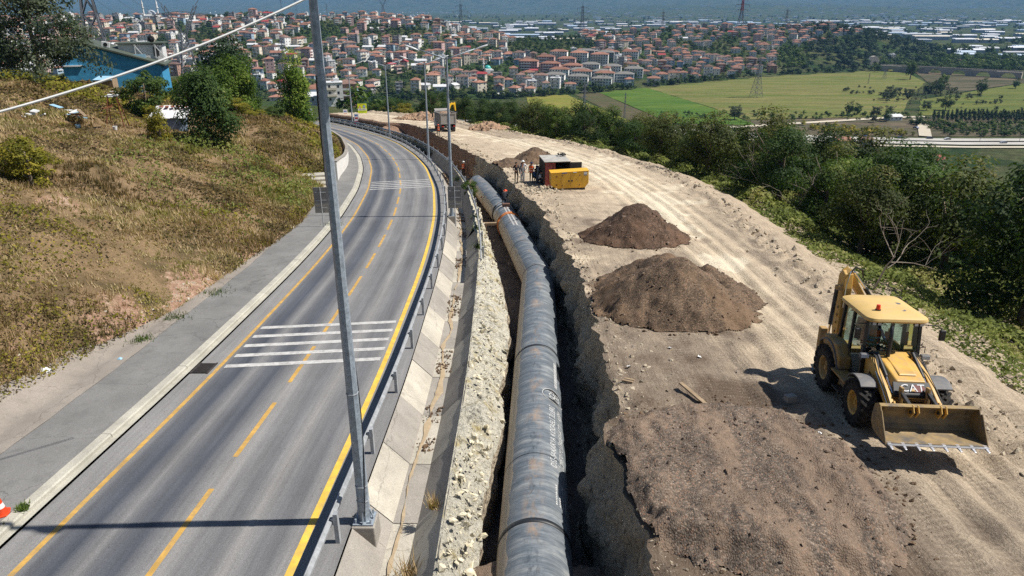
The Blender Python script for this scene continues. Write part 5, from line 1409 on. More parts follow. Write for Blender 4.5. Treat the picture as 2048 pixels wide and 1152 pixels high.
def lamp_proto():
    P = {}
    mb = MB(); ph = math.pi / 8
    for z0, z1, r0, r1 in ((0.0, 4.2, 0.155, 0.128), (4.2, 8.2, 0.128, 0.102), (8.2, 11.6, 0.102, 0.075)): mb.cyl((0, 0, z0), (0, 0, z1), r0, r1, 8, caps=True, ph=ph)
    P['pole'] = mb.mesh('pole', POLE)
    mb = MB().box((0, 0, 0.015), (0.5, 0.5, 0.03))
    for a_ in (-1, 1):
        for b_ in (-1, 1): mb.cyl((a_ * 0.18, b_ * 0.18, 0), (a_ * 0.18, b_ * 0.18, 0.14), 0.025, 0.025, 6)
    for k_ in range(4):
        c_, s_ = math.cos(k_ * math.pi / 2), math.sin(k_ * math.pi / 2); mb.bar((c_ * 0.22, s_ * 0.22, 0.05), (c_ * 0.14, s_ * 0.14, 0.3), 0.02, 0.06)
    P['base_plate'] = mb.mesh('base_plate', POLE)
    for sg in (-1, 1):
        P['arm%d' % sg] = MB().tube([(0, 0, 11.45), (sg * 0.5, 0, 11.62), (sg * 2.0, 0, 12.12)], [0.055, 0.05, 0.04], 8).mesh('arm', POLE, True)
        hd = MB(); n = 9
        for i_ in range(n - 1):
            pass
        ring = [(-0.42, 0.05, 0.02), (-0.3, 0.10, 0.05), (0.0, 0.16, 0.09), (0.3, 0.17, 0.09), (0.5, 0.12, 0.06), (0.58, 0.03, 0.02)]
        V = []
        for (d_, w, h) in ring:
            for a_ in np.linspace(0, 2 * math.pi, 10, endpoint=False): V.append((sg * (2.35 + d_), w * math.cos(a_), 12.2 + d_ * 0.33 + h * math.sin(a_) * (1 if math.sin(a_) > 0 else 0.6)))
        F = [(i_ * 10 + j, i_ * 10 + (j + 1) % 10, (i_ + 1) * 10 + (j + 1) % 10, (i_ + 1) * 10 + j) for i_ in range(5) for j in range(10)] + [tuple(range(10)), tuple(range(50, 60))]
        hd.add(V, F); P['head%d' % sg] = hd.mesh('lamp_head', LAMPH, True)
    return P
LP = lamp_proto()
for x, y, lab in [(-3.65, 13.8, 'tall galvanised lamp post standing nearest, beside the guardrail'), (-4.62, 51.6, 'double armed lamp post beside the blank sign back in the channel'), (-10.5, 87.3, 'double armed lamp post at the bend, third along the road'), (-21.2, 121.5, 'double armed lamp post right of the yellow road sign, fourth along the road'), (-33.3, 147.5, 'farthest lamp post, beside the small poster board')]:
    s_, u_ = psu(x, y); tx = float(np.interp(s_[0], PS, PT[:, 0])); ty = float(np.interp(s_[0], PS, PT[:, 1]))
    t = thing('lamp_post', lab, 'lamp post', (x, y, float(zroad(y)) + 0.05), (0, 0, math.atan2(-tx, ty) * 0.8), 'double armed lamp posts along the road', (1, 1, 1.09 if y < 20 else 1.0))
    for n_ in ('pole', 'base_plate'): link(n_, LP[n_], t)
    for sg in (-1, 1): link('arm', LP['arm%d' % sg], t); link('lamp_head', LP['head%d' % sg], t)
    b = MB().box((0, 0, -0.30), (0.62, 0.66, 0.58), top=0.92).build('concrete_footing', CONC_M, t, bevel=0.03)
    if y < 20:
        a_ = np.linspace(0, 9.5, 60); MB().tube(np.stack([0.165 * np.cos(a_ * 0.55 + 5.0) * (1 - a_ * 0.04), 0.165 * np.sin(a_ * 0.55 + 5.0) * (1 - a_ * 0.04), 0.2 + a_], 1), 0.012, 5).build('taped_cable', CABLE_B, t)
        for z in (0.55, 0.95, 3.3): MB().cyl((0, 0, z), (0, 0, z + 0.02), 0.168 - z * 0.006, 0.168 - z * 0.006, 8, ph=math.pi / 8).build('band_clamp', GALV, t)
# white cable sagging across the top left
wire('overhead_cable', (-10.9, 14.0, 9.85), (-3.55, 18.0, 12.75), 0.28, 0.027, CABLE_W, 'thick white cable sagging across the view of the hillside', 'cable', 40)

# blank sign backs on single posts
SBACK = plain('sign_back_dark', (0.24, 0.23, 0.22), 0.6, 0.4, 0.2, 0.15, 2); SBACK2 = plain('sign_back_pale', (0.36, 0.33, 0.28), 0.6, 0.4, 0.2, 0.15, 2)
def sign_back(x, y, z, h, w, hh, lab, rz=0.0, dz=0.0):
    t = thing('sign_board', lab, 'road sign', (x, y, z), (0, 0, rz), 'sign boards seen from behind')
    MB().cyl((0, -0.04, -0.3), (0, -0.04, h), 0.035, 0.035, 8).build('post', GALV, t)
    MB().box((0, 0, h - hh * 0.32), (w, 0.03, hh * 0.64)).build('upper_panel', SBACK, t, bevel=0.01)
    MB().box((0, 0, h - hh * 0.82), (w, 0.03, hh * 0.35)).build('lower_panel', SBACK2, t, bevel=0.01)
    for q in (0.2, 0.5, 0.8): MB().box((0, -0.03, h - hh * q), (w * 0.8, 0.03, 0.04)).build('bracket', GALV, t)
sign_back(-13.35, 47.3, float(zroad(47.3)) + 0.12, 2.85, 0.95, 1.85, 'blank grey sign board seen from behind on the pavement', 0.08)
sign_back(-4.25, 50.2, float(zroad(50.2)) - 0.2, 2.75, 1.0, 1.65, 'blank grey sign board seen from behind beside the channel lamp post', 0.05)
# text
def text_geo(body, size, extrude=0.0):
    cu = bpy.data.curves.new('txt', 'FONT'); cu.body = body; cu.size = size; cu.align_x = 'CENTER'; cu.align_y = 'CENTER'; cu.resolution_u = 2
    o = bpy.data.objects.new('txt', cu); COL.objects.link(o)
    dg = bpy.context.evaluated_depsgraph_get(); me = o.evaluated_get(dg).to_mesh()
    V = np.array([v.co[:] for v in me.vertices]).reshape(-1, 3); F = [tuple(p_.vertices) for p_ in me.polygons]
    o.evaluated_get(dg).to_mesh_clear(); bpy.data.objects.remove(o); bpy.data.curves.remove(cu)
    return V, F
def text_on(body, size, parent, mat_, m, name='lettering', bold=0.0):
    """flat lettering: mat_ maps (x right, y up, z out) of the text to the parent's frame"""
    V, F = text_geo(body, size)
    me = bpy.data.meshes.new(name); me.from_pydata([tuple(Matrix(mat_) @ Vector(v)) for v in V], [], F); me.materials.append(m)
    return link(name, me, parent)
def frame(o, x, y, z):
    """matrix from an origin and three axes"""
    return [[x[0], y[0], z[0], o[0]], [x[1], y[1], z[1], o[1]], [x[2], y[2], z[2], o[2]], [0, 0, 0, 1]]
SGY = plain('fluorescent_yellow', (0.62, 0.75, 0.015), 0.5, 0.3, 0, 0.05, 1); SGW = plain('sign_white', (0.72, 0.72, 0.72), 0.5, 0.3, 0, 0.05, 1); SGK = plain('sign_black', (0.02, 0.02, 0.02), 0.5, 0.3, 0, 0.05, 1); SGR = plain('sign_red', (0.5, 0.03, 0.03), 0.5, 0.3, 0, 0.05, 1); SGB = plain('sign_blue', (0.03, 0.12, 0.42), 0.5, 0.3, 0, 0.05, 1); SGG = plain('sign_green', (0.03, 0.25, 0.05), 0.5, 0.3, 0, 0.05, 1)
def works_sign(x, y, lab, rz):
    z = float(zroad(y)) - 0.6
    t = thing('road_works_sign', lab, 'road sign', (x, y, z), (0, 0, rz), 'yellow road works signs')
    for sx in (-0.75, 0.75): MB().cyl((sx, 0.06, -1.5), (sx, 0.06, 4.2), 0.05, 0.05, 8).build('post', SGW, t)
    MB().box((0, 0, 3.2), (2.0, 0.05, 2.1)).build('yellow_panel', SGY, t, bevel=0.02)
    fr = lambda px, pz: frame((px, -0.03, pz), (1, 0, 0), (0, 0, 1), (0, -1, 0))
    MB().box((0, -0.03, 2.98), (1.86, 0.012, 0.42)).build('white_strip', SGW, t)
    text_on('DİKKAT', 0.26, t, fr(0, 4.08), SGR); text_on('YAVAŞ', 0.46, t, frame((0, -0.045, 2.98), (1, 0, 0), (0, 0, 1), (0, -1, 0)), SGK); text_on('ÇALIŞMA', 0.34, t, fr(0, 2.5), SGG)
    MB().prism([(-0.85, 3.32), (-0.15, 3.32), (-0.5, 3.92)], 'y', -0.045, -0.028).build('warning_triangle', SGR, t)
    MB().prism([(-0.7, 3.39), (-0.3, 3.39), (-0.5, 3.76)], 'y', -0.052, -0.03).build('triangle_field', SGW, t)
    MB().prism([(-0.54, 3.44), (-0.46, 3.44), (-0.5, 3.62)], 'y', -0.058, -0.03).build('triangle_mark', SGK, t)
    MB().cyl((0.45, -0.028, 3.62), (0.45, -0.045, 3.62), 0.31, 0.31, 16).build('round_sign', SGB, t); MB().cyl((0.45, -0.03, 3.62), (0.45, -0.052, 3.62), 0.2, 0.2, 16).build('round_field', SGW, t)
    MB().box((0.45, -0.055, 3.62), (0.12, 0.01, 0.26)).build('round_mark', SGB, t)
works_sign(-41.6, 157.5, 'yellow road works sign left of the near lamp post, by the guardrail', 0.3)
works_sign(-33.8, 160.5, 'yellow road works sign right of the near lamp post, by the farthest lamp post', 0.2)
def poster(x, y, lab, c1, c2):
    t = thing('poster_board', lab, 'poster', (x, y, float(zroad(y)) + 0.05), (0, 0, 0.25), 'poster boards by the road')
    MB().box((0, 0, 1.1), (0.95, 0.06, 2.4)).build('white_panel', SGW, t, bevel=0.02)
    MB().box((0, -0.035, 0.42), (0.87, 0.012, 0.75)).build('colour_block', c1, t); MB().box((0.0, -0.045, 0.45), (0.42, 0.012, 0.4)).build('picture', c2, t)
    MB().box((0, -0.035, 1.95), (0.6, 0.012, 0.22)).build('header_strip', SGB, t); MB().box((0, -0.035, 1.35), (0.6, 0.012, 0.3)).build('middle_strip', SGR, t)
poster(-32.0, 145.6, 'white poster board with red and blue foot beside the farthest lamp post', SGR, SGB)
poster(-37.7, 160.5, 'white poster board half hidden behind the near lamp post', SGR, SGW)
poster(-46.6, 164.0, 'white poster board with red foot at the far end of the parapet', SGW, SGR)
# side road behind the signs
S = np.linspace(-70, 0, 36)
V = np.array([[(-62 + k_ * 1.35), 166 - 0.12 * k_ - (0.22 * max(0, k_ - 18)) * 1.4, 0] for k_ in range(40)])
def along(V, w, z, m, name):
    T = np.gradient(V[:, :2], axis=0); T /= np.linalg.norm(T, axis=1)[:, None]
    A = np.stack([np.c_[V[:, 0] + sg * w / 2 * T[:, 1], V[:, 1] - sg * w / 2 * T[:, 0]] for sg in (-1, 1)], 1)
    P = np.concatenate([A, z(A[..., 0], A[..., 1])[..., None]], -1).reshape(-1, 3)
    return tag(link(name, fastmesh(name, P, gridfaces(len(V), 2)[:, ::-1], m)), kind='structure')
along(V, 7.0, lambda x, y: zroad(y) + 0.25, PAVE, 'side_road')

# retaining wall with parapet at the lay-by, and the steps
def ret_wall():
    t = thing('retaining_wall', 'white faced retaining wall with parapet along the lay-by', 'wall')
    S = np.linspace(s_of_y(70.5), s_of_y(168), 60)
    u = uSO(S) + 0.15
    hgt = np.interp(S, [S[0], s_of_y(80), s_of_y(100), S[-1]], [2.0, 1.55, 1.15, 1.0])
    for nm, du0, du1, z0, z1, m in (('wall_face', 0, 0.28, -0.6, 0.0, WPLAS), ('coping', -0.05, 0.34, 0.0, 0.10, CONC_M)):
        V = []
        for q, uu, h in zip(S, u, hgt):
            for a_, b_ in ((du0, z0 if nm == 'wall_face' else h), (du1, z0 if nm == 'wall_face' else h), (du1, h + z1 - (0.003 if nm == 'wall_face' else 0)), (du0, h + z1 - (0.003 if nm == 'wall_face' else 0))):
                x, y = pxy(q, uu + a_); V.append((float(x), float(y), float(zroad(y)) + b_))
        F = [(i_ * 4 + j, i_ * 4 + (j + 1) % 4, (i_ + 1) * 4 + (j + 1) % 4, (i_ + 1) * 4 + j) for i_ in range(len(S) - 1) for j in range(4)] + [(3, 2, 1, 0), tuple(len(V) - 4 + q for q in range(4))]
        MB().add(V, F).build(nm, m, t)
    t = thing('concrete_steps', 'four low concrete steps climbing the bank beside the white wall', 'steps')
    for k_ in range(4):
        x, y = pxy(s_of_y(65.0) + k_ * 1.0, -11.2); x, y = float(x), float(y)
        MB().box((x, y, float(zroad(y)) + 0.05 + 0.28 * k_), (2.6 + 0.1 * k_, 1.15, 0.6), (0, 0, 0.25)).build('step', CONC_L, t, bevel=0.02)
WPLAS = plain('white_wall_plaster', (0.66, 0.64, 0.60), 0.85, 0.2, 0, 0.12, 1.2, 0.1, 30, (0.42, 0.37, 0.31, 0.5))
ret_wall()

# traffic cone, drain grate, grass tufts at the kerb
CONEO = plain('cone_orange', (0.62, 0.06, 0.015), 0.5, 0.4, 0, 0.2, 5); CONEW = plain('cone_white', (0.72, 0.70, 0.68), 0.5, 0.4, 0, 0.15, 5)
t = thing('traffic_cone', 'orange and white traffic cone at the kerb edge', 'cone', (-12.72, 13.9, float(zroad(13.9)) + 0.14), (0.03, 0.05, 0.3))
mb = MB().prism([(0.2 * math.cos(q) * (1.15 if k_ % 2 else 1), 0.2 * math.sin(q) * (1.15 if k_ % 2 else 1)) for k_, q in enumerate(np.linspace(0, 2 * math.pi, 8, endpoint=False))], 'z', 0, 0.04); mb.build('base', CONEO, t, bevel=0.008)
cone = lambda z: 0.155 - 0.155 * z / 0.78
for z0, z1, m in ((0.04, 0.2, CONEO), (0.2, 0.33, CONEW), (0.33, 0.47, CONEO), (0.47, 0.58, CONEW), (0.58, 0.72, CONEO)): MB().cyl((0, 0, z0), (0, 0, z1), cone(z0), cone(z1), 18, caps=z1 > 0.7).build('band', m, t, True)
GRATE = plain('iron_grate', (0.07, 0.06, 0.055), 0.7, 0.3, 0.3, 0.3, 8)
t = thing('drain_grate', 'rusty iron drain grate in the road beside the yellow line', 'drain', (-11.55, 23.0, float(zroad(23.0)) + 0.012), (math.atan(-0.085), 0, 0))
MB().box((0, 0, 0.0), (0.62, 0.9, 0.02)).build('pit', SGK, t)
for k_ in range(9): MB().box((0, -0.4 + k_ * 0.1, 0.018), (0.6, 0.045, 0.03)).build('grate_bar', GRATE, t)
for sx in (-0.31, 0.31): MB().box((sx, 0, 0.02), (0.05, 0.94, 0.034)).build('rim_bar', GRATE, t)
def tuft(x, y, z, n, R, hgt, m, seed, lab, name='grass_tuft', size=0.0):
    r = np.random.default_rng(seed); a_ = r.uniform(0, 6.28, n); b_ = np.stack([r.normal(size=n) * R, r.normal(size=n) * R, np.zeros(n)], 1)
    d_ = np.stack([np.cos(a_) * 0.6, np.sin(a_) * 0.6, np.ones(n)], 1); L = (hgt * r.uniform(0.5, 1.2, n))[:, None]; sd = np.stack([-np.sin(a_), np.cos(a_), 0 * a_], 1) * 0.018
    V = np.stack([b_ - sd, b_ + sd, b_ + d_ * L], 1).reshape(-1, 3)
    o = link(name, fastmesh(name, V, np.arange(len(V)).reshape(-1, 3), m, np.repeat(r.uniform(0.2, 0.8, n), 3))); o.location = (x, y, z); return tag(o, lab, 'grass', 'grass tufts at the pavement')
for k_, (x, y, R, lab) in enumerate([(-12.55, 13.3, 0.10, 'grass tuft at the kerb below the traffic cone'), (-12.3, 14.1, 0.06, 'thin grass tuft at the kerb beside the traffic cone'), (-15.0, 28.3, 0.28, 'larger grass tuft in the pavement joint beside the gutter'), (-15.2, 25.6, 0.22, 'grass tuft at the gutter near the bare soil'), (-14.7, 31.8, 0.4, 'long grass tuft in the pavement joint further up'), (-12.8, 48.0, 0.3, 'grass tuft at the foot of the blank pavement sign')]):
    tuft(x, y, float(zroad(y)) + 0.13, 160, R, 0.16, LF_MID, 200 + k_, lab)

for k_, (u_, y_, R_, h_, m_, lab) in enumerate([(2.55, 12.4, 0.16, 0.5, LF_DRY, 'dry brown weed clump on the channel slab nearest the lamp post'), (2.7, 11.5, 0.12, 0.45, LF_DRY, 'dry weed clump at the bottom end of the channel'), (2.9, 14.5, 0.06, 0.35, LF_DRY, 'thin dry weed on the right channel slab'), (3.25, 41.0, 0.16, 0.4, LF_MID, 'green weed at the end post of the second guardrail'), (3.2, 46.0, 0.16, 0.45, LF_MID, 'green weed under the second guardrail'), (3.15, 50.0, 0.14, 0.4, LF_MID, 'green weed beside the channel near the second lamp post'), (2.9, 70.0, 0.3, 0.6, LF_MID, 'green weed beyond the fig bush at the second guardrail')]):
    x, y = map(float, pxy(s_of_y(y_), u_)); tuft(x, y, float(zroad(y)) + (-0.62 if u_ < 2.8 else -0.1 if u_ < 3 else 0.1), 130, R_, h_, m_, 300 + k_, lab, 'weed_clump')
# ================================================================== hillside things
BLUE = plain('blue_render', (0.06, 0.30, 0.52), 0.8, 0.25, 0, 0.2, 1.2, 0.5, 9, (0.03, 0.16, 0.33, 0.6))
DGREEN = plain('dark_green_roofing', (0.075, 0.09, 0.07), 0.7, 0.3, 0, 0.2, 1.5); WHP = plain('white_paint', (0.66, 0.66, 0.65), 0.6, 0.3, 0, 0.15, 2); PALEB = plain('pale_blue_paint', (0.30, 0.50, 0.64), 0.6, 0.3, 0, 0.1, 2)
def blue_house():
    x, y = -50.2, 92.0; z = zhill(x, y) + 1.0
    t = thing('blue_house', 'bright blue house with dark green roof on the hill', 'house', (x, y, z), (0, 0, 0.32), None, (1.08, 1.0, 1.1))
    MB().prism([(-5.4, -1.5), (-5.4, 3.6), (-3.7, 4.5), (4.9, 1.9), (4.9, -1.5)], 'y', 0, 7.0).build('wall', BLUE, t)
    MB().prism([(-5.7, 3.5), (-3.7, 4.62), (-3.7, 4.82), (-5.75, 3.66)], 'y', -0.35, 7.3).prism([(-3.72, 4.62), (5.4, 1.83), (5.4, 2.0), (-3.7, 4.82)], 'y', -0.35, 7.3).build('roof', DGREEN, t)
    d = MB().prism([(0.2, 3.4), (0.2, 4.15), (5.0, 4.05), (5.0, 2.0)], 'y', 3.0, 6.8).build('dormer', WHP, t); MB().box((2.6, 4.9, 4.22), (5.4, 4.4, 0.14)).build('dormer_roof', DGREEN, d)
    for k_, (a_, b_) in enumerate(((2.0, 0.0), (4.2, 0.0))): MB().bar((a_, 2.6, 2.6), (a_ + 0.1, 2.6, 4.1), 0.1, 0.1).bar((a_, 2.6, 4.1), (a_ + 1.1, 2.6, 2.5), 0.1, 0.1).bar((a_, 2.6, 2.6), (a_ + 1.1, 2.6, 2.5), 0.1, 0.1).build('terrace_frame', WHP, t)
    MB().box((2.6, 1.4, 2.75), (1.3, 0.1, 0.7)).build('parapet_panel', PALEB, t)
    MB().box((4.3, 2.9, 3.3), (0.6, 0.08, 1.0)).build('dormer_window', GLASSD, t)
    MB().box((-4.3, -0.12, 2.05), (1.9, 0.22, 0.14)).build('ledge', WHP, t)
    for q in (-4.6, -4.0): MB().cyl((q, -0.35, 3.3), (q, 0.1, 3.3), 0.06, 0.06, 8).build('vent_pipe', WHP, t)
    ac = MB().box((-0.7, 1.0, 4.25), (0.85, 0.35, 0.6), (0, 0.2, 0)).build('air_conditioner', WHP, t, bevel=0.02); MB().cyl((-0.7, 0.8, 4.25), (-0.7, 0.815, 4.25), 0.22, 0.22, 14).build('fan_grille', SGK, ac)
    MB().lathe([(0.05, 0.0), (0.25, 0.04), (0.4, 0.12)], (3.9, 3.4, 4.7), 'y', 14).cyl((3.9, 3.4, 4.2), (3.9, 3.4, 4.7), 0.03, 0.03, 6).build('satellite_dish', SGK, t)
blue_house()
WOODB = plain('weathered_wood', (0.30, 0.22, 0.14), 0.85, 0.2, 0, 0.3, 5, 0.3, 30); TARP = plain('grey_blue_tarp', (0.20, 0.25, 0.32), 0.6, 0.3, 0, 0.25, 2)
def rot_box(mb, x, y, z, d, rz, rx=0, ry=0): return mb.box((x, y, z), d, (rx, ry, rz))
def hut(x, y, lab, w, h, d, wm, rm, tilt, name='garden_hut'):
    t = thing(name, lab, 'hut', (x, y, zhill(x, y) - 0.05), (0, 0, 0.1))
    for q in (-1, 1):
        MB().box((q * (w / 2 - 0.04), 0, h / 2 - 0.2), (0.08, d, h + 0.4)).build('side_wall', wm, t); MB().box((0, q * (d / 2 - 0.04), h / 2 - 0.2), (w - 0.17, 0.08, h + 0.4)).build('end_wall', wm, t)
    for k_ in range(4): MB().box((-w / 2 + w * (k_ + 0.5) / 4, 0, h + 0.08), (w / 4 + 0.02 - 0.03, d + 0.5, 0.05), (tilt, 0, 0)).build('roof_sheet', rm, t)
hut(-47.6, 84.5, 'small plank hut with pale sheet roof in front of the blue house', 2.1, 1.2, 1.4, WOODB, PALEB, 0.15)
hut(-42.9, 76.5, 'low white roofed chicken hut in the weeds below the blue house', 1.5, 0.5, 0.9, WOODB, WHP, 0.1)
def shed():
    x, y = -33.0, 69.0
    t = thing('tarp_shed', 'low shed with white sheet roof and grey tarp beside the dark bush', 'shed', (x, y, zhill(x, y) - 0.1), (0, 0, 0.05))
    MB().box((0, 0, 0.7), (3.3, 2.0, 1.5)).build('body', WOODB, t)
    for k_ in range(5): MB().box((-1.55 + k_ * 0.72, -0.1, 1.75 + 0.04 * (k_ % 2)), (0.70, 2.7, 0.05), (0.32, 0, 0.02 * (k_ % 3))).build('roof_sheet', WHP, t)
    n = 14; q = np.linspace(0, 1, n); X_, Z_ = np.meshgrid(np.linspace(-1.75, 1.75, n), q, indexing='ij')
    Yt = -1.08 - 0.35 * Z_ - 0.12 * np.sin(X_ * 3 + Z_ * 4) * Z_
    tp = link('tarp', fastmesh('tarp', np.stack([X_, Yt, 1.35 - 1.35 * Z_], -1).reshape(-1, 3), gridfaces(n, n), TARP, None, True), t); so = tp.modifiers.new('thick', 'SOLIDIFY'); so.thickness = 0.02
    for k_ in range(5): MB().box((-1.2 + 0.55 * k_, 0.5, 2.2), (0.3, 0.5, 0.1), (0, 0, 0.3 * k_)).build('roof_weight', plain('brick_lump', (0.3, 0.1, 0.06), 0.9) if k_ == 0 else MATS['brick_lump'], t)
shed()
x, y = -35.4, 63.3
t = thing('steel_trestle', 'rusty steel swing frame standing in the dry grass', 'frame', (x, y, zhill(x, y)), (0, 0, 0.2))
for sx in (-1, 1):
    for sy in (-1, 1): MB().bar((sx * 0.35 + 0.45 * sx * 0.9, sy * 0.75, -0.2), (sx * 0.35, 0, 2.7), 0.07, 0.07).build('leg', RUST, t)
MB().box((0, 0, 2.72), (0.95, 0.16, 0.1)).build('top_plate', GALV, t); MB().box((0, 0.3, 1.9), (1.0, 0.06, 0.06)).build('brace', RUST, t); MB().box((0, -0.45, 1.2), (1.3, 0.06, 0.06)).build('brace', RUST, t)
def junk(x, y, n, R, seed, lab, mats):
    r = np.random.default_rng(seed); t = thing('scrap_heap', lab, 'scrap heap', (x, y, zhill(x, y)), (0, 0, r.uniform(0, 3)))
    for k_ in range(n):
        w, d = r.uniform(0.5, 1.6), r.uniform(0.1, 0.45); nm, m = mats[k_ % len(mats)]
        MB().box((r.normal() * R, r.normal() * R * 0.6, 0.12 + 0.07 * k_ * r.uniform(0.3, 1.0)), (w, d, r.uniform(0.03, 0.12)), (r.normal() * 0.15, r.normal() * 0.15, r.uniform(0, 3.1))).build(nm, m, t)
junk(-39.2, 57.2, 9, 0.7, 3, 'small heap of white sheets at the far left of the yard', [('sheet', WHP)])
junk(-38.0, 61.8, 16, 1.3, 4, 'large scrap heap of sheets and planks left of the rusty frame', [('sheet', WHP), ('plank', WOODB), ('panel', PALEB), ('bar', RUST)])
junk(-44.5, 80.5, 8, 1.0, 5, 'heap of pale planks in front of the plank hut', [('plank', WHP), ('plank', WOODB)])
junk(-49.0, 74.0, 6, 0.8, 6, 'pale boards lying below the big left tree', [('board', WHP)])
for k_, (x, y, m, lab) in enumerate([(-36.7, 59.6, PALEB, 'blue plastic bucket near the scrap heap'), (-34.4, 61.0, WHP, 'white plastic bucket near the rusty frame')]):
    t = thing('bucket', lab, 'bucket', (x, y, zhill(x, y)), (0, 0, 0)); MB().lathe([(0.0, 0.01), (0.14, 0.0), (0.19, 0.36), (0.175, 0.36), (0.13, 0.03), (0.0, 0.03)], (0, 0, 0), 'z', 14).build('pail', m, t, True)
    a_ = np.linspace(0, math.pi, 9); MB().tube(np.stack([0.18 * np.cos(a_), 0 * a_, 0.35 + 0.12 * np.sin(a_)], 1), 0.008, 4).build('handle', GALV, t)
# trees and bushes of the hillside
LF_BRT = m_leaf('bright_green_leaves', [(0.0, (0.045, 0.085, 0.014)), (0.5, (0.11, 0.175, 0.024)), (0.85, (0.19, 0.25, 0.04)), (1.0, (0.28, 0.28, 0.06))], 0.35)
HT = dict(big=tree_meshes('big', 101, 12000, 4.9, 8.6, 0.26, LF_SILV, zlow=-0.12, nclump=70, cr=0.22, lump=0.35), dark=tree_meshes('dk', 102, 12000, 3.6, 9.2, 0.30, LF_PINE, zlow=-0.05, nclump=50, cr=0.34), bright=tree_meshes('br', 103, 11000, 3.0, 6.4, 0.26, LF_BRT, zlow=-0.05, nclump=50, cr=0.33),
          poplar=tree_meshes('pop', 104, 10000, 2.9, 8.6, 0.30, LF_BRT, zlow=-0.05, nclump=50, cr=0.33, taper=0.5), bush=tree_meshes('bush', 105, 15000, 2.3, 4.9, 0.18, LF_DARK, zlow=-0.15, nclump=60, cr=0.34, taper=0.4), yel=tree_meshes('yel', 106, 3500, 1.4, 3.3, 0.17, LF_YEL, zlow=0.0, nclump=34, cr=0.25, taper=0.3),
          low=tree_meshes('low', 107, 5000, 2.4, 3.0, 0.2, LF_YEL, zlow=0.0, nclump=40, cr=0.24), shrub=tree_meshes('shr', 108, 5000, 2.0, 3.2, 0.2, LF_MID, zlow=0.0, nclump=36, cr=0.26))
for k_, x, y, sc, zs, nm, lab in [('big', -50.0, 76.5, 1.25, 1.05, 'hillside_tree', 'large silvery green tree at the left on the brow of the hill'), ('big', -56.0, 77.5, 1.2, 1.05, 'hillside_tree', 'silvery green tree cut by the left edge of the picture'), ('dark', -53.5, 72.5, 0.66, 0.72, 'hillside_tree', 'low dark tree under the large silvery tree'), ('dark', -58.5, 73.5, 0.62, 0.75, 'hillside_tree', 'low dark tree at the left edge under the silvery trees'),
                             ('dark', -39.6, 101, 1.25, 1.1, 'hillside_tree', 'tall dark tree right of the blue house'), ('bright', -37.8, 97, 1.3, 1.05, 'hillside_tree', 'bright green tree at the foot of the tall dark tree'), ('shrub', -42.4, 92, 0.95, 1.0, 'hillside_bush', 'green bush against the right end of the blue house'), ('shrub', -40.4, 88, 0.8, 0.8, 'hillside_bush', 'green bush between blue house and tall dark tree'),
                             ('bright', -46.5, 104, 1.0, 0.85, 'hillside_tree', 'green tree behind the roof of the blue house'), ('low', -53.5, 106, 1.6, 1.6, 'hillside_tree', 'yellow green tree behind the left gable of the blue house'), ('poplar', -33.6, 110, 1.25, 1.05, 'poplar_tree', 'upright green poplar standing beside the lay-by parapet'), ('bush', -27.4, 63.8, 1.3, 1.15, 'hillside_bush', 'large dark green bush in the middle of the slope'),
                             ('yel', -30.4, 60.5, 1.0, 1.0, 'hillside_bush', 'small yellow green bush left of the dark bush'), ('shrub', -37.2, 72.5, 1.25, 1.2, 'hillside_bush', 'rounded green bush right of the rusty frame'), ('yel', -27.0, 38.5, 1.1, 0.9, 'hillside_bush', 'yellow leaved bush at the left edge of the slope'), ('low', -28.6, 40.0, 0.75, 0.8, 'hillside_bush', 'low yellow green bush behind the yellow leaved bush'),
                             ('low', -36.5, 94, 1.0, 0.8, 'hillside_bush', 'yellow green bush below the bright green tree'), ('shrub', -33.0, 98, 0.8, 0.7, 'hillside_bush', 'green bush on the brow right of the bright tree'), ('shrub', -55.5, 86, 0.7, 0.7, 'hillside_bush', 'green bush hiding the lower left wall of the blue house'), ('low', -31.5, 87, 0.7, 0.55, 'hillside_bush', 'flat yellow green bush on the slope below the poplar'),
                             ('shrub', -44.0, 118, 1.3, 1.3, 'hillside_bush', 'green tree beyond the brow between dark tree and poplar')]:
    plant_tree(HT[k_], lab, (x, y, zhill(x, y) - 0.15), sc, x * 1.7, None, nm, 'bush' if 'bush' in nm else 'tree', zs)
# fig bush beside the second guardrail, mound with dry shrubs by the side road
t = plant_tree(HT['shrub'], 'leafy fig bush hanging over the second guardrail', (-3.85, 62.0, float(zroad(62)) - 0.3), 0.42, 1.0, None, 'fig_bush', 'bush', 1.15)
for k_, (x, y, sc, lab) in enumerate([(-25.5, 168, 1.3, 'yellow green shrub on the bank behind the right road works sign'), (-18.0, 163, 1.2, 'yellow green shrub on the bank left of the dump truck'), (-31, 176, 1.2, 'shrub on the bank between the two road works signs')]):
    plant_tree(HT['low'], lab, (x, y, float(H(x, y)[0])), sc, k_, None, 'bank_shrub', 'bush')
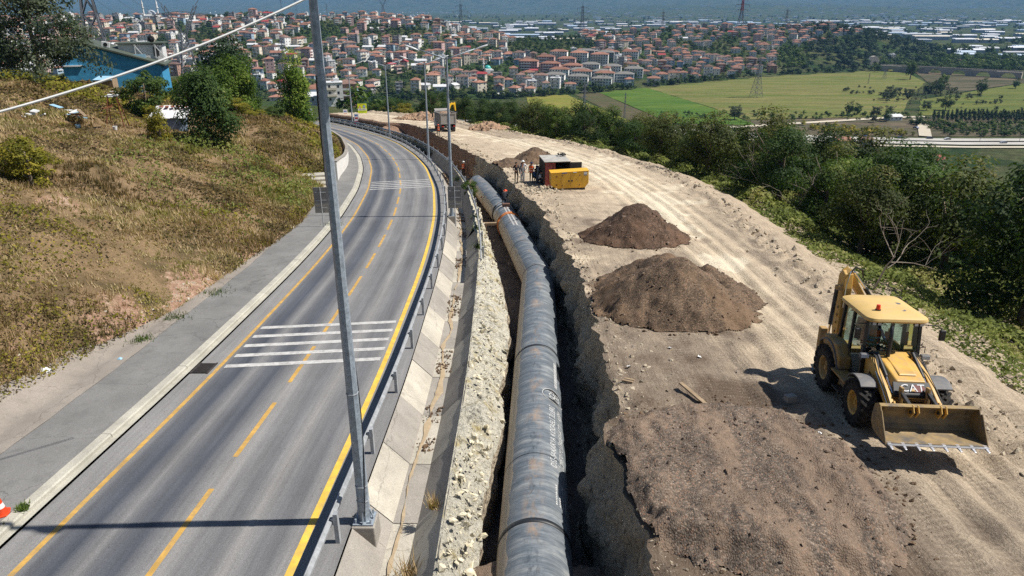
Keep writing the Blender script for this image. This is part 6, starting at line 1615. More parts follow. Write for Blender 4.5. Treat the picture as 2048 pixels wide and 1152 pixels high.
# bare branches rising from the bramble slope
def dead_tree(x, y, h, seed, lab, lean):
    r = np.random.default_rng(seed); t = thing('dead_tree', lab, 'tree', (x, y, float(H(x, y)[0]) - 0.5), (0, 0, 0), 'bare dead trees on the slope')
    def branch(mb, p, d, L, rad, depth):
        pts = [p]; q = p.copy(); dd = d.copy()
        for k_ in range(4): dd = dd + r.normal(size=3) * 0.16; dd /= np.linalg.norm(dd); q = q + dd * L / 4; pts.append(q.copy())
        mb.tube(pts, np.linspace(rad, rad * 0.45, 5), 5)
        if depth > 0:
            for k_ in range(3 if depth > 1 else 2):
                b_ = pts[int(r.integers(2, 5))]; nd = dd * 0.6 + r.normal(size=3) * 0.6; nd[2] = abs(nd[2]) * 0.8 + 0.15; nd /= np.linalg.norm(nd); branch(mb, b_, nd, L * r.uniform(0.5, 0.75), rad * 0.5, depth - 1)
    mb = MB(); branch(mb, np.zeros(3), np.array(lean, float) / np.linalg.norm(lean), h * 0.5, 0.075 * h / 6, 0); mb.build('trunk', BARK_D, t, True)
    top = np.vstack(mb.v)[-3]
    for k_ in range(4):
        mb = MB(); nd = np.array(lean, float) + r.normal(size=3) * 0.7; nd[2] = abs(nd[2]); nd /= np.linalg.norm(nd); branch(mb, top * r.uniform(0.7, 1.0), nd, h * 0.45, 0.035 * h / 6, 2); mb.build('limb', BARK_D, t, True)
dead_tree(17.0, 30.5, 4.6, 5, 'bare dead tree leaning behind the loader arm', (0.35, 0.0, 1))
dead_tree(21.5, 50.0, 4.6, 8, 'bare dead tree at the forest edge with pale branches', (0.1, 0, 1))
dead_tree(29.0, 40.0, 5.5, 9, 'bare dead tree in front of the right-hand forest', (-0.2, 0, 1))
dead_tree(20.5, 56.0, 4.5, 12, 'bare dead tree wrapped in the forest rim', (0.0, 0.1, 1))
# ================================================================== steel water main in the trench
def m_pipe():
    m, nt, b = mk('coated_steel_pipe')
    uv = node(nt, 'ShaderNodeUVMap'); p = pos(nt)
    st = noise(nt, mapv(nt, uv, (0.8, 3.2, 1)), 1.0, 7, 0.72)         # rings round the pipe
    st2 = noise(nt, mapv(nt, uv, (1.2, 26.0, 1)), 1.0, 3, 0.7)
    col = ramp(nt, st, [(0.3, (0.072, 0.086, 0.10)), (0.5, (0.135, 0.152, 0.168)), (0.64, (0.235, 0.245, 0.245)), (0.8, (0.38, 0.36, 0.32))])
    col = mixc(nt, 1.0, col, ramp(nt, st2, [(0.3, 0.7), (0.7, 1.35)]), 'MULTIPLY')
    sep = nt.nodes.new('ShaderNodeSeparateXYZ'); nt.links.new(uv, sep.inputs[0])
    sc = noise(nt, mapv(nt, uv, (5.0, 2.2, 1)), 1.0, 6, 0.75)
    top = mth(nt, 'SUBTRACT', 1.0, mth(nt, 'MULTIPLY', mth(nt, 'ABSOLUTE', mth(nt, 'SUBTRACT', sep.outputs[0], -0.05)), 2.6), clamp=True)
    scr = mth(nt, 'MULTIPLY', ramp(nt, sc, [(0.5, 0.0), (0.6, 1.0)]), top)
    col = mixc(nt, mth(nt, 'MULTIPLY', scr, 0.75), col, (0.035, 0.042, 0.052))
    du = mth(nt, 'MULTIPLY', ramp(nt, noise(nt, mapv(nt, uv, (1.1, 0.55, 1)), 1.0, 6, 0.75), [(0.5, 0.0), (0.64, 1.0)]), mth(nt, 'MULTIPLY', top, 1.0))
    col = mixc(nt, mth(nt, 'MULTIPLY', du, 0.8), col, (0.42, 0.30, 0.21))
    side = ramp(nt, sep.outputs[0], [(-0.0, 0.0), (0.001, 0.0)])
    lft_bounce = mth(nt, 'MULTIPLY', mth(nt, 'GREATER_THAN', mth(nt, 'ADD', mth(nt, 'MULTIPLY', sep.outputs[0], -1.0), mth(nt, 'MULTIPLY', noise(nt, mapv(nt, uv, (0.4, 1.5, 1)), 1.0, 4), 0.4)), 1.0), 0.75)
    col = mixc(nt, mth(nt, 'MULTIPLY', lft_bounce, 0.9), col, (0.46, 0.35, 0.23))  # tan left flank: bounced light painted into the colour, along with dust
    fin(nt, b, col, ramp(nt, st, [(0.3, 0.38), (0.7, 0.6)]), 0.5)
    bump(nt, b, st2, 0.15, 0.01)
    return m
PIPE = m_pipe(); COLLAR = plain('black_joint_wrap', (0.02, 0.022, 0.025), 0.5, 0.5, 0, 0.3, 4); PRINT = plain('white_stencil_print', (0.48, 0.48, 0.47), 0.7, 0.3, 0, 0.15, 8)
BRUSH = plain('wire_brushed_steel', (0.52, 0.51, 0.49), 0.5, 0.5, 0.2, 0.15, 6)
PR = 0.925
def pz(y): return 2.75 - 0.085 * y - 2.25
class Tube:
    """straight pipe between two points; f(theta from top, positive to the right; distance along) -> point"""
    def __init__(s, a, b):
        s.a, s.b = np.array(a, float), np.array(b, float); s.L = float(np.linalg.norm(s.b - s.a)); s.d = (s.b - s.a) / s.L
        s.r = np.cross(s.d, [0, 0, 1.0]); s.r /= np.linalg.norm(s.r); s.u = np.cross(s.r, s.d)
    def at(s, th, l, R=PR):
        th = np.asarray(th, float)[..., None]; l = np.asarray(l, float)[..., None]
        return s.a + s.d * l + R * (np.sin(th) * s.r + np.cos(th) * s.u)
def pipe_mesh(T, l0, l1, R, name, m, parent, nth=56, caps=False, cut0=None, cut1=None, R_in=None, nl=None):
    nl = nl or max(2, int((l1 - l0) / 0.5))
    th = np.linspace(-math.pi, math.pi, nth + 1)
    LL = np.linspace(0, 1, nl)[:, None]; a0 = l0 + (cut0(th) if cut0 else 0 * th); a1 = l1 + (cut1(th) if cut1 else 0 * th)
    l = a0[None] * (1 - LL) + a1[None] * LL; TH = np.broadcast_to(th, l.shape)
    V = T.at(TH, l, R).reshape(-1, 3)
    me = fastmesh(name, V, gridfaces(nl, nth + 1)[:, ::-1], m, None, True)
    add_uv(me, np.stack([TH, l], -1).reshape(-1, 2))
    o = link(name, me, parent); s_ = o.modifiers.new('thick', 'SOLIDIFY'); s_.thickness = 0.03; s_.offset = -1
    return o
def ring(T, l, w, R, name, m, parent): return pipe_mesh(T, l, l + w, R, name, m, parent, nl=2)
BEND = (1.5, 37.1, pz(37.1)); N0 = (0.1, 2.0, pz(2.0)); J = (-0.72, 56.6, pz(56.6)); E2 = (-3.66, 72.6, pz(72.6))
TA, TB, TC = Tube(N0, BEND), Tube(BEND, J), Tube((-0.92, 56.9, pz(56.9)), E2)
main = thing('water_main', 'huge dark grey steel water pipe bending along the trench', 'pipe', group='steel pipes in the trench')
ang = math.acos(float(TA.d @ TB.d)) / 2
miter = math.tan(ang)
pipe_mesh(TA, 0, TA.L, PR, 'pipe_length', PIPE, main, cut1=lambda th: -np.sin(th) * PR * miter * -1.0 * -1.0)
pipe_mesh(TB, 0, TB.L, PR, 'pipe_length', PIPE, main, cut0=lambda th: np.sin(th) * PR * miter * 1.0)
ring(TA, TA.L - 0.03, 0.06, PR + 0.012, 'bend_weld', COLLAR, main)
ly = lambda y: (y - 2.0) / TA.d[1]
for y, w, R in ((13.5, 0.17, 0.014), (16.7, 0.03, 0.006), (24.9, 0.16, 0.014)): ring(TA, ly(y), w, PR + R, 'joint_wrap', COLLAR, main)
for l, w in ((6.0, 0.06), (14.0, 0.03)): ring(TB, l, w, PR + 0.01, 'joint_wrap', COLLAR, main)
ring(TB, TB.L - 1.6, 1.62, PR + 0.006, 'bare_end_band', BRUSH, main)
for a_ in (-0.15, 0.12): # brushed strips along the top
    th = np.linspace(a_ - 0.06, a_ + 0.06, 4); LL = np.linspace(TB.L - 9.0, TB.L - 2.0, 12); T_, L_ = np.meshgrid(th, LL, indexing='ij')
    link('brushed_strip', fastmesh('brushed_strip', TB.at(T_, L_, PR + 0.008).reshape(-1, 3), gridfaces(4, 12), BRUSH, None, True), main)
# lettering wrapped on the pipe, read along its length
def wrap_text(body, size, th0, l0, length, name='lettering'):
    V, F = text_geo(body, size); V[:, 0] *= length / (V[:, 0].max() - V[:, 0].min())
    l = l0 + V[:, 0]; th = th0 - V[:, 1] / PR
    me = bpy.data.meshes.new(name); me.from_pydata(TA.at(th, l, PR + 0.006).tolist(), [], F); me.materials.append(PRINT); return link(name, me, main)
wrap_text('DSİ-SAKARYA KOCAELİ İLLERİ', 0.30, 0.60, ly(18.1), 3.7); wrap_text('İÇMESUYU İSALE HATTI 1. KISMI', 0.30, 0.96, ly(18.2), 3.5)
def wrap_rect(th0, th1, l0, l1, name, m, R=PR + 0.006):
    T_, L_ = np.meshgrid(np.linspace(th0, th1, 4), np.linspace(l0, l1, 4), indexing='ij'); return link(name, fastmesh(name, TA.at(T_, L_, R).reshape(-1, 3), gridfaces(4, 4), m, None, True), main)
def wrap_ring(thc, lc, r0, r1, name, m, n=28, R=PR + 0.007):
    a_ = np.linspace(0, 2 * math.pi, n + 1); rr = np.array([r0, r1])[:, None]
    return link(name, fastmesh(name, TA.at(thc + rr * np.sin(a_) / PR, lc + rr * np.cos(a_), R).reshape(-1, 3), gridfaces(2, n + 1), m, None, True), main)
lc = ly(20.75)
wrap_ring(0.72, lc, 0.001, 0.47, 'emblem_field', COLLAR); wrap_ring(0.72, lc, 0.455, 0.48, 'emblem_ring', PRINT, R=PR + 0.012)
for dx, dy, r_ in ((-0.13, 0.1, 0.12), (0.12, 0.12, 0.11), (0.0, -0.12, 0.13), (-0.18, -0.14, 0.09), (0.18, -0.1, 0.09)): wrap_ring(0.72 + dy, lc + dx, r_ - 0.03, r_, 'emblem_loop', PRINT, 14, PR + 0.013)
r = np.random.default_rng(77)
for row in range(4):
    l = ly(14.5)
    while l < ly(15.4):
        w = r.uniform(0.03, 0.08); wrap_rect(0.62 + row * 0.13, 0.62 + row * 0.13 + 0.055, l, l + w, 'small_print', PRINT); l += w + 0.03
l = ly(21.6)
while l < ly(23.7):
    w = r.uniform(0.06, 0.12); wrap_rect(0.74, 0.90, l, l + w, 'small_print', PRINT); l += w + 0.05
wrap_rect(0.95, 1.35, ly(22.6), ly(24.2), 'dark_patch', COLLAR)
# next pipe length beyond the open joint
nxt = thing('pipe_length', 'blue grey pipe length waiting beyond the open joint', 'pipe', group='steel pipes in the trench')
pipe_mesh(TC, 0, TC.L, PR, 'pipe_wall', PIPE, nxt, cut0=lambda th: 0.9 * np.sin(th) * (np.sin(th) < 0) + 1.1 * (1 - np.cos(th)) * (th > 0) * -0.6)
for l in (5.0, 11.0): ring(TC, l, 0.04, PR + 0.01, 'seam', COLLAR, nxt)
q = TC.at(-1.2, 6.0, PR); t_ = MB().ball(tuple(q), 0.10, 6).build('lifting_lug', RUST, nxt, True)
ORANGE = plain('orange_strap', (0.62, 0.20, 0.045), 0.7, 0.3, 0, 0.2, 5)
st = thing('lifting_strap', 'orange lifting strap slung round the pipe near the joint', 'strap')
for k_, (l0, sk, nm) in enumerate(((TB.L - 4.6, 0.35, 'strap_loop'), (TB.L - 4.3, 0.15, 'strap_loop'), (TB.L - 4.9, -0.1, 'strap_loop'))):
    th = np.linspace(-2.2, 1.5, 34); MB().tube(TB.at(th, l0 + sk * th + 0.08 * np.sin(th * 5 + k_), PR + 0.03), 0.035, 6).build(nm, ORANGE, st, True)
hose = lambda name, P, r_, m, lab: tag(MB().tube(P, r_, 6).build(name, m, None, True), lab, 'hose', 'hoses at the welding place')
th = np.linspace(-1.7, 0.3, 30); hose('welding_hose', TB.at(th, TB.L - 0.9 + 0.25 * np.sin(th * 3), PR + 0.04), 0.025, CABLE_B, 'black hose looped over the pipe end beside the welder')
P = np.array([TB.at(0.5, TB.L - 0.5, PR + 0.05), (-0.2, 56.6, -4.2), (0.2, 57.0, -4.5), (0.25, 57.6, -3.3), (0.5, 58.2, -2.25), (1.2, 58.6, -2.15), (2.3, 58.2, -2.1)])
def spl(P, n=40):
    d = np.r_[0, np.cumsum(np.linalg.norm(np.diff(P, axis=0), axis=1))]; t = np.linspace(0, d[-1], n); Q = np.stack([np.interp(t, d, P[:, k_]) for k_ in range(3)], 1)
    for _ in range(6): Q[1:-1] = 0.25 * Q[:-2] + 0.5 * Q[1:-1] + 0.25 * Q[2:]
    return Q
hose('welding_hose', spl(P), 0.03, CABLE_B, 'black welding hose hanging down the trench wall from the container')
P = np.array([TB.at(-0.9, 11.5, PR + 0.03), TB.at(-0.4, 12.0, PR + 0.03), TB.at(0.1, 12.3, PR + 0.03)]); hose('pipe_sling', spl(P, 16), 0.02, CABLE_B, 'short black sling lying across the pipe middle')
q = TB.at(0.35, 12.6, PR + 0.04); t = thing('grinder', 'small black grinder lying on top of the pipe', 'tool', tuple(q)); MB().cyl((-0.12, 0, 0.03), (0.14, 0.05, 0.05), 0.05, 0.04, 8).build('motor_body', BLACK, t, True); MB().cyl((-0.16, 0, -0.02), (-0.16, 0, 0.01), 0.1, 0.1, 12).build('disc', GALV, t)
MB()
t = thing('support_beam', 'grey timber support beam bridging under the pipe', 'beam', (-1.5, 52.0, pz(52.0) + 0.1), (0, 0, 0.1)); MB().box((0, 0, 0), (1.6, 0.25, 0.2)).build('beam', WOODB, t); MB().box((-0.6, 0, -0.4), (0.25, 0.25, 0.6)).build('packing', WOODB, t)

# ================================================================== gravel piles
PILES = []
def pile(name, cx, cy, rx, ry, h, m, lab, seed, rz=0.0, plateau=0.0, n=90, peaks=None, rough=1.0, grp='gravel piles on the platform'):
    a_ = np.linspace(-1.25, 1.25, n); A, B = np.meshgrid(a_, a_, indexing='ij')
    X = cx + (A * rx * math.cos(rz) - B * ry * math.sin(rz)); Y = cy + (A * rx * math.sin(rz) + B * ry * math.cos(rz))
    wob = 0.10 * fbm(X / rx * 1.6, Y / rx * 1.6, 3, seed) + 0.09 * fbm(X * 2.5, Y * 2.5, 3, seed + 7)
    def bumpf(px, py, sx, sy, hh):
        q = np.sqrt(((A - px) / sx) ** 2 + ((B - py) / sy) ** 2) + wob
        if plateau: return hh * (1 - sstep(q, plateau, 1.0))
        return hh * (np.clip(1 - np.sqrt(q * q + 0.012), -0.3, 1) + 0.11)
    Z = bumpf(0, 0, 1, 1, h)
    for pk in (peaks or []): Z = np.maximum(Z, bumpf(*pk))
    Z = Z + rough * (0.10 * fbm(X * 1.3, Y * 1.3, 4, seed + 1) - 0.10 * np.abs(fbm(X * 0.9, Y * 0.9, 3, seed + 4)) + 0.04 * fbm(X * 6, Y * 6, 2, seed + 2)) * sstep(Z, 0.0, 0.3)
    s_, u_ = psu(X, Y); base = zroad(Y) + plat_dz(s_, u_)
    ok = (Z > 0.025) & (u_ > np.interp(s_, G, gTR) + 0.03)
    Zw = base + Z - 0.03
    F = gridfaces(n, n); keep = ok.ravel()[F].all(1)
    me = fastmesh(name, np.stack([X, Y, np.maximum(Zw, base - 0.05)], -1).reshape(-1, 3), F[keep], m, None, True)
    o = link(name, me)
    PILES.append((o, m)); return tag(o, lab, 'gravel pile', grp)
pile('gravel_pile', 7.2, 38.4, 2.9, 2.6, 2.05, GRAVEL_R, 'dark reddish brown gravel cone, highest on the platform', 3)
pile('gravel_pile', 6.6, 26.2, 3.3, 3.0, 2.15, GRAVEL, 'large double peaked brown gravel pile in the middle of the platform', 5, -0.15, peaks=[(-0.05, 0.95, 0.85, 0.85, 1.6), (0.42, 0.35, 0.7, 0.7, 1.6)])
pile('gravel_pile', 5.5, 13.6, 3.4, 3.9, 0.48, GRAVEL_F, 'flattened gravel spread with dig marks in front of the loader', 8, 0.1, plateau=0.74, rough=1.2, n=150)
pile('gravel_pile', 2.6, 74.6, 2.6, 3.2, 1.5, GRAVEL, 'small brown gravel pile behind the men by the container', 10)
pile('gravel_pile', -0.3, 71.0, 1.8, 2.4, 0.8, GRAVEL, 'low brown gravel heap at the trench edge behind the men', 12)
RUB = m_rock('rubble_soil', (0.42, 0.28, 0.185), (0.30, 0.19, 0.12), (0.5, 0.38, 0.27), 0.8, 0.3)
pile('spoil_heap', -17.5, 141, 7.0, 3.4, 1.5, RUB, 'reddish rubble heap left of the dump truck', 14, -0.5, n=60, rough=6, grp='spoil heaps by the truck')
pile('spoil_heap', -3.8, 117, 3.4, 4.0, 1.3, RUB, 'reddish rubble heap right of the dump truck', 15, 0.2, n=60, rough=6, grp='spoil heaps by the truck')
# backfill over the near end of the pipe
n = 60; a_ = np.linspace(-1, 1, n); A, B = np.meshgrid(a_, a_, indexing='ij'); X = 0.5 + A * 1.9; Y = 10.0 + B * 3.0
q = np.sqrt(A ** 2 * 0.9 + B ** 2) + 0.15 * fbm(X * 1.3, Y * 1.3, 3, 91)
Z = pz(Y) - 0.05 + 1.3 * np.clip(1.25 - q, -1.2, 1) * (0.75 - 0.25 * A) + 0.08 * fbm(X * 5, Y * 5, 3, 92)
tag(link('backfill_heap', fastmesh('backfill_heap', np.stack([X, Y, Z], -1).reshape(-1, 3), gridfaces(n, n), GRAVEL_F, None, True)), 'brown gravel backfill tipped over the near end of the pipe', 'gravel pile')

# loose stones along lips, bank and slope edge
def stones():
    r = np.random.default_rng(55)
    ico = bmesh.new(); bmesh.ops.create_icosphere(ico, subdivisions=1, radius=1.0); V0 = np.array([v.co[:] for v in ico.verts]); F0 = np.array([[v.index for v in f_.verts] for f_ in ico.faces]); ico.free()
    def make(name, lab, m, X, Y, Z, S_):
        VV, FF = [], []; nv = len(V0)
        for i_ in range(len(X)):
            A_ = r.normal(size=(3, 3)) * 0.25 + np.diag(r.uniform(0.6, 1.2, 3)); VV.append((V0 * (1 + 0.25 * r.normal(size=(nv, 1)))) @ A_.T * S_[i_] + (X[i_], Y[i_], Z[i_])); FF.append(F0 + i_ * nv)
        tag(link(name, fastmesh(name, np.vstack(VV), np.vstack(FF), m)), lab, 'stones', kind='stuff')
    n = 4600; s_ = s_of_y(8) + (s_of_y(125) - s_of_y(8)) * r.uniform(0, 1, n) ** 1.5; w = np.where(r.uniform(0, 1, n) < 0.75, np.abs(r.normal(size=n)) * 1.8 - 1.3, 2.5 * r.uniform(-1, 1, n)); u = uED(s_) + w * 1.0
    X, Y = pxy(s_, u); z1 = zroad(Y) + plat_dz(s_, u); z2 = H(X, Y) - 0.2; Z = np.where(w < 0.3, z1, z2)
    make('edge_rubble', 'pale broken stones along the outer rim of the platform', STONEM, X, Y, Z, np.clip(0.02 + 0.15 * r.uniform(0, 1, n) ** 6, 0.02, 0.17) * (0.7 + Y * 0.006))
    n = 2200; s_ = s_of_y(8) + (s_of_y(62) - s_of_y(8)) * r.uniform(0, 1, n) ** 1.3; t_ = r.uniform(0.03, 1.0, n); u = 3.3 + (np.interp(s_, G, gTL) - 3.3) * t_; X, Y = pxy(s_, u)
    make('bank_rubble', 'pale yellowish stones lying on the bank between channel and trench', CHALK, X, Y, zroad(Y) + 0.14 * (1 - t_) - 0.55 * t_ + 0.24 * np.sin(np.pi * t_) + 0.08 * r.normal(size=n), np.clip(0.012 + 0.09 * r.uniform(0, 1, n) ** 5, 0.012, 0.09))
    n = 3300; s_ = s_of_y(8) + (s_of_y(120) - s_of_y(8)) * r.uniform(0, 1, n) ** 1.4; u = np.interp(s_, G, gTR) + 0.05 + np.abs(r.normal(size=n)) * 0.8
    X, Y = pxy(s_, u); make('lip_rubble', 'small pale stones scattered along the trench lip', STONEM, X, Y, zroad(Y) + plat_dz(s_, u), np.clip(0.016 + 0.09 * r.uniform(0, 1, n) ** 5, 0.016, 0.10) * (0.7 + Y * 0.008))
    n = 3600; s_ = s_of_y(8) + (s_of_y(80) - s_of_y(8)) * r.uniform(0, 1, n); u = 2.1 + 0.22 * r.normal(size=n); k_ = (fbm(s_ / 2.2, s_ * 0, 3, 61) > 0.0) & (np.abs(u - 2.1) < 0.45)
    X, Y = pxy(s_[k_], u[k_]); make('channel_gravel', 'dark gravel washed along the channel bed', GRAVEL, X, Y, zroad(Y) - 0.77, np.clip(0.015 + 0.06 * r.uniform(0, 1, k_.sum()) ** 3, 0.015, 0.08) * (0.8 + Y * 0.008))
    n = 900; s_ = s_of_y(10) + (s_of_y(64) - s_of_y(10)) * r.uniform(0, 1, n); u = uSO(s_) - np.abs(r.normal(size=n)) * 1.2 + 0.3; X, Y = pxy(s_, u)
    make('bank_litter', 'pale stones and litter along the foot of the hillside', CONC_L, X, Y, hill_z(s_, u, X, Y), np.clip(0.015 + 0.07 * r.uniform(0, 1, n) ** 3, 0.015, 0.09) * (0.8 + Y * 0.006))
    X, Y = [], []
    for cx, cy, rx, ry, n in ((7.2, 38.4, 2.9, 2.6, 500), (6.5, 27.2, 3.3, 3.9, 800), (5.6, 13.9, 3.3, 3.4, 900), (2.6, 74.6, 2.6, 3.2, 200)):
        a_ = r.uniform(0, 6.28, n); q = 1.0 + np.abs(r.normal(size=n)) * 0.12 - 0.05; X.append(cx + rx * q * np.cos(a_)); Y.append(cy + ry * q * np.sin(a_))
    X, Y = np.concatenate(X), np.concatenate(Y); s_, u_ = psu(X, Y); k_ = u_ > np.interp(s_, G, gTR) + 0.1; X, Y = X[k_], Y[k_]
    make('pile_pebbles', 'brown pebbles scattered round the feet of the gravel piles', GRAVEL, X, Y, zroad(Y) + plat_dz(s_[k_], u_[k_]), np.clip(0.012 + 0.06 * r.uniform(0, 1, len(X)) ** 3, 0.012, 0.075) * (0.8 + Y * 0.006))
    PX, PY, PZ = [], [], []
    for o, m in PILES[:4]:
        V = np.empty(len(o.data.vertices) * 3); o.data.vertices.foreach_get('co', V); V = V.reshape(-1, 3); us = np.unique(np.array([i_ for p_ in o.data.polygons for i_ in p_.vertices])); V = V[r.choice(us, 700)]
        PX.append(V[:, 0] + r.normal(size=700) * 0.03); PY.append(V[:, 1]); PZ.append(V[:, 2])
    PX, PY, PZ = map(np.concatenate, (PX, PY, PZ)); make('pile_clods', 'small brown clods and pebbles lying on the gravel piles', GRAVEL_F, PX, PY, PZ, np.clip(0.010 + 0.055 * r.uniform(0, 1, len(PX)) ** 4, 0.010, 0.06) * (0.8 + PY * 0.008))
    n = 700; X = 2.2 + r.normal(size=n) * 1.0; Y = 55.6 + r.normal(size=n) * 1.1; s_, u_ = psu(X, Y); k_ = u_ > np.interp(s_, G, gTR) + 0.05; X, Y = X[k_], Y[k_]
    make('site_debris', 'broken stones and scraps littering the ground before the container', STONEM, X, Y, zroad(Y) + plat_dz(s_[k_], u_[k_]), np.clip(0.02 + 0.16 * r.uniform(0, 1, len(X)) ** 4, 0.02, 0.17))
    n = 420; s_ = s_of_y(9) + (s_of_y(60) - s_of_y(9)) * r.uniform(0, 1, n); u = uTL(s_) + 0.4 + r.uniform(0, 1, n) * (uTR(s_) - uTL(s_) - 0.8); X, Y = pxy(s_, u)
    make('trench_litter', 'stones and scraps on the trench floor', CONC_M, X, Y, zroad(Y) - 1.85, np.clip(0.02 + 0.1 * r.uniform(0, 1, n) ** 3, 0.02, 0.12))
stones()
# planks, bottle and bricks left on the platform
def flat(name, lab, cat, x, y, rz, parts, dz=0.02):
    t = thing(name, lab, cat, (x, y, zground(x, y) + dz), (math.atan(-0.085), 0, rz))
    for nm, c_, d_, m in parts: MB().box(c_, d_).build(nm, m, t, bevel=0.004)
flat('plank', 'long weathered plank lying above the spread gravel', 'plank', 5.35, 17.7, -1.22, [('board', (0, 0, 0.05), (1.45, 0.13, 0.05), WOODB)], 0.08)
flat('board_scrap', 'short broken boards near the trench lip', 'board', 3.55, 18.7, -0.4, [('board', (0, 0, 0.04), (0.34, 0.10, 0.04), ORANGE if False else WOODB), ('board', (0.03, 0.12, 0.05), (0.30, 0.09, 0.04), WOODB)], 0.05)
flat('concrete_lump', 'square concrete lump on the rim of the spread gravel', 'block', 8.05, 17.4, 0.2, [('block', (0, 0, 0.08), (0.30, 0.22, 0.18), CONC_M)], 0.15)
t = thing('plastic_drum', 'white plastic drum lying beside the reddish gravel cone', 'drum', (5.9, 41.2, zground(5.9, 41.2) + 0.14), (0, 0, 0.2)); MB().cyl((-0.4, 0, 0), (0.4, 0, 0), 0.14, 0.14, 14).build('drum_body', WHP, t, True, 0.02); MB().cyl((0.4, 0, 0), (0.45, 0, 0), 0.04, 0.04, 8).build('cap', SGB, t)
r = np.random.default_rng(19)
_wh = ['near the trench lip', 'by the broken boards', 'below the double peaked pile', 'beside the long plank', 'on the grey soil', 'on the spread gravel', 'near the loader track', 'by the concrete lump', 'at the foot of the slope', 'beside the pale patch']
for k_ in range(10):
    x, y = r.uniform(3.6, 8.5), r.uniform(15.5, 23)
    o = MB().add(r.normal(size=(6, 3)) * (0.05, 0.05, 0.02), [(0, 1, 2), (2, 3, 4), (4, 5, 0), (0, 2, 4)]).build('paper_scrap', WHP); o.location = (x, y, zground(x, y) + 0.05)
    if 2.6 + (x - 5.9) ** 2 < 0: pass
    tag(o, 'tiny white scrap of litter lying on the platform between trench and loader', 'litter', 'litter scraps on the platform')
for k_, (x, y, lab) in enumerate([(-16.2, 22.0, 'crumpled white bag on the bare soil at the left edge'), (-15.0, 23.6, 'small blue scrap on the pavement edge')]):
    n = 9; A, B = np.meshgrid(np.linspace(-1, 1, n), np.linspace(-1, 1, n), indexing='ij'); R_ = np.clip(1 - A ** 2 * 0.8, 0, 1) * np.clip(1 - B ** 2 * 0.8, 0, 1)
    V = np.stack([A * 0.17, B * 0.14, 0.02 + 0.14 * R_ + 0.05 * fbm(A * 4 + k_ * 3, B * 4, 3, 5)], -1).reshape(-1, 3); s0 = 1.2 if k_ == 0 else 0.5
    o = link('plastic_bag', fastmesh('plastic_bag', V * s0, gridfaces(n, n), WHP if k_ == 0 else PALEB, None, True)); o.location = (x - (0.6 if k_ == 0 else 0), y, (zhill(x - 0.6, y) if k_ == 0 else float(zroad(y)) + 0.13)); tag(o, lab, 'litter')

# ================================================================== generator and workshop container
GENY = plain('generator_yellow', (0.72, 0.40, 0.025), 0.45, 0.5, 0, 0.1, 1.5, 0, 40, (0.45, 0.30, 0.12, 0.3))
def generator():
    x, y = 4.65, 55.9
    t = thing('generator', 'yellow canopy diesel generator standing before the container', 'generator', (x, y, zground(x, y)), (0, math.radians(-1.5), 0.09))
    MB().box((0, 0, 0.12), (2.55, 0.95, 0.22)).build('base_frame', BLACK, t)
    MB().prism([(-1.52, 0.55), (-1.52, 1.52), (1.55, 1.58), (1.55, 0.62), (1.25, 0.24), (-1.15, 0.24)], 'y', -0.55, 0.55).build('canopy', GENY, t, bevel=0.03)
    MB().prism([(-1.55, 1.525), (1.58, 1.585), (1.58, 1.63), (-1.55, 1.57)], 'y', -0.58, 0.58).build('roof_panel', GENY, t, bevel=0.01)
    for a_, b_ in ((-0.68, 0.03), (0.07, 0.88)):
        d = MB().box(((a_ + b_) / 2, -0.565, 0.90), (b_ - a_ - 0.03, 0.03, 1.1)).build('door', GENY, t, bevel=0.008); MB().box((b_ - 0.1 if a_ < 0 else a_ + 0.1, -0.585, 0.85), (0.13, 0.03, 0.13)).build('handle', BLACK, d)
        for z in (0.5, 1.3): MB().box((a_ + 0.06 if a_ < 0 else b_ - 0.06, -0.585, z), (0.06, 0.03, 0.09)).build('hinge', BLACK, d)
    for z in (0.55, 1.22): MB().box((-1.08, -0.56, z), (0.11, 0.03, 0.11)).build('lifting_pocket', RUST, t)
    MB().box((1.28, -0.56, 1.38), (0.28, 0.02, 0.30)).build('data_plate', SGW, t); MB().box((1.28, -0.575, 1.28), (0.24, 0.02, 0.06)).build('plate_stripe', SGK, t)
    MB().box((-0.42, -0.59, 1.515), (0.42, 0.02, 0.055)).build('blue_label', SGB, t); MB().box((0.42, -0.59, 1.535), (0.30, 0.02, 0.055)).build('pale_label', SGW, t)
generator()
DKST = plain('dark_container_steel', (0.055, 0.052, 0.05), 0.7, 0.3, 0.1, 0.3, 3, 0, 30, (0.12, 0.09, 0.07, 0.5)); ROOFG = plain('pale_container_roof', (0.42, 0.40, 0.36), 0.7, 0.3, 0, 0.25, 2, 0, 30, (0.2, 0.19, 0.17, 0.6)); REDD = plain('faded_red_door', (0.30, 0.05, 0.045), 0.75, 0.3, 0, 0.3, 3, 0, 30, (0.36, 0.25, 0.2, 0.55))
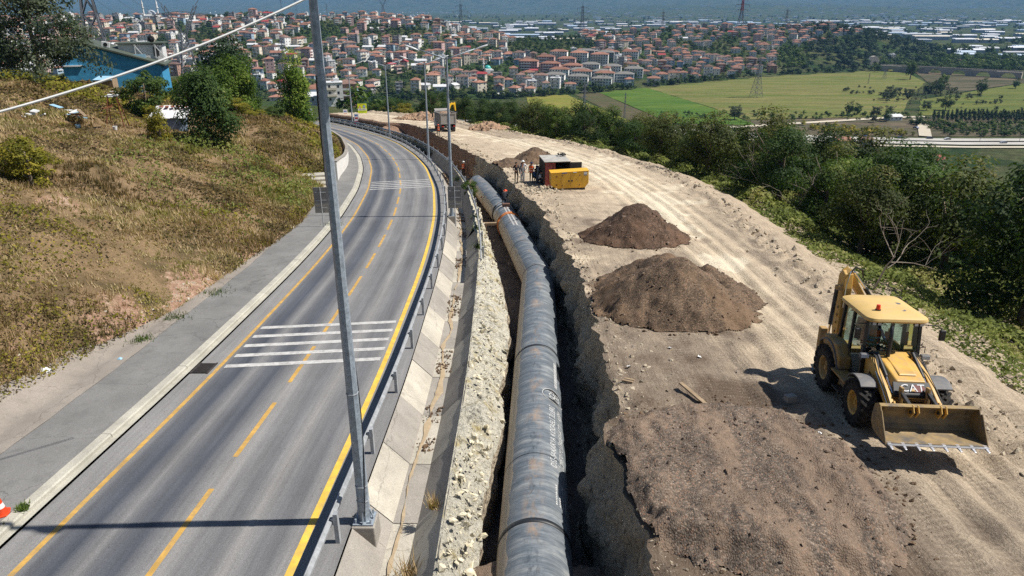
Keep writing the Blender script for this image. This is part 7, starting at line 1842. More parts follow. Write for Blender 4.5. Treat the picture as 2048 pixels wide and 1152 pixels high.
def container():
    t = thing('workshop_container', 'dark welding workshop container with red door and open front', 'container', (3.6, 58.6, zground(3.6, 58.6)), (0, 0, 0.13))
    w, d, h = 2.1, 2.7, 2.05
    MB().box((-w / 2, 0, h / 2 + 0.1), (0.06, d, h)).build('side_wall', DKST, t); MB().box((w / 2, 0, h / 2 + 0.1), (0.06, d, h)).build('side_wall', DKST, t); MB().box((0, d / 2, h / 2 + 0.1), (w - 0.06, 0.06, h)).build('back_wall', DKST, t)
    for k_ in range(9): MB().box((-w / 2 - 0.04, -d / 2 + 0.2 + k_ * 0.28, h / 2 + 0.1), (0.04, 0.1, h - 0.2)).build('wall_rib', DKST, t)
    MB().box((0, 0, h + 0.13), (w + 0.12, d + 0.12, 0.06)).build('roof', ROOFG, t, bevel=0.01); MB().box((0, 0, 0.08), (w - 0.1, d - 0.1, 0.1)).build('floor', WOODB, t)
    dr = MB().box((-w / 2 + 0.45, -d / 2 - 0.01, h / 2 + 0.1), (0.86, 0.05, h - 0.1)).build('red_door', REDD, t, bevel=0.01); MB().cyl((-w / 2 + 0.78, -d / 2 - 0.06, 0.3), (-w / 2 + 0.78, -d / 2 - 0.06, 1.9), 0.02, 0.02, 6).build('lock_bar', RUST, dr)
    MB().box((w / 2 + 0.5, -d / 2 - 0.05, h / 2 + 0.15), (1.0, 0.05, h - 0.15)).build('open_door', DKST, t, bevel=0.01); MB().cyl((w / 2 + 0.55, -d / 2 - 0.09, 1.45), (w / 2 + 0.55, -d / 2 - 0.18, 1.45), 0.17, 0.17, 14).build('cable_reel', SGB, t)
    MB().box((0.35, -0.2, 0.55), (0.7, 0.6, 0.9)).build('welding_machine', plain('machine_blue', (0.08, 0.14, 0.25), 0.5), t, bevel=0.03); MB().box((0.85, -0.6, 0.9), (0.3, 0.3, 0.25)).build('toolbox', GALV, t, bevel=0.02); MB().box((0.2, 0.5, 1.3), (1.6, 0.4, 0.05)).build('shelf', WOODB, t)
    for k_, (a_, b_) in enumerate(((0.5, 0.9), (0.75, 0.6), (0.95, 0.8))): MB().box((a_, b_, h + 0.32), (0.10, 0.4, 0.12), (0.1 * k_, 0.2, 0.5 * k_)).build('roof_scrap', DKST, t)
    a_ = np.linspace(0, 9, 40); MB().tube(np.stack([0.75 + 0.3 * np.cos(a_), 0.75 + 0.35 * np.sin(a_), h + 0.2 + 0.03 * a_], 1), 0.02, 5).build('cable_coil', CABLE_B, t)
    c = thing('gas_cylinder', 'tall dark gas cylinder leaning on the container side', 'gas cylinder', (2.2, 58.9, zground(2.2, 58.9)), (0, 0.05, 0)); MB().cyl((0, 0, 0), (0, 0, 1.25), 0.12, 0.12, 14).ball((0, 0, 1.25), (0.12, 0.12, 0.12), 8).build('cylinder_body', plain('cylinder_grey', (0.09, 0.11, 0.14), 0.4), c, True); MB().cyl((0, 0, 1.35), (0, 0, 1.5), 0.04, 0.04, 8).build('valve_cap', RUST, c)
    c = thing('gas_cylinder', 'second dark gas cylinder behind the leaning one', 'gas cylinder', (2.15, 59.4, zground(2.15, 59.4)), (0, 0, 0)); MB().cyl((0, 0, 0), (0, 0, 1.3), 0.12, 0.12, 14).ball((0, 0, 1.3), (0.12, 0.12, 0.12), 8).build('cylinder_body', MATS['cylinder_grey'], c, True); MB().cyl((0, 0, 1.4), (0, 0, 1.55), 0.04, 0.04, 8).build('valve_cap', RUST, c)
container()

# ================================================================== dump truck and excavator
TRG = plain('dusty_grey_truck_body', (0.30, 0.285, 0.27), 0.6, 0.3, 0.1, 0.2, 1.5, 0, 30, (0.38, 0.33, 0.27, 0.6)); TRW = plain('truck_cab_white', (0.55, 0.55, 0.54), 0.5, 0.4, 0, 0.1, 2, 0, 30, (0.36, 0.31, 0.25, 0.4)); EXY = plain('excavator_yellow', (0.70, 0.42, 0.02), 0.5, 0.4, 0, 0.1, 2)
def wheel(parent, x, y, z, R, W, rim, name='wheel', n=22, lugs=0, side=1):
    w = link(name, None, parent); w.location = (x, y, z)
    h = W / 2
    MB().lathe([(R * 0.52, -h * 0.9), (R * 0.80, -h), (R * 0.94, -h * 0.86), (R * 0.965, -h * 0.5), (R * 0.965, h * 0.5), (R * 0.94, h * 0.86), (R * 0.80, h), (R * 0.52, h * 0.9), (R * 0.52, -h * 0.9)], (0, 0, 0), 'x', n + 6).build('tyre', TYRE, w, True)
    rm = MB().lathe([(0.0, side * h * 0.35), (R * 0.16, side * h * 0.42), (R * 0.18, side * h * 0.3), (R * 0.40, side * h * 0.2), (R * 0.44, side * h * 0.7), (R * 0.54, side * h * 0.86), (R * 0.56, side * h * 0.5)], (0, 0, 0), 'x', n).build('rim', rim, w, True)
    MB().cyl((side * h * 0.2, 0, 0), (side * h * 0.62, 0, 0), R * 0.13, R * 0.1, 12).build('hub', rim, w, True)
    if lugs:
        mb = MB()
        for k_ in range(lugs):
            for sg in (-1, 1):
                a0 = 2 * math.pi * (k_ + (0.5 if sg > 0 else 0)) / lugs; a1 = a0 + 0.30
                p0 = (sg * 0.02, R * 0.985 * math.cos(a1), R * 0.985 * math.sin(a1)); p1 = (sg * h * 0.95, R * 0.955 * math.cos(a0), R * 0.955 * math.sin(a0))
                up = (0, math.cos(a0), math.sin(a0)); mb.bar(p0, p1, 0.075 * R / 0.7, 0.07, up=up)
                p2 = (sg * h * 1.0, R * 0.82 * math.cos(a0 - 0.05), R * 0.82 * math.sin(a0 - 0.05)); mb.bar(p1, p2, 0.075 * R / 0.7, 0.045, up=(1, 0, 0))
        mb.build('tread', TYRE, w)
    return w
def truck():
    t = thing('dump_truck', 'dusty grey tipper truck seen from behind on the platform', 'truck', (-10.0, 111.0, zground(-9.6, 111) - 0.02), (math.atan(-0.085), 0, math.radians(15)))
    # local: forward +y, rear at y = 0
    for sx in (-0.42, 0.42): MB().box((sx, 3.6, 0.95), (0.12, 7.6, 0.28)).build('chassis_rail', BLACK, t)
    bd = MB()
    bd.box((0, 2.5, 1.32), (2.42, 5.2, 0.1)).box((-1.22, 2.5, 2.12), (0.07, 5.2, 1.6)).box((1.22, 2.5, 2.12), (0.07, 5.2, 1.6)).box((0, 5.05, 2.2), (2.42, 0.08, 1.8)); bd.build('tipper_body', TRG, t)
    for sx in (-1, 1):
        for k_ in range(5): MB().box((sx * 1.28, 0.15 + k_ * 1.18, 2.12), (0.09, 0.12, 1.6)).build('side_rib', TRG, t)
        MB().box((sx * 1.27, 2.5, 2.95), (0.14, 5.25, 0.12)).build('top_rail', TRG, t)
        MB().prism([(0.1, 1.26), (5.0, 1.26), (5.0, 0.85), (4.6, 0.72), (0.5, 0.72), (0.1, 0.9)], 'x', sx * 1.12, sx * 1.18).build('side_skirt', TRG, t)
        for k_ in range(4): MB().box((sx * 1.2, 0.6 + k_ * 1.0, 1.0), (0.06, 0.14, 0.3)).build('skirt_strap', BLACK, t)
    tg = MB().box((0, -0.08, 2.1), (2.32, 0.07, 1.62)).build('tailgate', TRG, t)
    for sx in (-1.12, 0, 1.12): MB().box((sx, -0.14, 2.1), (0.12, 0.07, 1.6)).build('tailgate_rib', TRG, tg)
    for z in (1.34, 2.88): MB().box((0, -0.15, z), (2.42, 0.09, 0.14)).build('tailgate_rail', TRG, tg)
    MB().prism([(5.1, 2.95), (5.1, 3.12), (6.2, 3.42), (6.2, 3.3)], 'x', -1.2, 1.2).build('cab_shield', TRG, t)
    MB().prism([(5.4, 0.7), (5.4, 2.9), (6.9, 2.95), (7.35, 2.0), (7.4, 0.6)], 'x', -1.15, 1.15).build('cab', TRW, t, bevel=0.06)
    for sx in (-1, 1):
        MB().box((sx * 1.16, 6.3, 2.25), (0.02, 1.1, 0.75)).build('side_window', GLASSD, t); MB().box((sx * 1.42, 6.7, 2.35), (0.22, 0.1, 0.65)).build('mirror', BLACK, t); MB().bar((sx * 1.15, 6.75, 2.7), (sx * 1.42, 6.7, 2.68), 0.04, 0.04).build('mirror_arm', BLACK, t)
    MB().box((0, -0.05, 0.75), (2.2, 0.12, 0.16)).build('bumper', BLACK, t)
    for sx in (-0.9, 0.9): MB().box((sx, -0.13, 0.95), (0.3, 0.05, 0.14)).build('tail_light', SGR, t); MB().box((sx, 0.35, 0.55), (0.5, 0.03, 0.6)).build('mud_flap', BLACK, t)
    MB().box((0, -0.13, 0.9), (0.5, 0.02, 0.12)).build('number_plate', SGW, t)
    RIMG = plain('truck_rim_grey', (0.2, 0.19, 0.18), 0.6)
    for y in (0.95, 2.3, 4.6, 6.4):
        for sx in (-1, 1): wheel(t, sx * 0.98, y, 0.52, 0.52, 0.46 if y < 3 else 0.3, RIMG, n=16, side=sx)
    MB().ball((0, 3.0, 2.75), (1.0, 2.0, 0.35), 8).build('load', RUB, t, True)
truck()
def excavator():
    x, y = -13.0, 134.0
    t = thing('excavator', 'yellow excavator working behind the dump truck', 'excavator', (x, y, zground(x, y)), (0, 0, -0.6), None, 0.68)
    for sx in (-1.2, 1.2):
        tr = MB().prism([(-2.1, 0.45), (-1.75, 0.9), (1.75, 0.9), (2.1, 0.45), (1.75, 0.0), (-1.75, 0.0)], 'x', sx - 0.3, sx + 0.3).build('track', BLACK, t, bevel=0.06)
        for k_ in range(5): MB().cyl((sx - 0.33, -1.4 + k_ * 0.7, 0.35), (sx + 0.33, -1.4 + k_ * 0.7, 0.35), 0.2, 0.2, 10).build('roller', RUST, tr)
    MB().cyl((0, 0, 0.8), (0, 0, 1.15), 0.8, 0.8, 18).build('turntable', BLACK, t)
    MB().prism([(-2.3, 1.15), (-2.4, 2.2), (-1.9, 2.4), (1.5, 2.3), (1.6, 1.15)], 'x', -1.3, 1.3).build('house', EXY, t, bevel=0.06)
    MB().prism([(0.1, 2.3), (0.15, 3.05), (1.35, 3.05), (1.75, 2.1), (1.7, 1.2), (0.1, 1.2)], 'x', -1.32, -0.35).build('cab', GLASSD, t, bevel=0.04); MB().box((-0.83, 0.75, 3.1), (1.0, 1.35, 0.1)).build('cab_roof', EXY, t, bevel=0.03)
    MB().prism([(1.2, 1.6), (1.2, 2.1), (2.9, 4.7), (3.7, 5.0), (5.1, 4.6), (5.0, 4.3), (3.7, 4.45), (3.2, 4.2), (1.7, 1.6)], 'x', -0.2, 0.25).build('boom', EXY, t, bevel=0.03)
    MB().prism([(4.6, 5.0), (5.2, 4.9), (5.5, 2.6), (5.2, 2.5)], 'x', -0.17, 0.2).build('stick', EXY, t, bevel=0.03)
    MB().cyl((0.03, 3.2, 4.9), (0.03, 4.8, 5.0), 0.09, 0.07, 10).build('stick_cylinder', BLACK, t); MB().cyl((-0.3, 1.7, 1.6), (-0.3, 3.2, 3.9), 0.09, 0.07, 10).build('boom_cylinder', BLACK, t)
    MB().prism([(5.1, 2.6), (5.7, 2.5), (5.8, 1.9), (5.2, 1.6), (4.8, 2.0)], 'x', -0.5, 0.5).build('bucket', BLACK, t, bevel=0.03)
    MB().cyl((-0.8, 0.2, 3.15), (-0.8, 0.2, 3.3), 0.09, 0.08, 10).build('beacon', SGR, t)
excavator()
# ================================================================== people
SKIN = plain('skin', (0.36, 0.20, 0.13), 0.6, 0.3, 0, 0.1, 8)
def cloth(name, c): return plain(name, c, 0.85, 0.2, 0, 0.2, 9, 0.2, 60)
CL = {k_: cloth('cloth_' + k_, v) for k_, v in dict(white=(0.66, 0.66, 0.68), dark=(0.025, 0.027, 0.035), grey=(0.20, 0.20, 0.21), navy=(0.03, 0.04, 0.08), brown=(0.13, 0.09, 0.065), blue=(0.10, 0.20, 0.42), lightgrey=(0.34, 0.34, 0.35), green=(0.08, 0.3, 0.05)).items()}
VEST = cloth('vest_orange', (0.78, 0.13, 0.025)); REFL = cloth('vest_reflective', (0.6, 0.6, 0.55)); HAIR = cloth('dark_hair', (0.018, 0.014, 0.012)); SHOE = cloth('dark_shoes', (0.03, 0.026, 0.022))
HATS = {'white': plain('white_helmet', (0.7, 0.7, 0.68), 0.35, 0.5), 'orange': plain('orange_helmet', (0.75, 0.08, 0.02), 0.35, 0.5), 'navy': CL['navy']}
BASE = dict(pelvis=(0, 0, .95), spine=(0, .01, 1.14), chest=(0, .01, 1.36), neck=(0, .0, 1.50), head=(0, -.02, 1.63), crown=(0, -.01, 1.72),
            hipL=(-.09, 0, .90), kneeL=(-.10, -.02, .50), ankL=(-.10, .02, .09), toeL=(-.12, -.16, .035), hipR=(.09, 0, .90), kneeR=(.10, -.02, .50), ankR=(.10, .02, .09), toeR=(.12, -.16, .035),
            shL=(-.18, .01, 1.42), elL=(-.24, .02, 1.15), wrL=(-.25, -.06, .92), shR=(.18, .01, 1.42), elR=(.24, .02, 1.15), wrR=(.25, -.06, .92))
RAD = dict(pelvis=(.15, .11), spine=(.14, .10), chest=(.165, .11), neck=(.055, .055), head=(.082, .098), crown=(.06, .075), hipL=(.085, .09), hipR=(.085, .09), kneeL=(.06, .062), kneeR=(.06, .062), ankL=(.042, .045), ankR=(.042, .045), toeL=(.04, .032), toeR=(.04, .032), shL=(.062, .065), shR=(.062, .065), elL=(.045, .045), elR=(.045, .045), wrL=(.03, .032), wrR=(.03, .032))
EDG = [('pelvis', 'spine', 'top'), ('spine', 'chest', 'top'), ('chest', 'neck', 'skin'), ('neck', 'head', 'skin'), ('head', 'crown', 'hair'), ('pelvis', 'hipL', 'legs'), ('hipL', 'kneeL', 'legs'), ('kneeL', 'ankL', 'legs'), ('ankL', 'toeL', 'shoe'), ('pelvis', 'hipR', 'legs'), ('hipR', 'kneeR', 'legs'), ('kneeR', 'ankR', 'legs'), ('ankR', 'toeR', 'shoe'),
       ('chest', 'shL', 'top'), ('shL', 'elL', 'top'), ('elL', 'wrL', 'top'), ('chest', 'shR', 'top'), ('shR', 'elR', 'top'), ('elR', 'wrR', 'top')]
def person(label, loc, rz, pose, top, legs, vest=False, hat=None, grp='people at work on the site', sc=1.0, bare_arms=False):
    J_ = dict(BASE); J_.update(pose)
    names = list(J_); V = [np.array(J_[n_], float) for n_ in names]; R_ = [RAD[n_] for n_ in names]; E_ = []; LAB = []
    for a_, b_, l_ in EDG: E_.append((names.index(a_), names.index(b_))); LAB.append('skin' if (bare_arms and a_ in ('elL', 'elR')) else l_)
    V.append(V[names.index('head')] + np.array([0, -0.105, 0.0])); R_.append((.018, .02)); E_.append((names.index('head'), len(V) - 1)); LAB.append('skin')
    for sd in 'LR':
        w = V[names.index('wr' + sd)]; d = w - V[names.index('el' + sd)]; d /= np.linalg.norm(d); sx = np.cross(d, [0, 1, 0.2]); sx /= np.linalg.norm(sx)
        pm = w + d * 0.07; ip = len(V); V.append(pm); R_.append((.035, .022)); E_.append((names.index('wr' + sd), ip)); LAB.append('skin')
        for k_ in range(4):
            o_ = (k_ - 1.5) * 0.02; L_ = (.065, .078, .072, .055)[k_]
            V.append(pm + sx * o_ + d * 0.045); R_.append((.010, .010)); V.append(pm + sx * o_ * 1.1 + d * (0.045 + L_ * 0.6) + np.array([0, -0.012, 0])); R_.append((.008, .008)); V.append(pm + sx * o_ * 1.1 + d * (0.035 + L_) + np.array([0, -0.03, 0])); R_.append((.007, .007))
            E_ += [(ip, len(V) - 3), (len(V) - 3, len(V) - 2), (len(V) - 2, len(V) - 1)]; LAB += ['skin'] * 3
        V.append(pm - sx * 0.035 - d * 0.02); R_.append((.012, .012)); V.append(pm - sx * 0.055 + d * 0.02); R_.append((.009, .009)); E_ += [(ip, len(V) - 2), (len(V) - 2, len(V) - 1)]; LAB += ['skin'] * 2
    me = bpy.data.meshes.new('sk'); me.from_pydata([tuple(v) for v in V], E_, []); o = bpy.data.objects.new('sk', me); COL.objects.link(o)
    o.modifiers.new('skin', 'SKIN'); sv = me.skin_vertices[0].data
    for k_, r_ in enumerate(R_): sv[k_].radius = r_; sv[k_].use_root = (k_ == 0)
    sb = o.modifiers.new('sub', 'SUBSURF'); sb.levels = 1; sb.render_levels = 1
    dg = bpy.context.evaluated_depsgraph_get(); ev = bpy.data.meshes.new_from_object(o.evaluated_get(dg)); bpy.data.objects.remove(o)
    mats = {'top': CL[top], 'legs': CL[legs], 'skin': SKIN, 'hair': HAIR, 'shoe': SHOE}; keys = list(mats); ev.materials.clear()
    for k_ in keys: ev.materials.append(mats[k_])
    C = np.array([p_.center[:] for p_ in ev.polygons]); A = np.array([V[a_] for a_, b_ in E_]); B = np.array([V[b_] for a_, b_ in E_])
    D = B - A; t_ = np.clip(((C[:, None] - A) * D).sum(-1) / ((D * D).sum(-1) + 1e-9), 0, 1); dist = np.linalg.norm(C[:, None] - (A + t_[..., None] * D), axis=-1)
    ev.polygons.foreach_set('material_index', [keys.index(LAB[i_]) for i_ in dist.argmin(1)]); ev.polygons.foreach_set('use_smooth', [True] * len(ev.polygons)); ev.name = 'person'
    p = link('person', ev); p.location = loc; p.rotation_euler = (0, 0, rz); p.scale = (sc,) * 3; tag(p, label, 'person', grp)
    up = V[names.index('chest')] - V[names.index('pelvis')]; Lu = np.linalg.norm(up); up /= Lu; rt = V[names.index('shR')] - V[names.index('shL')]; rt -= up * (rt @ up); rt /= np.linalg.norm(rt); fw = np.cross(up, rt)
    pv = V[names.index('pelvis')]
    def shell(z0, z1, k, m, nm, par):
        mb = MB(); zz = np.linspace(z0, z1, 5); VV = []
        for z in zz:
            wx, wy = np.interp(z, [-0.08, 0.2, 0.38, 0.5], [.185, .175, .205, .16]), np.interp(z, [-0.08, 0.2, 0.38, 0.5], [.15, .135, .15, .11])
            for a_ in np.linspace(0, 2 * math.pi, 14, endpoint=False): VV.append(pv + up * z + rt * wx * k * math.cos(a_) + fw * wy * k * math.sin(a_))
        mb.add(VV, [(i_ * 14 + j, i_ * 14 + (j + 1) % 14, (i_ + 1) * 14 + (j + 1) % 14, (i_ + 1) * 14 + j) for i_ in range(4) for j in range(14)]); return mb.build(nm, m, par, True)
    if vest:
        v_ = shell(-0.06, 0.49, 1.06, VEST, 'safety_vest', p); shell(0.05, 0.10, 1.085, REFL, 'reflective_band', v_); shell(0.24, 0.29, 1.085, REFL, 'reflective_band', v_)
    hd = V[names.index('head')]; hu = V[names.index('crown')] - hd; hu /= np.linalg.norm(hu)
    cc = hd + hu * 0.045
    if hat:
        hm = MB().ball((0, 0, 0), (.118, .135, .105), 8); W = np.vstack(hm.v); W[:, 2] = np.maximum(W[:, 2], 0.0); hm.v = [W + cc]
        hh = hm.build('helmet' if hat != 'navy' else 'cap', HATS[hat], p, True); MB().lathe([(.115, 0), (.165, -.008), (.165, .004), (.115, .012)], tuple(cc), 'z', 16).build('brim', HATS[hat], hh, True)
    else:
        hm = MB().ball((0, 0.012, 0), (.097, .108, .088), 8); W = np.vstack(hm.v); W[:, 2] = np.where(W[:, 1] < 0, np.maximum(W[:, 2], 0.02), W[:, 2]); hm.v = [W + cc]; hm.build('hair', HAIR, p, True)
    for sx in (-1, 1): MB().ball(tuple(hd + np.array([sx * 0.083, 0.01, 0.0])), (.015, .026, .034), 6).build('ear', SKIN, p, True); MB().ball(tuple(hd + np.array([sx * 0.032, -0.088, 0.02])), (.012, .01, .009), 5).build('eye', HAIR, p, True)
    MB().ball(tuple(hd + np.array([0, -0.088, -0.045])), (.026, .012, .007), 5).build('mouth', plain('lips', (0.25, 0.09, 0.07), 0.6) if 'lips' not in MATS else MATS['lips'], p, True)
    return p
gp = lambda x, y, dz=0.0: (x, y, zground(x, y) + dz)
HIP = dict(elR=(.36, .08, 1.17), wrR=(.22, .0, .98))
person('man in dark jacket and brown trousers standing at the trench lip', gp(0.36, 58.4), 0.3, dict(elL=(-.3, -.02, 1.17), wrL=(-.14, -.2, 1.08), kneeR=(.13, -.06, .5)), 'dark', 'brown')
person('man in white shirt and white cap with a hand on his hip', gp(0.95, 59.9), -0.2, HIP, 'white', 'lightgrey', hat='white', sc=1.04)
person('man in grey work clothes standing at the trench lip', gp(0.86, 58.45), 0.4, dict(wrL=(-.2, -.2, 1.02), wrR=(.2, -.2, 1.02)), 'grey', 'lightgrey')
person('worker in orange vest and cap standing with his back turned by the container', gp(1.66, 58.9), 2.9, dict(wrL=(-.3, -.1, .95)), 'lightgrey', 'dark', True, 'navy')
CROUCH = dict(pelvis=(0, .12, .38), spine=(0, .08, .56), chest=(0, -.02, .78), neck=(0, -.06, .91), head=(0, -.11, 1.03), crown=(0, -.11, 1.12), hipL=(-.1, .12, .36), kneeL=(-.16, -.26, .48), ankL=(-.13, -.02, .09), toeL=(-.15, -.2, .035), hipR=(.1, .12, .36), kneeR=(.16, -.26, .46), ankR=(.13, -.02, .09), toeR=(.15, -.2, .035), shL=(-.18, -.02, .83), elL=(-.26, -.18, .62), wrL=(-.14, -.38, .52), shR=(.18, -.02, .83), elR=(.26, -.18, .62), wrR=(.14, -.38, .52))
person('man in pale shirt crouching in the shade of the container', gp(2.42, 58.2), 1.1, CROUCH, 'white', 'dark', bare_arms=True)
person('man in blue shirt crouching beside the gas cylinders', gp(2.0, 59.3), 0.6, CROUCH, 'blue', 'dark')
person('worker in orange vest walking behind the dump truck', gp(-10.9, 104.0), 3.0, dict(kneeL=(-.1, -.12, .5), ankL=(-.1, -.05, .09), toeL=(-.11, -.2, .035), ankR=(.1, .12, .1), toeR=(.11, -.03, .035)), 'dark', 'dark', True, 'orange')
person('worker in orange vest standing down in the trench', (-5.75, 81.6, float(zplat(81.6)) - 2.70), 2.6, dict(), 'dark', 'dark', True, 'white')
q = TB.at(0.0, TB.L - 0.75, PR)
BENDP = dict(pelvis=(0, .16, .50), spine=(0, .06, .68), chest=(0, -.14, .84), neck=(0, -.26, .92), head=(0, -.36, .96), crown=(0, -.42, 1.03), hipL=(-.1, .16, .47), kneeL=(-.17, -.16, .44), ankL=(-.15, .06, .09), toeL=(-.17, -.12, .035), hipR=(.1, .16, .47), kneeR=(.17, -.16, .44), ankR=(.15, .06, .09), toeR=(.17, -.12, .035), shL=(-.18, -.14, .88), elL=(-.24, -.3, .64), wrL=(-.12, -.42, .42), shR=(.18, -.14, .88), elR=(.24, -.3, .64), wrR=(.12, -.42, .42))
person('welder with orange helmet crouching on top of the pipe', (float(q[0]), float(q[1]), float(q[2]) + 0.0), 2.9, BENDP, 'dark', 'dark', False, 'orange', sc=1.05)
t = thing('tool_case', 'brown tool case lying on the pipe before the welder', 'case', tuple(TB.at(0.05, TB.L - 1.75, PR + 0.01)), (0, 0, 0.1)); MB().box((0, 0, 0.12), (0.62, 0.36, 0.24)).build('case_body', plain('case_brown', (0.14, 0.075, 0.05), 0.7), t, bevel=0.02); MB().bar((-0.12, -0.19, 0.16), (0.12, -0.19, 0.16), 0.03, 0.03).build('handle', BLACK, t)

# ================================================================== backhoe loader
CATY = plain('loader_yellow', (0.62, 0.36, 0.075), 0.48, 0.45, 0, 0.2, 2.4, 0, 40, (0.38, 0.28, 0.17, 0.6)); CATR = plain('loader_roof_yellow', (0.62, 0.42, 0.15), 0.5, 0.4, 0, 0.1, 1.6, 0, 40, (0.55, 0.40, 0.22, 0.4)); CATD = plain('dusty_loader_yellow', (0.42, 0.25, 0.075), 0.7, 0.3, 0, 0.25, 2.6, 0, 40, (0.34, 0.26, 0.18, 0.85))
BUCK = plain('worn_bucket_steel', (0.36, 0.25, 0.11), 0.55, 0.4, 0.25, 0.3, 2.0, 0.1, 30, (0.10, 0.10, 0.105, 0.85)); BUCKIN = plain('muddy_bucket_steel', (0.33, 0.235, 0.12), 0.6, 0.35, 0.15, 0.4, 1.6, 0.1, 30, (0.12, 0.115, 0.11, 0.9)); TOOTH = plain('bright_tooth_steel', (0.5, 0.5, 0.52), 0.35, 0.5, 0.6, 0.2, 5); CHROME = plain('chrome_rod', (0.7, 0.7, 0.72), 0.15, 0.5, 0.95, 0.05, 3); GREYP = plain('grey_fender_plastic', (0.13, 0.13, 0.135), 0.6, 0.4, 0, 0.2, 3, 0, 30, (0.28, 0.24, 0.19, 0.5)); RIMD = plain('dusty_rim', (0.50, 0.31, 0.10), 0.6, 0.4, 0, 0.15, 4, 0, 30, (0.4, 0.31, 0.22, 0.6)); LENS = plain('lamp_lens', (0.55, 0.58, 0.62), 0.15, 0.6)
def m_glass():
    m, nt, b = mk('cab_glass')
    tr = node(nt, 'ShaderNodeBsdfTransparent', ins={'Color': (0.62, 0.80, 0.80, 1)}); gl = node(nt, 'ShaderNodeBsdfGlossy', ins={'Color': (1, 1, 1, 1), 'Roughness': 0.03})
    fr = node(nt, 'ShaderNodeFresnel', ins={'IOR': 1.5}); mx = nt.nodes.new('ShaderNodeMixShader'); nt.links.new(mth(nt, 'ADD', mth(nt, 'MULTIPLY', fr, 1.3), 0.05), mx.inputs[0]); nt.links.new(tr, mx.inputs[1]); nt.links.new(gl, mx.inputs[2]); nt.links.new(mx.outputs[0], nt.nodes['Material Output'].inputs[0]); return m
GLASS = m_glass()
def loader():
    X0, Y0 = 10.42, 17.2
    L = thing('backhoe_loader', 'yellow backhoe loader with wide front bucket raised on the platform', 'backhoe loader', (X0, Y0, float(zplat(Y0)) + 0.04), (math.atan(-0.085), 0, math.radians(-4)))
    Bd = lambda mb, n_, m, bev=0.0, par=None, sm=False: mb.build(n_, m, par or L, sm, bev)
    # wheels: front at y=-1.1 (towards the bucket), rear at y=1.1
    for y, R, W, rm in ((-1.08, 0.64, 0.42, CATY), (1.12, 0.70, 0.46, RIMD)):
        for sx in (-1, 1): wheel(L, sx * 0.96, y, R - 0.03, R, W, rm, n=28, lugs=19, side=sx)
    # chassis, axles, tanks
    Bd(MB().box((0, 0.1, 0.72), (0.74, 3.5, 0.42)), 'chassis', BLACK, 0.02); Bd(MB().cyl((-0.9, -1.08, 0.61), (0.9, -1.08, 0.61), 0.13, 0.13, 12), 'front_axle', BLACK); Bd(MB().cyl((-0.9, 1.12, 0.67), (0.9, 1.12, 0.67), 0.16, 0.16, 12), 'rear_axle', BLACK)
    for sx in (-1, 1):
        Bd(MB().box((sx * 0.72, 0.05, 0.66), (0.44, 0.85, 0.5)), 'side_tank', CATD, 0.04); st = Bd(MB().box((sx * 0.98, 0.0, 0.92), (0.42, 0.95, 0.05)), 'step_plate', CATD, 0.01); Bd(MB().box((sx * 1.05, 0.0, 0.5), (0.3, 0.5, 0.04)), 'lower_step', BLACK, 0.01)
        # front fender plate and rear wheel arch
        f = MB(); n = 9; V = []
        for k_ in range(n):
            a_ = math.radians(58 + k_ * 74 / (n - 1)); yy = -1.08 - 0.74 * math.cos(a_); zz = 0.61 + 0.76 * math.sin(a_) - (0.03 if k_ in (0, n - 1) else 0)
            for xx in (0.74, 1.16): V += [(sx * xx, yy, zz), (sx * xx, yy * 1.0, zz + 0.035)]
        F = [];
        for k_ in range(n - 1):
            a_, b_ = k_ * 4, (k_ + 1) * 4; F += [(a_ + 1, a_ + 3, b_ + 3, b_ + 1), (a_, b_, b_ + 2, a_ + 2), (a_ + 2, b_ + 2, b_ + 3, a_ + 3), (a_, a_ + 1, b_ + 1, b_)]
        F += [(0, 2, 3, 1), (4 * n - 4, 4 * n - 3, 4 * n - 1, 4 * n - 2)]; f.add(V, F); Bd(f, 'front_fender', GREYP, 0.0)
        f = MB(); V = []; n = 11
        for k_ in range(n):
            a_ = math.radians(20 + k_ * 120 / (n - 1)); yy = 1.12 - 0.86 * math.cos(a_); zz = 0.67 + 0.86 * math.sin(a_)
            V += [(sx * 0.66, yy, zz), (sx * 1.12, yy, zz), (sx * 1.12, yy, zz + 0.05), (sx * 0.66, yy, zz + 0.05)]
        F = [(k_ * 4 + j, k_ * 4 + (j + 1) % 4, (k_ + 1) * 4 + (j + 1) % 4, (k_ + 1) * 4 + j) for k_ in range(n - 1) for j in range(4)] + [(0, 3, 2, 1), tuple(4 * n - 4 + q for q in range(4))]; f.add(V, F); Bd(f, 'rear_wheel_arch', GREYP)
        Bd(MB().prism([(0.30, 0.95), (0.30, 1.30), (0.62, 1.62), (1.55, 1.62), (1.62, 1.3)] , 'x', sx * 0.70, sx * 1.08), 'rear_fender', CATD, 0.05)
    # hood: sloping, narrower to the front
    hood = MB()
    sec = [(-0.28, 0.52, 1.82), (-0.9, 0.50, 1.72), (-1.62, 0.44, 1.52)]
    V = []
    for y, w, z in sec: V += [(-w, y, 0.92), (-w, y, z - 0.16), (-w * 0.80, y, z), (w * 0.80, y, z), (w, y, z - 0.16), (w, y, 0.92)]
    F = [(k_ * 6 + j, k_ * 6 + j + 1, (k_ + 1) * 6 + j + 1, (k_ + 1) * 6 + j) for k_ in range(2) for j in range(5)] + [tuple(range(5, -1, -1)), tuple(range(12, 18)), (0, 6, 12, 17, 11, 5)]
    hood.add(V, F); Bd(hood, 'hood', CATY, 0.03)
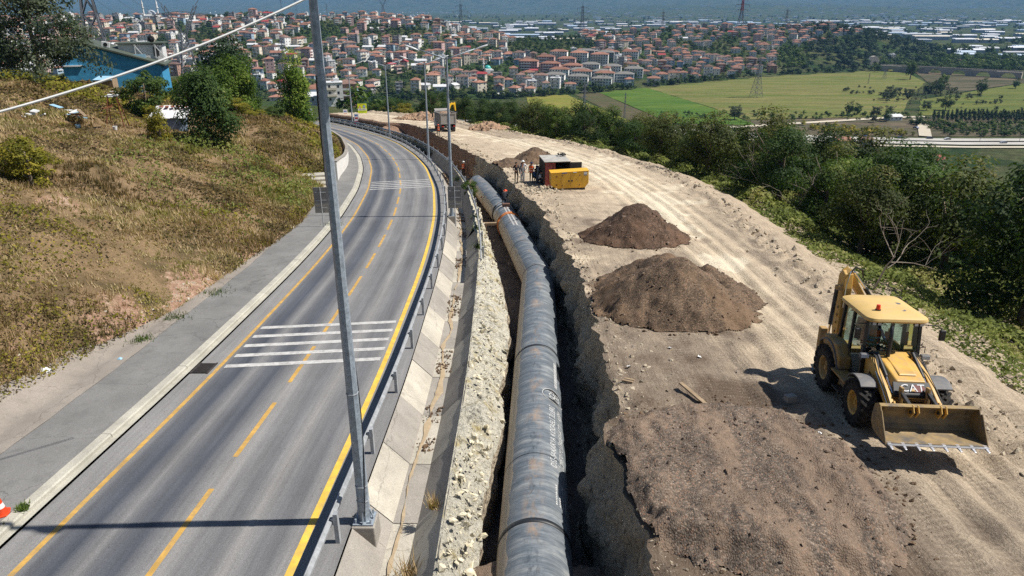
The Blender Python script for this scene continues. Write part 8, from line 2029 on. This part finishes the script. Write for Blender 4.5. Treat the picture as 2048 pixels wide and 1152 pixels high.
    Bd(MB().add([(-0.26, -0.42, 1.815), (0.26, -0.42, 1.815), (0.22, -1.42, 1.598), (-0.22, -1.42, 1.598), (-0.24, -0.46, 1.835), (0.24, -0.46, 1.835), (0.20, -1.38, 1.625), (-0.20, -1.38, 1.625)], [(4, 5, 6, 7), (0, 1, 5, 4), (1, 2, 6, 5), (2, 3, 7, 6), (3, 0, 4, 7)]), 'hood_panel', CATY, 0.012)
    # black nose with emblem, grille below
    nose = MB().add([(-0.46, -1.60, 1.50), (0.46, -1.60, 1.50), (0.50, -1.86, 1.24), (-0.50, -1.86, 1.24), (-0.46, -1.60, 1.15), (0.46, -1.60, 1.15), (0.50, -1.86, 1.15), (-0.50, -1.86, 1.15)], [(0, 1, 2, 3), (4, 7, 6, 5), (3, 2, 6, 7), (0, 3, 7, 4), (1, 5, 6, 2), (0, 4, 5, 1)])
    ns = Bd(nose, 'nose_panel', BLACK, 0.02)
    ax = np.array([1.0, 0, 0]); ay = np.array([0, 0.26, 0.26]) / np.linalg.norm([0.26, 0.26]); az = np.cross(ax, ay)
    c0 = np.array([0.0, -1.735, 1.372]) + az * 0.012
    MB().prism([(0.02, -0.10), (0.26, -0.10), (0.32, 0.0), (0.26, 0.09), (0.02, 0.09)], 'z', 0, 0.004).build('emblem_patch', plain('emblem_dark_red', (0.16, 0.025, 0.02), 0.5), ns).matrix_local = Matrix(frame(c0, ax, ay, az))
    text_on('CAT', 0.29, ns, frame(c0 + az * 0.009 - ay * 0.005, ax * 1.08, ay, az), SGW)
    MB().prism([(-0.055, -0.085), (0.055, -0.085), (0.0, 0.0)], 'z', 0, 0.004).build('emblem_triangle', CATY, ns).matrix_local = Matrix(frame(c0 + az * 0.012, ax, ay, az))
    Bd(MB().box((0, -1.66, 0.90), (0.86, 0.10, 0.55)), 'radiator_grille', BLACK, 0.01)
    for k_ in range(6): Bd(MB().box((0, -1.72, 0.69 + k_ * 0.085), (0.82, 0.04, 0.03)), 'grille_bar', CATD)
    Bd(MB().box((0, -1.75, 0.55), (0.95, 0.25, 0.28)), 'front_weight', CATD, 0.03)
    # exhaust
    ex = Bd(MB().tube([(-0.20, -0.62, 1.72), (-0.20, -0.62, 2.36), (-0.20, -0.60, 2.50), (-0.17, -0.52, 2.60)], 0.052, 12), 'exhaust_stack', BLACK, sm=True)
    # cab
    cx, y0, y1, z0, z1 = 0.74, -0.28, 1.30, 1.02, 2.72
    Bd(MB().box((0, 0.55, 0.98), (1.5, 1.75, 0.14)), 'cab_floor', BLACK, 0.02)
    pil = [((-cx, y0 - 0.10, z0), (-cx * 0.94, y0 + 0.06, z1)), ((cx, y0 - 0.10, z0), (cx * 0.94, y0 + 0.06, z1)), ((-cx, 0.55, z0), (-cx * 0.95, 0.58, z1)), ((cx, 0.55, z0), (cx * 0.95, 0.58, z1)), ((-cx, y1, z0 + 0.4), (-cx * 0.95, y1 - 0.05, z1)), ((cx, y1, z0 + 0.4), (cx * 0.95, y1 - 0.05, z1))]
    for a_, b_ in pil: Bd(MB().bar(a_, b_, 0.085, 0.085), 'cab_pillar', BLACK, 0.01)
    Bd(MB().bar((-cx, y0 + 0.06, z1 - 0.03), (cx, y0 + 0.06, z1 - 0.03), 0.09, 0.12), 'cab_beam', BLACK, 0.01); Bd(MB().bar((-cx, y1 - 0.05, z1 - 0.03), (cx, y1 - 0.05, z1 - 0.03), 0.09, 0.12), 'cab_beam', BLACK, 0.01)
    Bd(MB().box((0, y0 - 0.06, 1.42), (1.40, 0.05, 0.72)), 'cab_bulkhead', BLACK, 0.01)
    gl = lambda P_, n_: Bd(MB().add(P_, [(0, 1, 2, 3)]), n_, GLASS)
    gl([(-cx + 0.05, y0 - 0.05, 1.78), (cx - 0.05, y0 - 0.05, 1.78), (cx * 0.9, y0 + 0.05, z1 - 0.09), (-cx * 0.9, y0 + 0.05, z1 - 0.09)], 'windscreen')
    for sx in (-1, 1):
        gl([(sx * cx, y0 + 0.0, z0 + 0.06), (sx * cx, 0.5, z0 + 0.06), (sx * cx * 0.95, 0.53, z1 - 0.08), (sx * cx * 0.95, y0 + 0.1, z1 - 0.08)], 'door_glass'); gl([(sx * cx, 0.6, 1.62), (sx * cx, y1 - 0.05, 1.62), (sx * cx * 0.95, y1 - 0.1, z1 - 0.08), (sx * cx * 0.95, 0.63, z1 - 0.08)], 'rear_side_glass')
        Bd(MB().tube([(sx * (cx + 0.04), 0.36, 1.35), (sx * (cx + 0.08), 0.36, 1.45), (sx * (cx + 0.08), 0.36, 1.75), (sx * (cx + 0.03), 0.36, 1.85)], 0.014, 6), 'door_handle', BLACK, sm=True)
    gl([(-cx * 0.95, y1, 1.5), (cx * 0.95, y1, 1.5), (cx * 0.9, y1 - 0.05, z1 - 0.09), (-cx * 0.9, y1 - 0.05, z1 - 0.09)], 'rear_glass')
    # roof with rounded plan and raised centre
    def rrect(w, d, r_, n=5):
        P_ = []
        for (sx, sy, a0) in ((1, 1, 0), (-1, 1, 90), (-1, -1, 180), (1, -1, 270)):
            for k_ in range(n): a_ = math.radians(a0 + 90 * k_ / (n - 1)); P_.append((sx * (w - r_) + r_ * math.cos(a_), sy * (d - r_) + r_ * math.sin(a_)))
        return P_
    mb = MB(); rings_ = [(0.80, 1.02, 0.24, 2.71), (0.83, 1.06, 0.26, 2.76), (0.81, 1.04, 0.25, 2.82), (0.70, 0.92, 0.26, 2.885), (0.30, 0.45, 0.2, 2.91)]; V = []
    for w, d, r_, z in rings_: V += [(x, 0.50 + y, z) for x, y in rrect(w, d, r_)]
    k_ = 20; mb.add(V, [(i_ * k_ + j, i_ * k_ + (j + 1) % k_, (i_ + 1) * k_ + (j + 1) % k_, (i_ + 1) * k_ + j) for i_ in range(4) for j in range(k_)] + [tuple(range(k_ - 1, -1, -1)), tuple(range(4 * k_, 5 * k_))]); rf = Bd(mb, 'roof', CATR, sm=True)
    for x, y in ((0.30, 0.02), (0.42, 0.62)): Bd(MB().cyl((x, y, 2.885), (x, y, 2.905), 0.085, 0.085, 14), 'roof_vent', GREYP, 0.0, rf)
    for x, y in ((-0.72, -0.28), (0.72, -0.28), (-0.74, 1.25), (0.74, 1.25), (0.0, -0.42)): Bd(MB().cyl((x, y, 2.80), (x, y, 2.835), 0.02, 0.02, 8), 'roof_bolt', BLACK, 0.0, rf)
    bc = Bd(MB().cyl((-0.38, -0.02, 2.87), (-0.38, -0.02, 2.93), 0.075, 0.075, 14), 'beacon_base', BLACK); Bd(MB().cyl((-0.38, -0.02, 2.93), (-0.38, -0.02, 3.06), 0.062, 0.05, 14), 'beacon_lens', plain('beacon_red_lens', (0.75, 0.05, 0.01), 0.2, 0.6), 0.008, bc)
    for x in (-0.62, -0.48, 0.48, 0.62): w_ = Bd(MB().box((x, -0.42, 2.66), (0.11, 0.08, 0.09)), 'work_light', BLACK, 0.01); Bd(MB().box((x, -0.465, 2.66), (0.09, 0.012, 0.07)), 'lens', LENS, 0.0, w_)
    # cab interior
    Bd(MB().box((0, 0.72, 1.45), (0.5, 0.48, 0.14)).box((0, 0.98, 1.78), (0.5, 0.14, 0.62)), 'seat', CL['dark'], 0.04); Bd(MB().box((0.0, 0.0, 1.58), (0.55, 0.25, 0.32)), 'dashboard', BLACK, 0.03)
    a_ = np.linspace(0, 2 * math.pi, 21); Bd(MB().tube(np.stack([0.19 * np.cos(a_), 0.2 + 0.17 * np.sin(a_), 1.80 + 0.09 * np.sin(a_)], 1), 0.017, 6), 'steering_wheel', BLACK, sm=True); Bd(MB().cyl((0, 0.1, 1.55), (0, 0.2, 1.80), 0.03, 0.025, 8), 'steering_column', BLACK)
    Bd(MB().box((0.45, 0.95, 1.72), (0.12, 0.05, 0.42)), 'orange_curtain_tie', VEST, 0.01)
    # mirrors and headlamps on stalks
    for sx in (-1, 1):
        mm = Bd(MB().box((sx * (1.00 if sx < 0 else 1.22), -0.42, 2.36), (0.16, 0.09, 0.30)), 'mirror', BLACK, 0.03); Bd(MB().tube([(sx * 0.74, -0.26, 2.60), (sx * 1.1, -0.34, 2.60), (sx * (1.00 if sx < 0 else 1.22), -0.40, 2.50)], 0.014, 6), 'mirror_arm', BLACK, 0.0, mm, True)
        hl = Bd(MB().box((sx * 0.80, -0.56, 1.78), (0.24, 0.13, 0.14)), 'headlamp', GREYP, 0.03); Bd(MB().box((sx * 0.80, -0.632, 1.78), (0.20, 0.012, 0.10)), 'lens', LENS, 0.0, hl); Bd(MB().tube([(sx * 0.62, -0.32, 1.45), (sx * 0.80, -0.42, 1.52), (sx * 0.80, -0.5, 1.72)], 0.018, 6), 'lamp_stalk', BLACK, 0.0, hl, True)
        Bd(MB().tube([(sx * 0.74, -0.34, 1.95), (sx * 0.84, -0.42, 2.02), (sx * 0.84, -0.44, 1.85)], 0.014, 6), 'grab_rail', BLACK, sm=True)
    # loader arms, lift rams, hoses
    for sx in (-1, 1):
        x = sx * 0.60
        Bd(MB().prism([(-0.42, 1.76), (-0.28, 1.62), (-0.36, 1.18), (-0.62, 1.12), (-0.70, 1.40), (-0.56, 1.74)], 'x', x - 0.05, x + 0.05), 'tower_plate', CATY, 0.015)
        Bd(MB().prism([(-0.40, 1.70), (-0.34, 1.56), (-1.55, 1.06), (-2.28, 0.62), (-2.38, 0.72), (-2.36, 0.92), (-1.62, 1.34), (-0.60, 1.80)], 'x', x - 0.065, x + 0.065), 'loader_arm', CATY, 0.02)
        ram = Bd(MB().cyl((x - sx * 0.13, -0.55, 1.86), (x - sx * 0.13, -1.28, 1.48), 0.055, 0.055, 14), 'lift_ram', BLACK, 0.0); Bd(MB().cyl((x - sx * 0.13, -1.28, 1.48), (x - sx * 0.13, -1.75, 1.22), 0.028, 0.028, 12), 'ram_rod', CHROME, 0.0, ram)
        for k_ in range(3): Bd(MB().tube([(x - sx * (0.02 + 0.03 * k_), -0.48, 1.88), (x - sx * 0.03 * k_, -0.8, 1.84 - 0.02 * k_), (x + sx * 0.03, -1.2, 1.58), (x + sx * 0.045, -1.7, 1.32), (x + sx * 0.05, -2.1, 1.06)], 0.014, 6), 'hose', CABLE_B, sm=True)
        Bd(MB().tube([(x + sx * 0.078, -1.1, 1.55), (x + sx * 0.078, -1.6, 1.28), (x + sx * 0.078, -2.0, 1.02)], 0.010, 6), 'hard_line', CHROME, sm=True)
        # bell crank, tilt ram and links to the bucket
        xi = sx * 0.33
        Bd(MB().prism([(-1.95, 1.27), (-1.88, 1.36), (-2.62, 1.18), (-2.66, 1.08), (-2.56, 1.04)], 'x', xi - 0.045, xi + 0.045), 'tilt_lever', BLACK, 0.012)
        Bd(MB().bar((xi, -1.86, 1.46), (xi, -1.92, 0.85), 0.07, 0.16), 'lever_plate', CATD, 0.015)
        for o_ in (-0.06, 0.06): Bd(MB().prism([(-2.50, 1.30), (-2.66, 1.34), (-2.76, 1.18), (-2.62, 0.98), (-2.46, 1.02)], 'x', xi + o_ - 0.014, xi + o_ + 0.014), 'hitch_plate', CATY, 0.006)
        Bd(MB().cyl((xi - 0.11, -2.63, 1.14), (xi + 0.11, -2.63, 1.14), 0.042, 0.042, 12), 'hitch_pin', BLACK); Bd(MB().bar((x * 0.93, -2.30, 0.84), (x * 0.93, -2.02, 1.12), 0.05, 0.12), 'arm_gusset', CATY, 0.01)
    Bd(MB().cyl((-0.55, -1.75, 1.14), (0.55, -1.75, 1.14), 0.06, 0.06, 14), 'arm_cross_tube', CATY)
    # front bucket
    prof = [(-3.26, 0.60), (-2.72, 0.585), (-2.52, 0.62), (-2.41, 0.72), (-2.37, 0.88), (-2.40, 1.05), (-2.50, 1.20), (-2.62, 1.28)]; inn = [(-3.26, 0.625), (-2.72, 0.612), (-2.54, 0.645), (-2.438, 0.735), (-2.40, 0.88), (-2.428, 1.04), (-2.52, 1.18), (-2.63, 1.255)]
    hw = 1.17; bk = link('front_bucket', None, L)
    Bd(MB().prism(prof + inn[::-1], 'x', -hw, hw), 'bucket_shell', BUCKIN, 0.0, bk, False)
    for k_ in range(7): pass
    Bd(MB().prism([(-2.52, 1.205), (-2.40, 1.05), (-2.33, 1.08), (-2.36, 1.22), (-2.55, 1.33), (-2.68, 1.31), (-2.63, 1.255)], 'x', -hw, hw), 'top_beam', BUCK, 0.01, bk)
    for sx in (-1, 1):
        Bd(MB().prism([(-3.22, 0.56), (-2.70, 0.555), (-2.48, 0.60), (-2.36, 0.72), (-2.33, 0.90), (-2.36, 1.10), (-2.48, 1.27), (-2.66, 1.33), (-2.78, 1.16)], 'x', sx * hw - 0.014, sx * hw + 0.014), 'side_plate', BUCK, 0.004, bk)
        Bd(MB().prism([(-3.30, 0.55), (-3.10, 0.60), (-2.74, 1.20), (-2.80, 1.24)], 'x', sx * (hw + 0.016) - 0.012, sx * (hw + 0.016) + 0.012), 'side_cutter', BUCKIN, 0.004, bk)
        Bd(MB().prism([(-2.40, 0.98), (-2.62, 1.26), (-2.44, 1.14)], 'x', sx * (hw - 0.16) - 0.02, sx * (hw - 0.16) + 0.02), 'corner_gusset', BUCK, 0.004, bk)
    Bd(MB().box((0, -3.27, 0.596), (2 * hw, 0.14, 0.028)), 'cutting_edge', TOOTH, 0.004, bk)
    for k_ in range(8):
        x = -hw + 0.06 + k_ * (2 * hw - 0.12) / 7
        Bd(MB().add([(x - 0.045, -3.22, 0.63), (x + 0.045, -3.22, 0.63), (x + 0.045, -3.22, 0.565), (x - 0.045, -3.22, 0.565), (x - 0.022, -3.46, 0.565), (x + 0.022, -3.46, 0.565), (x + 0.022, -3.46, 0.548), (x - 0.022, -3.46, 0.548)], [(0, 1, 5, 4), (1, 2, 6, 5), (2, 3, 7, 6), (3, 0, 4, 7), (4, 5, 6, 7), (3, 2, 1, 0)]), 'tooth', TOOTH, 0.004, bk)
    # backhoe: rear frame, stabilisers, boom folded up, dipper and bucket
    Bd(MB().box((0, 1.78, 0.85), (1.95, 0.22, 0.50)), 'rear_frame', CATD, 0.02); Bd(MB().box((-0.30, 2.02, 0.85), (0.5, 0.35, 0.62)), 'swing_post', CATD, 0.03)
    for sx in (-1, 1):
        sl = Bd(MB().box((sx * 1.03, 1.82, 1.0), (0.20, 0.22, 1.40)), 'stabiliser', CATD, 0.02); Bd(MB().box((sx * 1.03, 1.82, 0.24), (0.36, 0.40, 0.06)), 'stabiliser_pad', BLACK, 0.01, sl)
    bo = MB().prism([(1.98, 0.92), (2.22, 0.88), (2.46, 1.7), (2.50, 2.5), (2.44, 3.25), (2.22, 3.42), (2.02, 3.34), (1.96, 2.9), (1.98, 1.7)], 'x', -0.56, -0.30); bm_ = Bd(bo, 'boom', CATY, 0.025)
    for z, r_ in ((1.45, 0.05), (1.75, 0.04), (2.0, 0.05), (2.25, 0.04)): Bd(MB().cyl((-0.585, 2.15, z), (-0.565, 2.15, z), r_, r_, 12), 'boom_boss', CATD, 0.0, bm_)
    Bd(MB().tube([(-0.50, 1.95, 2.3), (-0.50, 1.93, 3.0), (-0.44, 1.95, 3.40), (-0.3, 2.1, 3.46)], 0.018, 6), 'hard_line', CHROME, sm=True)
    rm_ = Bd(MB().cyl((-0.72, 2.05, 2.85), (-0.80, 1.95, 1.75), 0.06, 0.06, 14), 'boom_ram', BLACK); Bd(MB().cyl((-0.80, 1.95, 1.75), (-0.84, 1.92, 0.92), 0.035, 0.035, 12), 'ram_rod', CHROME, 0.0, rm_); Bd(MB().box((-0.64, 2.06, 2.9), (0.24, 0.14, 0.16)), 'ram_lug', CATD, 0.02)
    # dipper swings down to the other side behind the cab
    a_, b_ = np.array([-0.30, 2.25, 3.22]), np.array([0.75, 2.62, 1.75]); dv = (b_ - a_) / np.linalg.norm(b_ - a_); rv = np.cross(dv, [0, 1, 0]); rv /= np.linalg.norm(rv)
    Bd(MB().bar(a_ - dv * 0.25, b_, 0.20, 0.34, 0, 0.17, 0.20, up=(0, -1, 0.0)), 'dipper', CATY, 0.02)
    off = np.array([0.17, -0.02, 0.22]); rm_ = Bd(MB().cyl(a_ + off * 0.8 + dv * 0.75, a_ + off * 0.9 + dv * 1.55, 0.065, 0.065, 14), 'dipper_ram', BLACK); Bd(MB().cyl(a_ + off * 0.6, a_ + off * 0.8 + dv * 0.75, 0.036, 0.036, 12), 'ram_rod', CHROME, 0.0, rm_)
    cxx = dv; czz = np.array([0, -1.0, 0]) - dv * (np.array([0, -1.0, 0]) @ dv); czz /= np.linalg.norm(czz); cyy = np.cross(czz, cxx)
    text_on('CAT', 0.24, L, frame(a_ + dv * 0.62 + czz * 0.108 - np.array([0, 0, 0.0]), cxx, cyy, czz), SGW)
    Bd(MB().tube([(-0.42, 2.0, 3.38), (-0.25, 2.05, 3.55), (-0.02, 2.12, 3.45), (0.06, 2.18, 3.2)], 0.025, 8), 'top_hose', CABLE_B, sm=True)
    Bd(MB().prism([(2.45, 1.75), (2.95, 1.70), (3.05, 1.2), (2.75, 0.95), (2.35, 1.05), (2.30, 1.45)], 'x', 0.42, 0.95), 'backhoe_bucket', BLACK, 0.04)
    # operator
    p = person('loader operator in orange vest seated inside the cab', (0, 0, 0), 0, dict(pelvis=(0, .75, 1.56), spine=(0, .80, 1.74), chest=(0, .80, 1.96), neck=(0, .78, 2.10), head=(0, .75, 2.22), crown=(0, .76, 2.31), hipL=(-.1, .72, 1.55), kneeL=(-.14, .32, 1.60), ankL=(-.14, .22, 1.20), toeL=(-.15, .05, 1.12), hipR=(.1, .72, 1.55), kneeR=(.14, .32, 1.60), ankR=(.14, .22, 1.20), toeR=(.15, .05, 1.12), shL=(-.19, .79, 2.01), elL=(-.25, .62, 1.80), wrL=(-.15, .34, 1.86), shR=(.19, .79, 2.01), elR=(.25, .62, 1.80), wrR=(.15, .34, 1.86)), 'blue', 'dark', True, None)
    mw = Matrix.Translation(L.location) @ L.rotation_euler.to_matrix().to_4x4(); p.matrix_world = mw
loader()
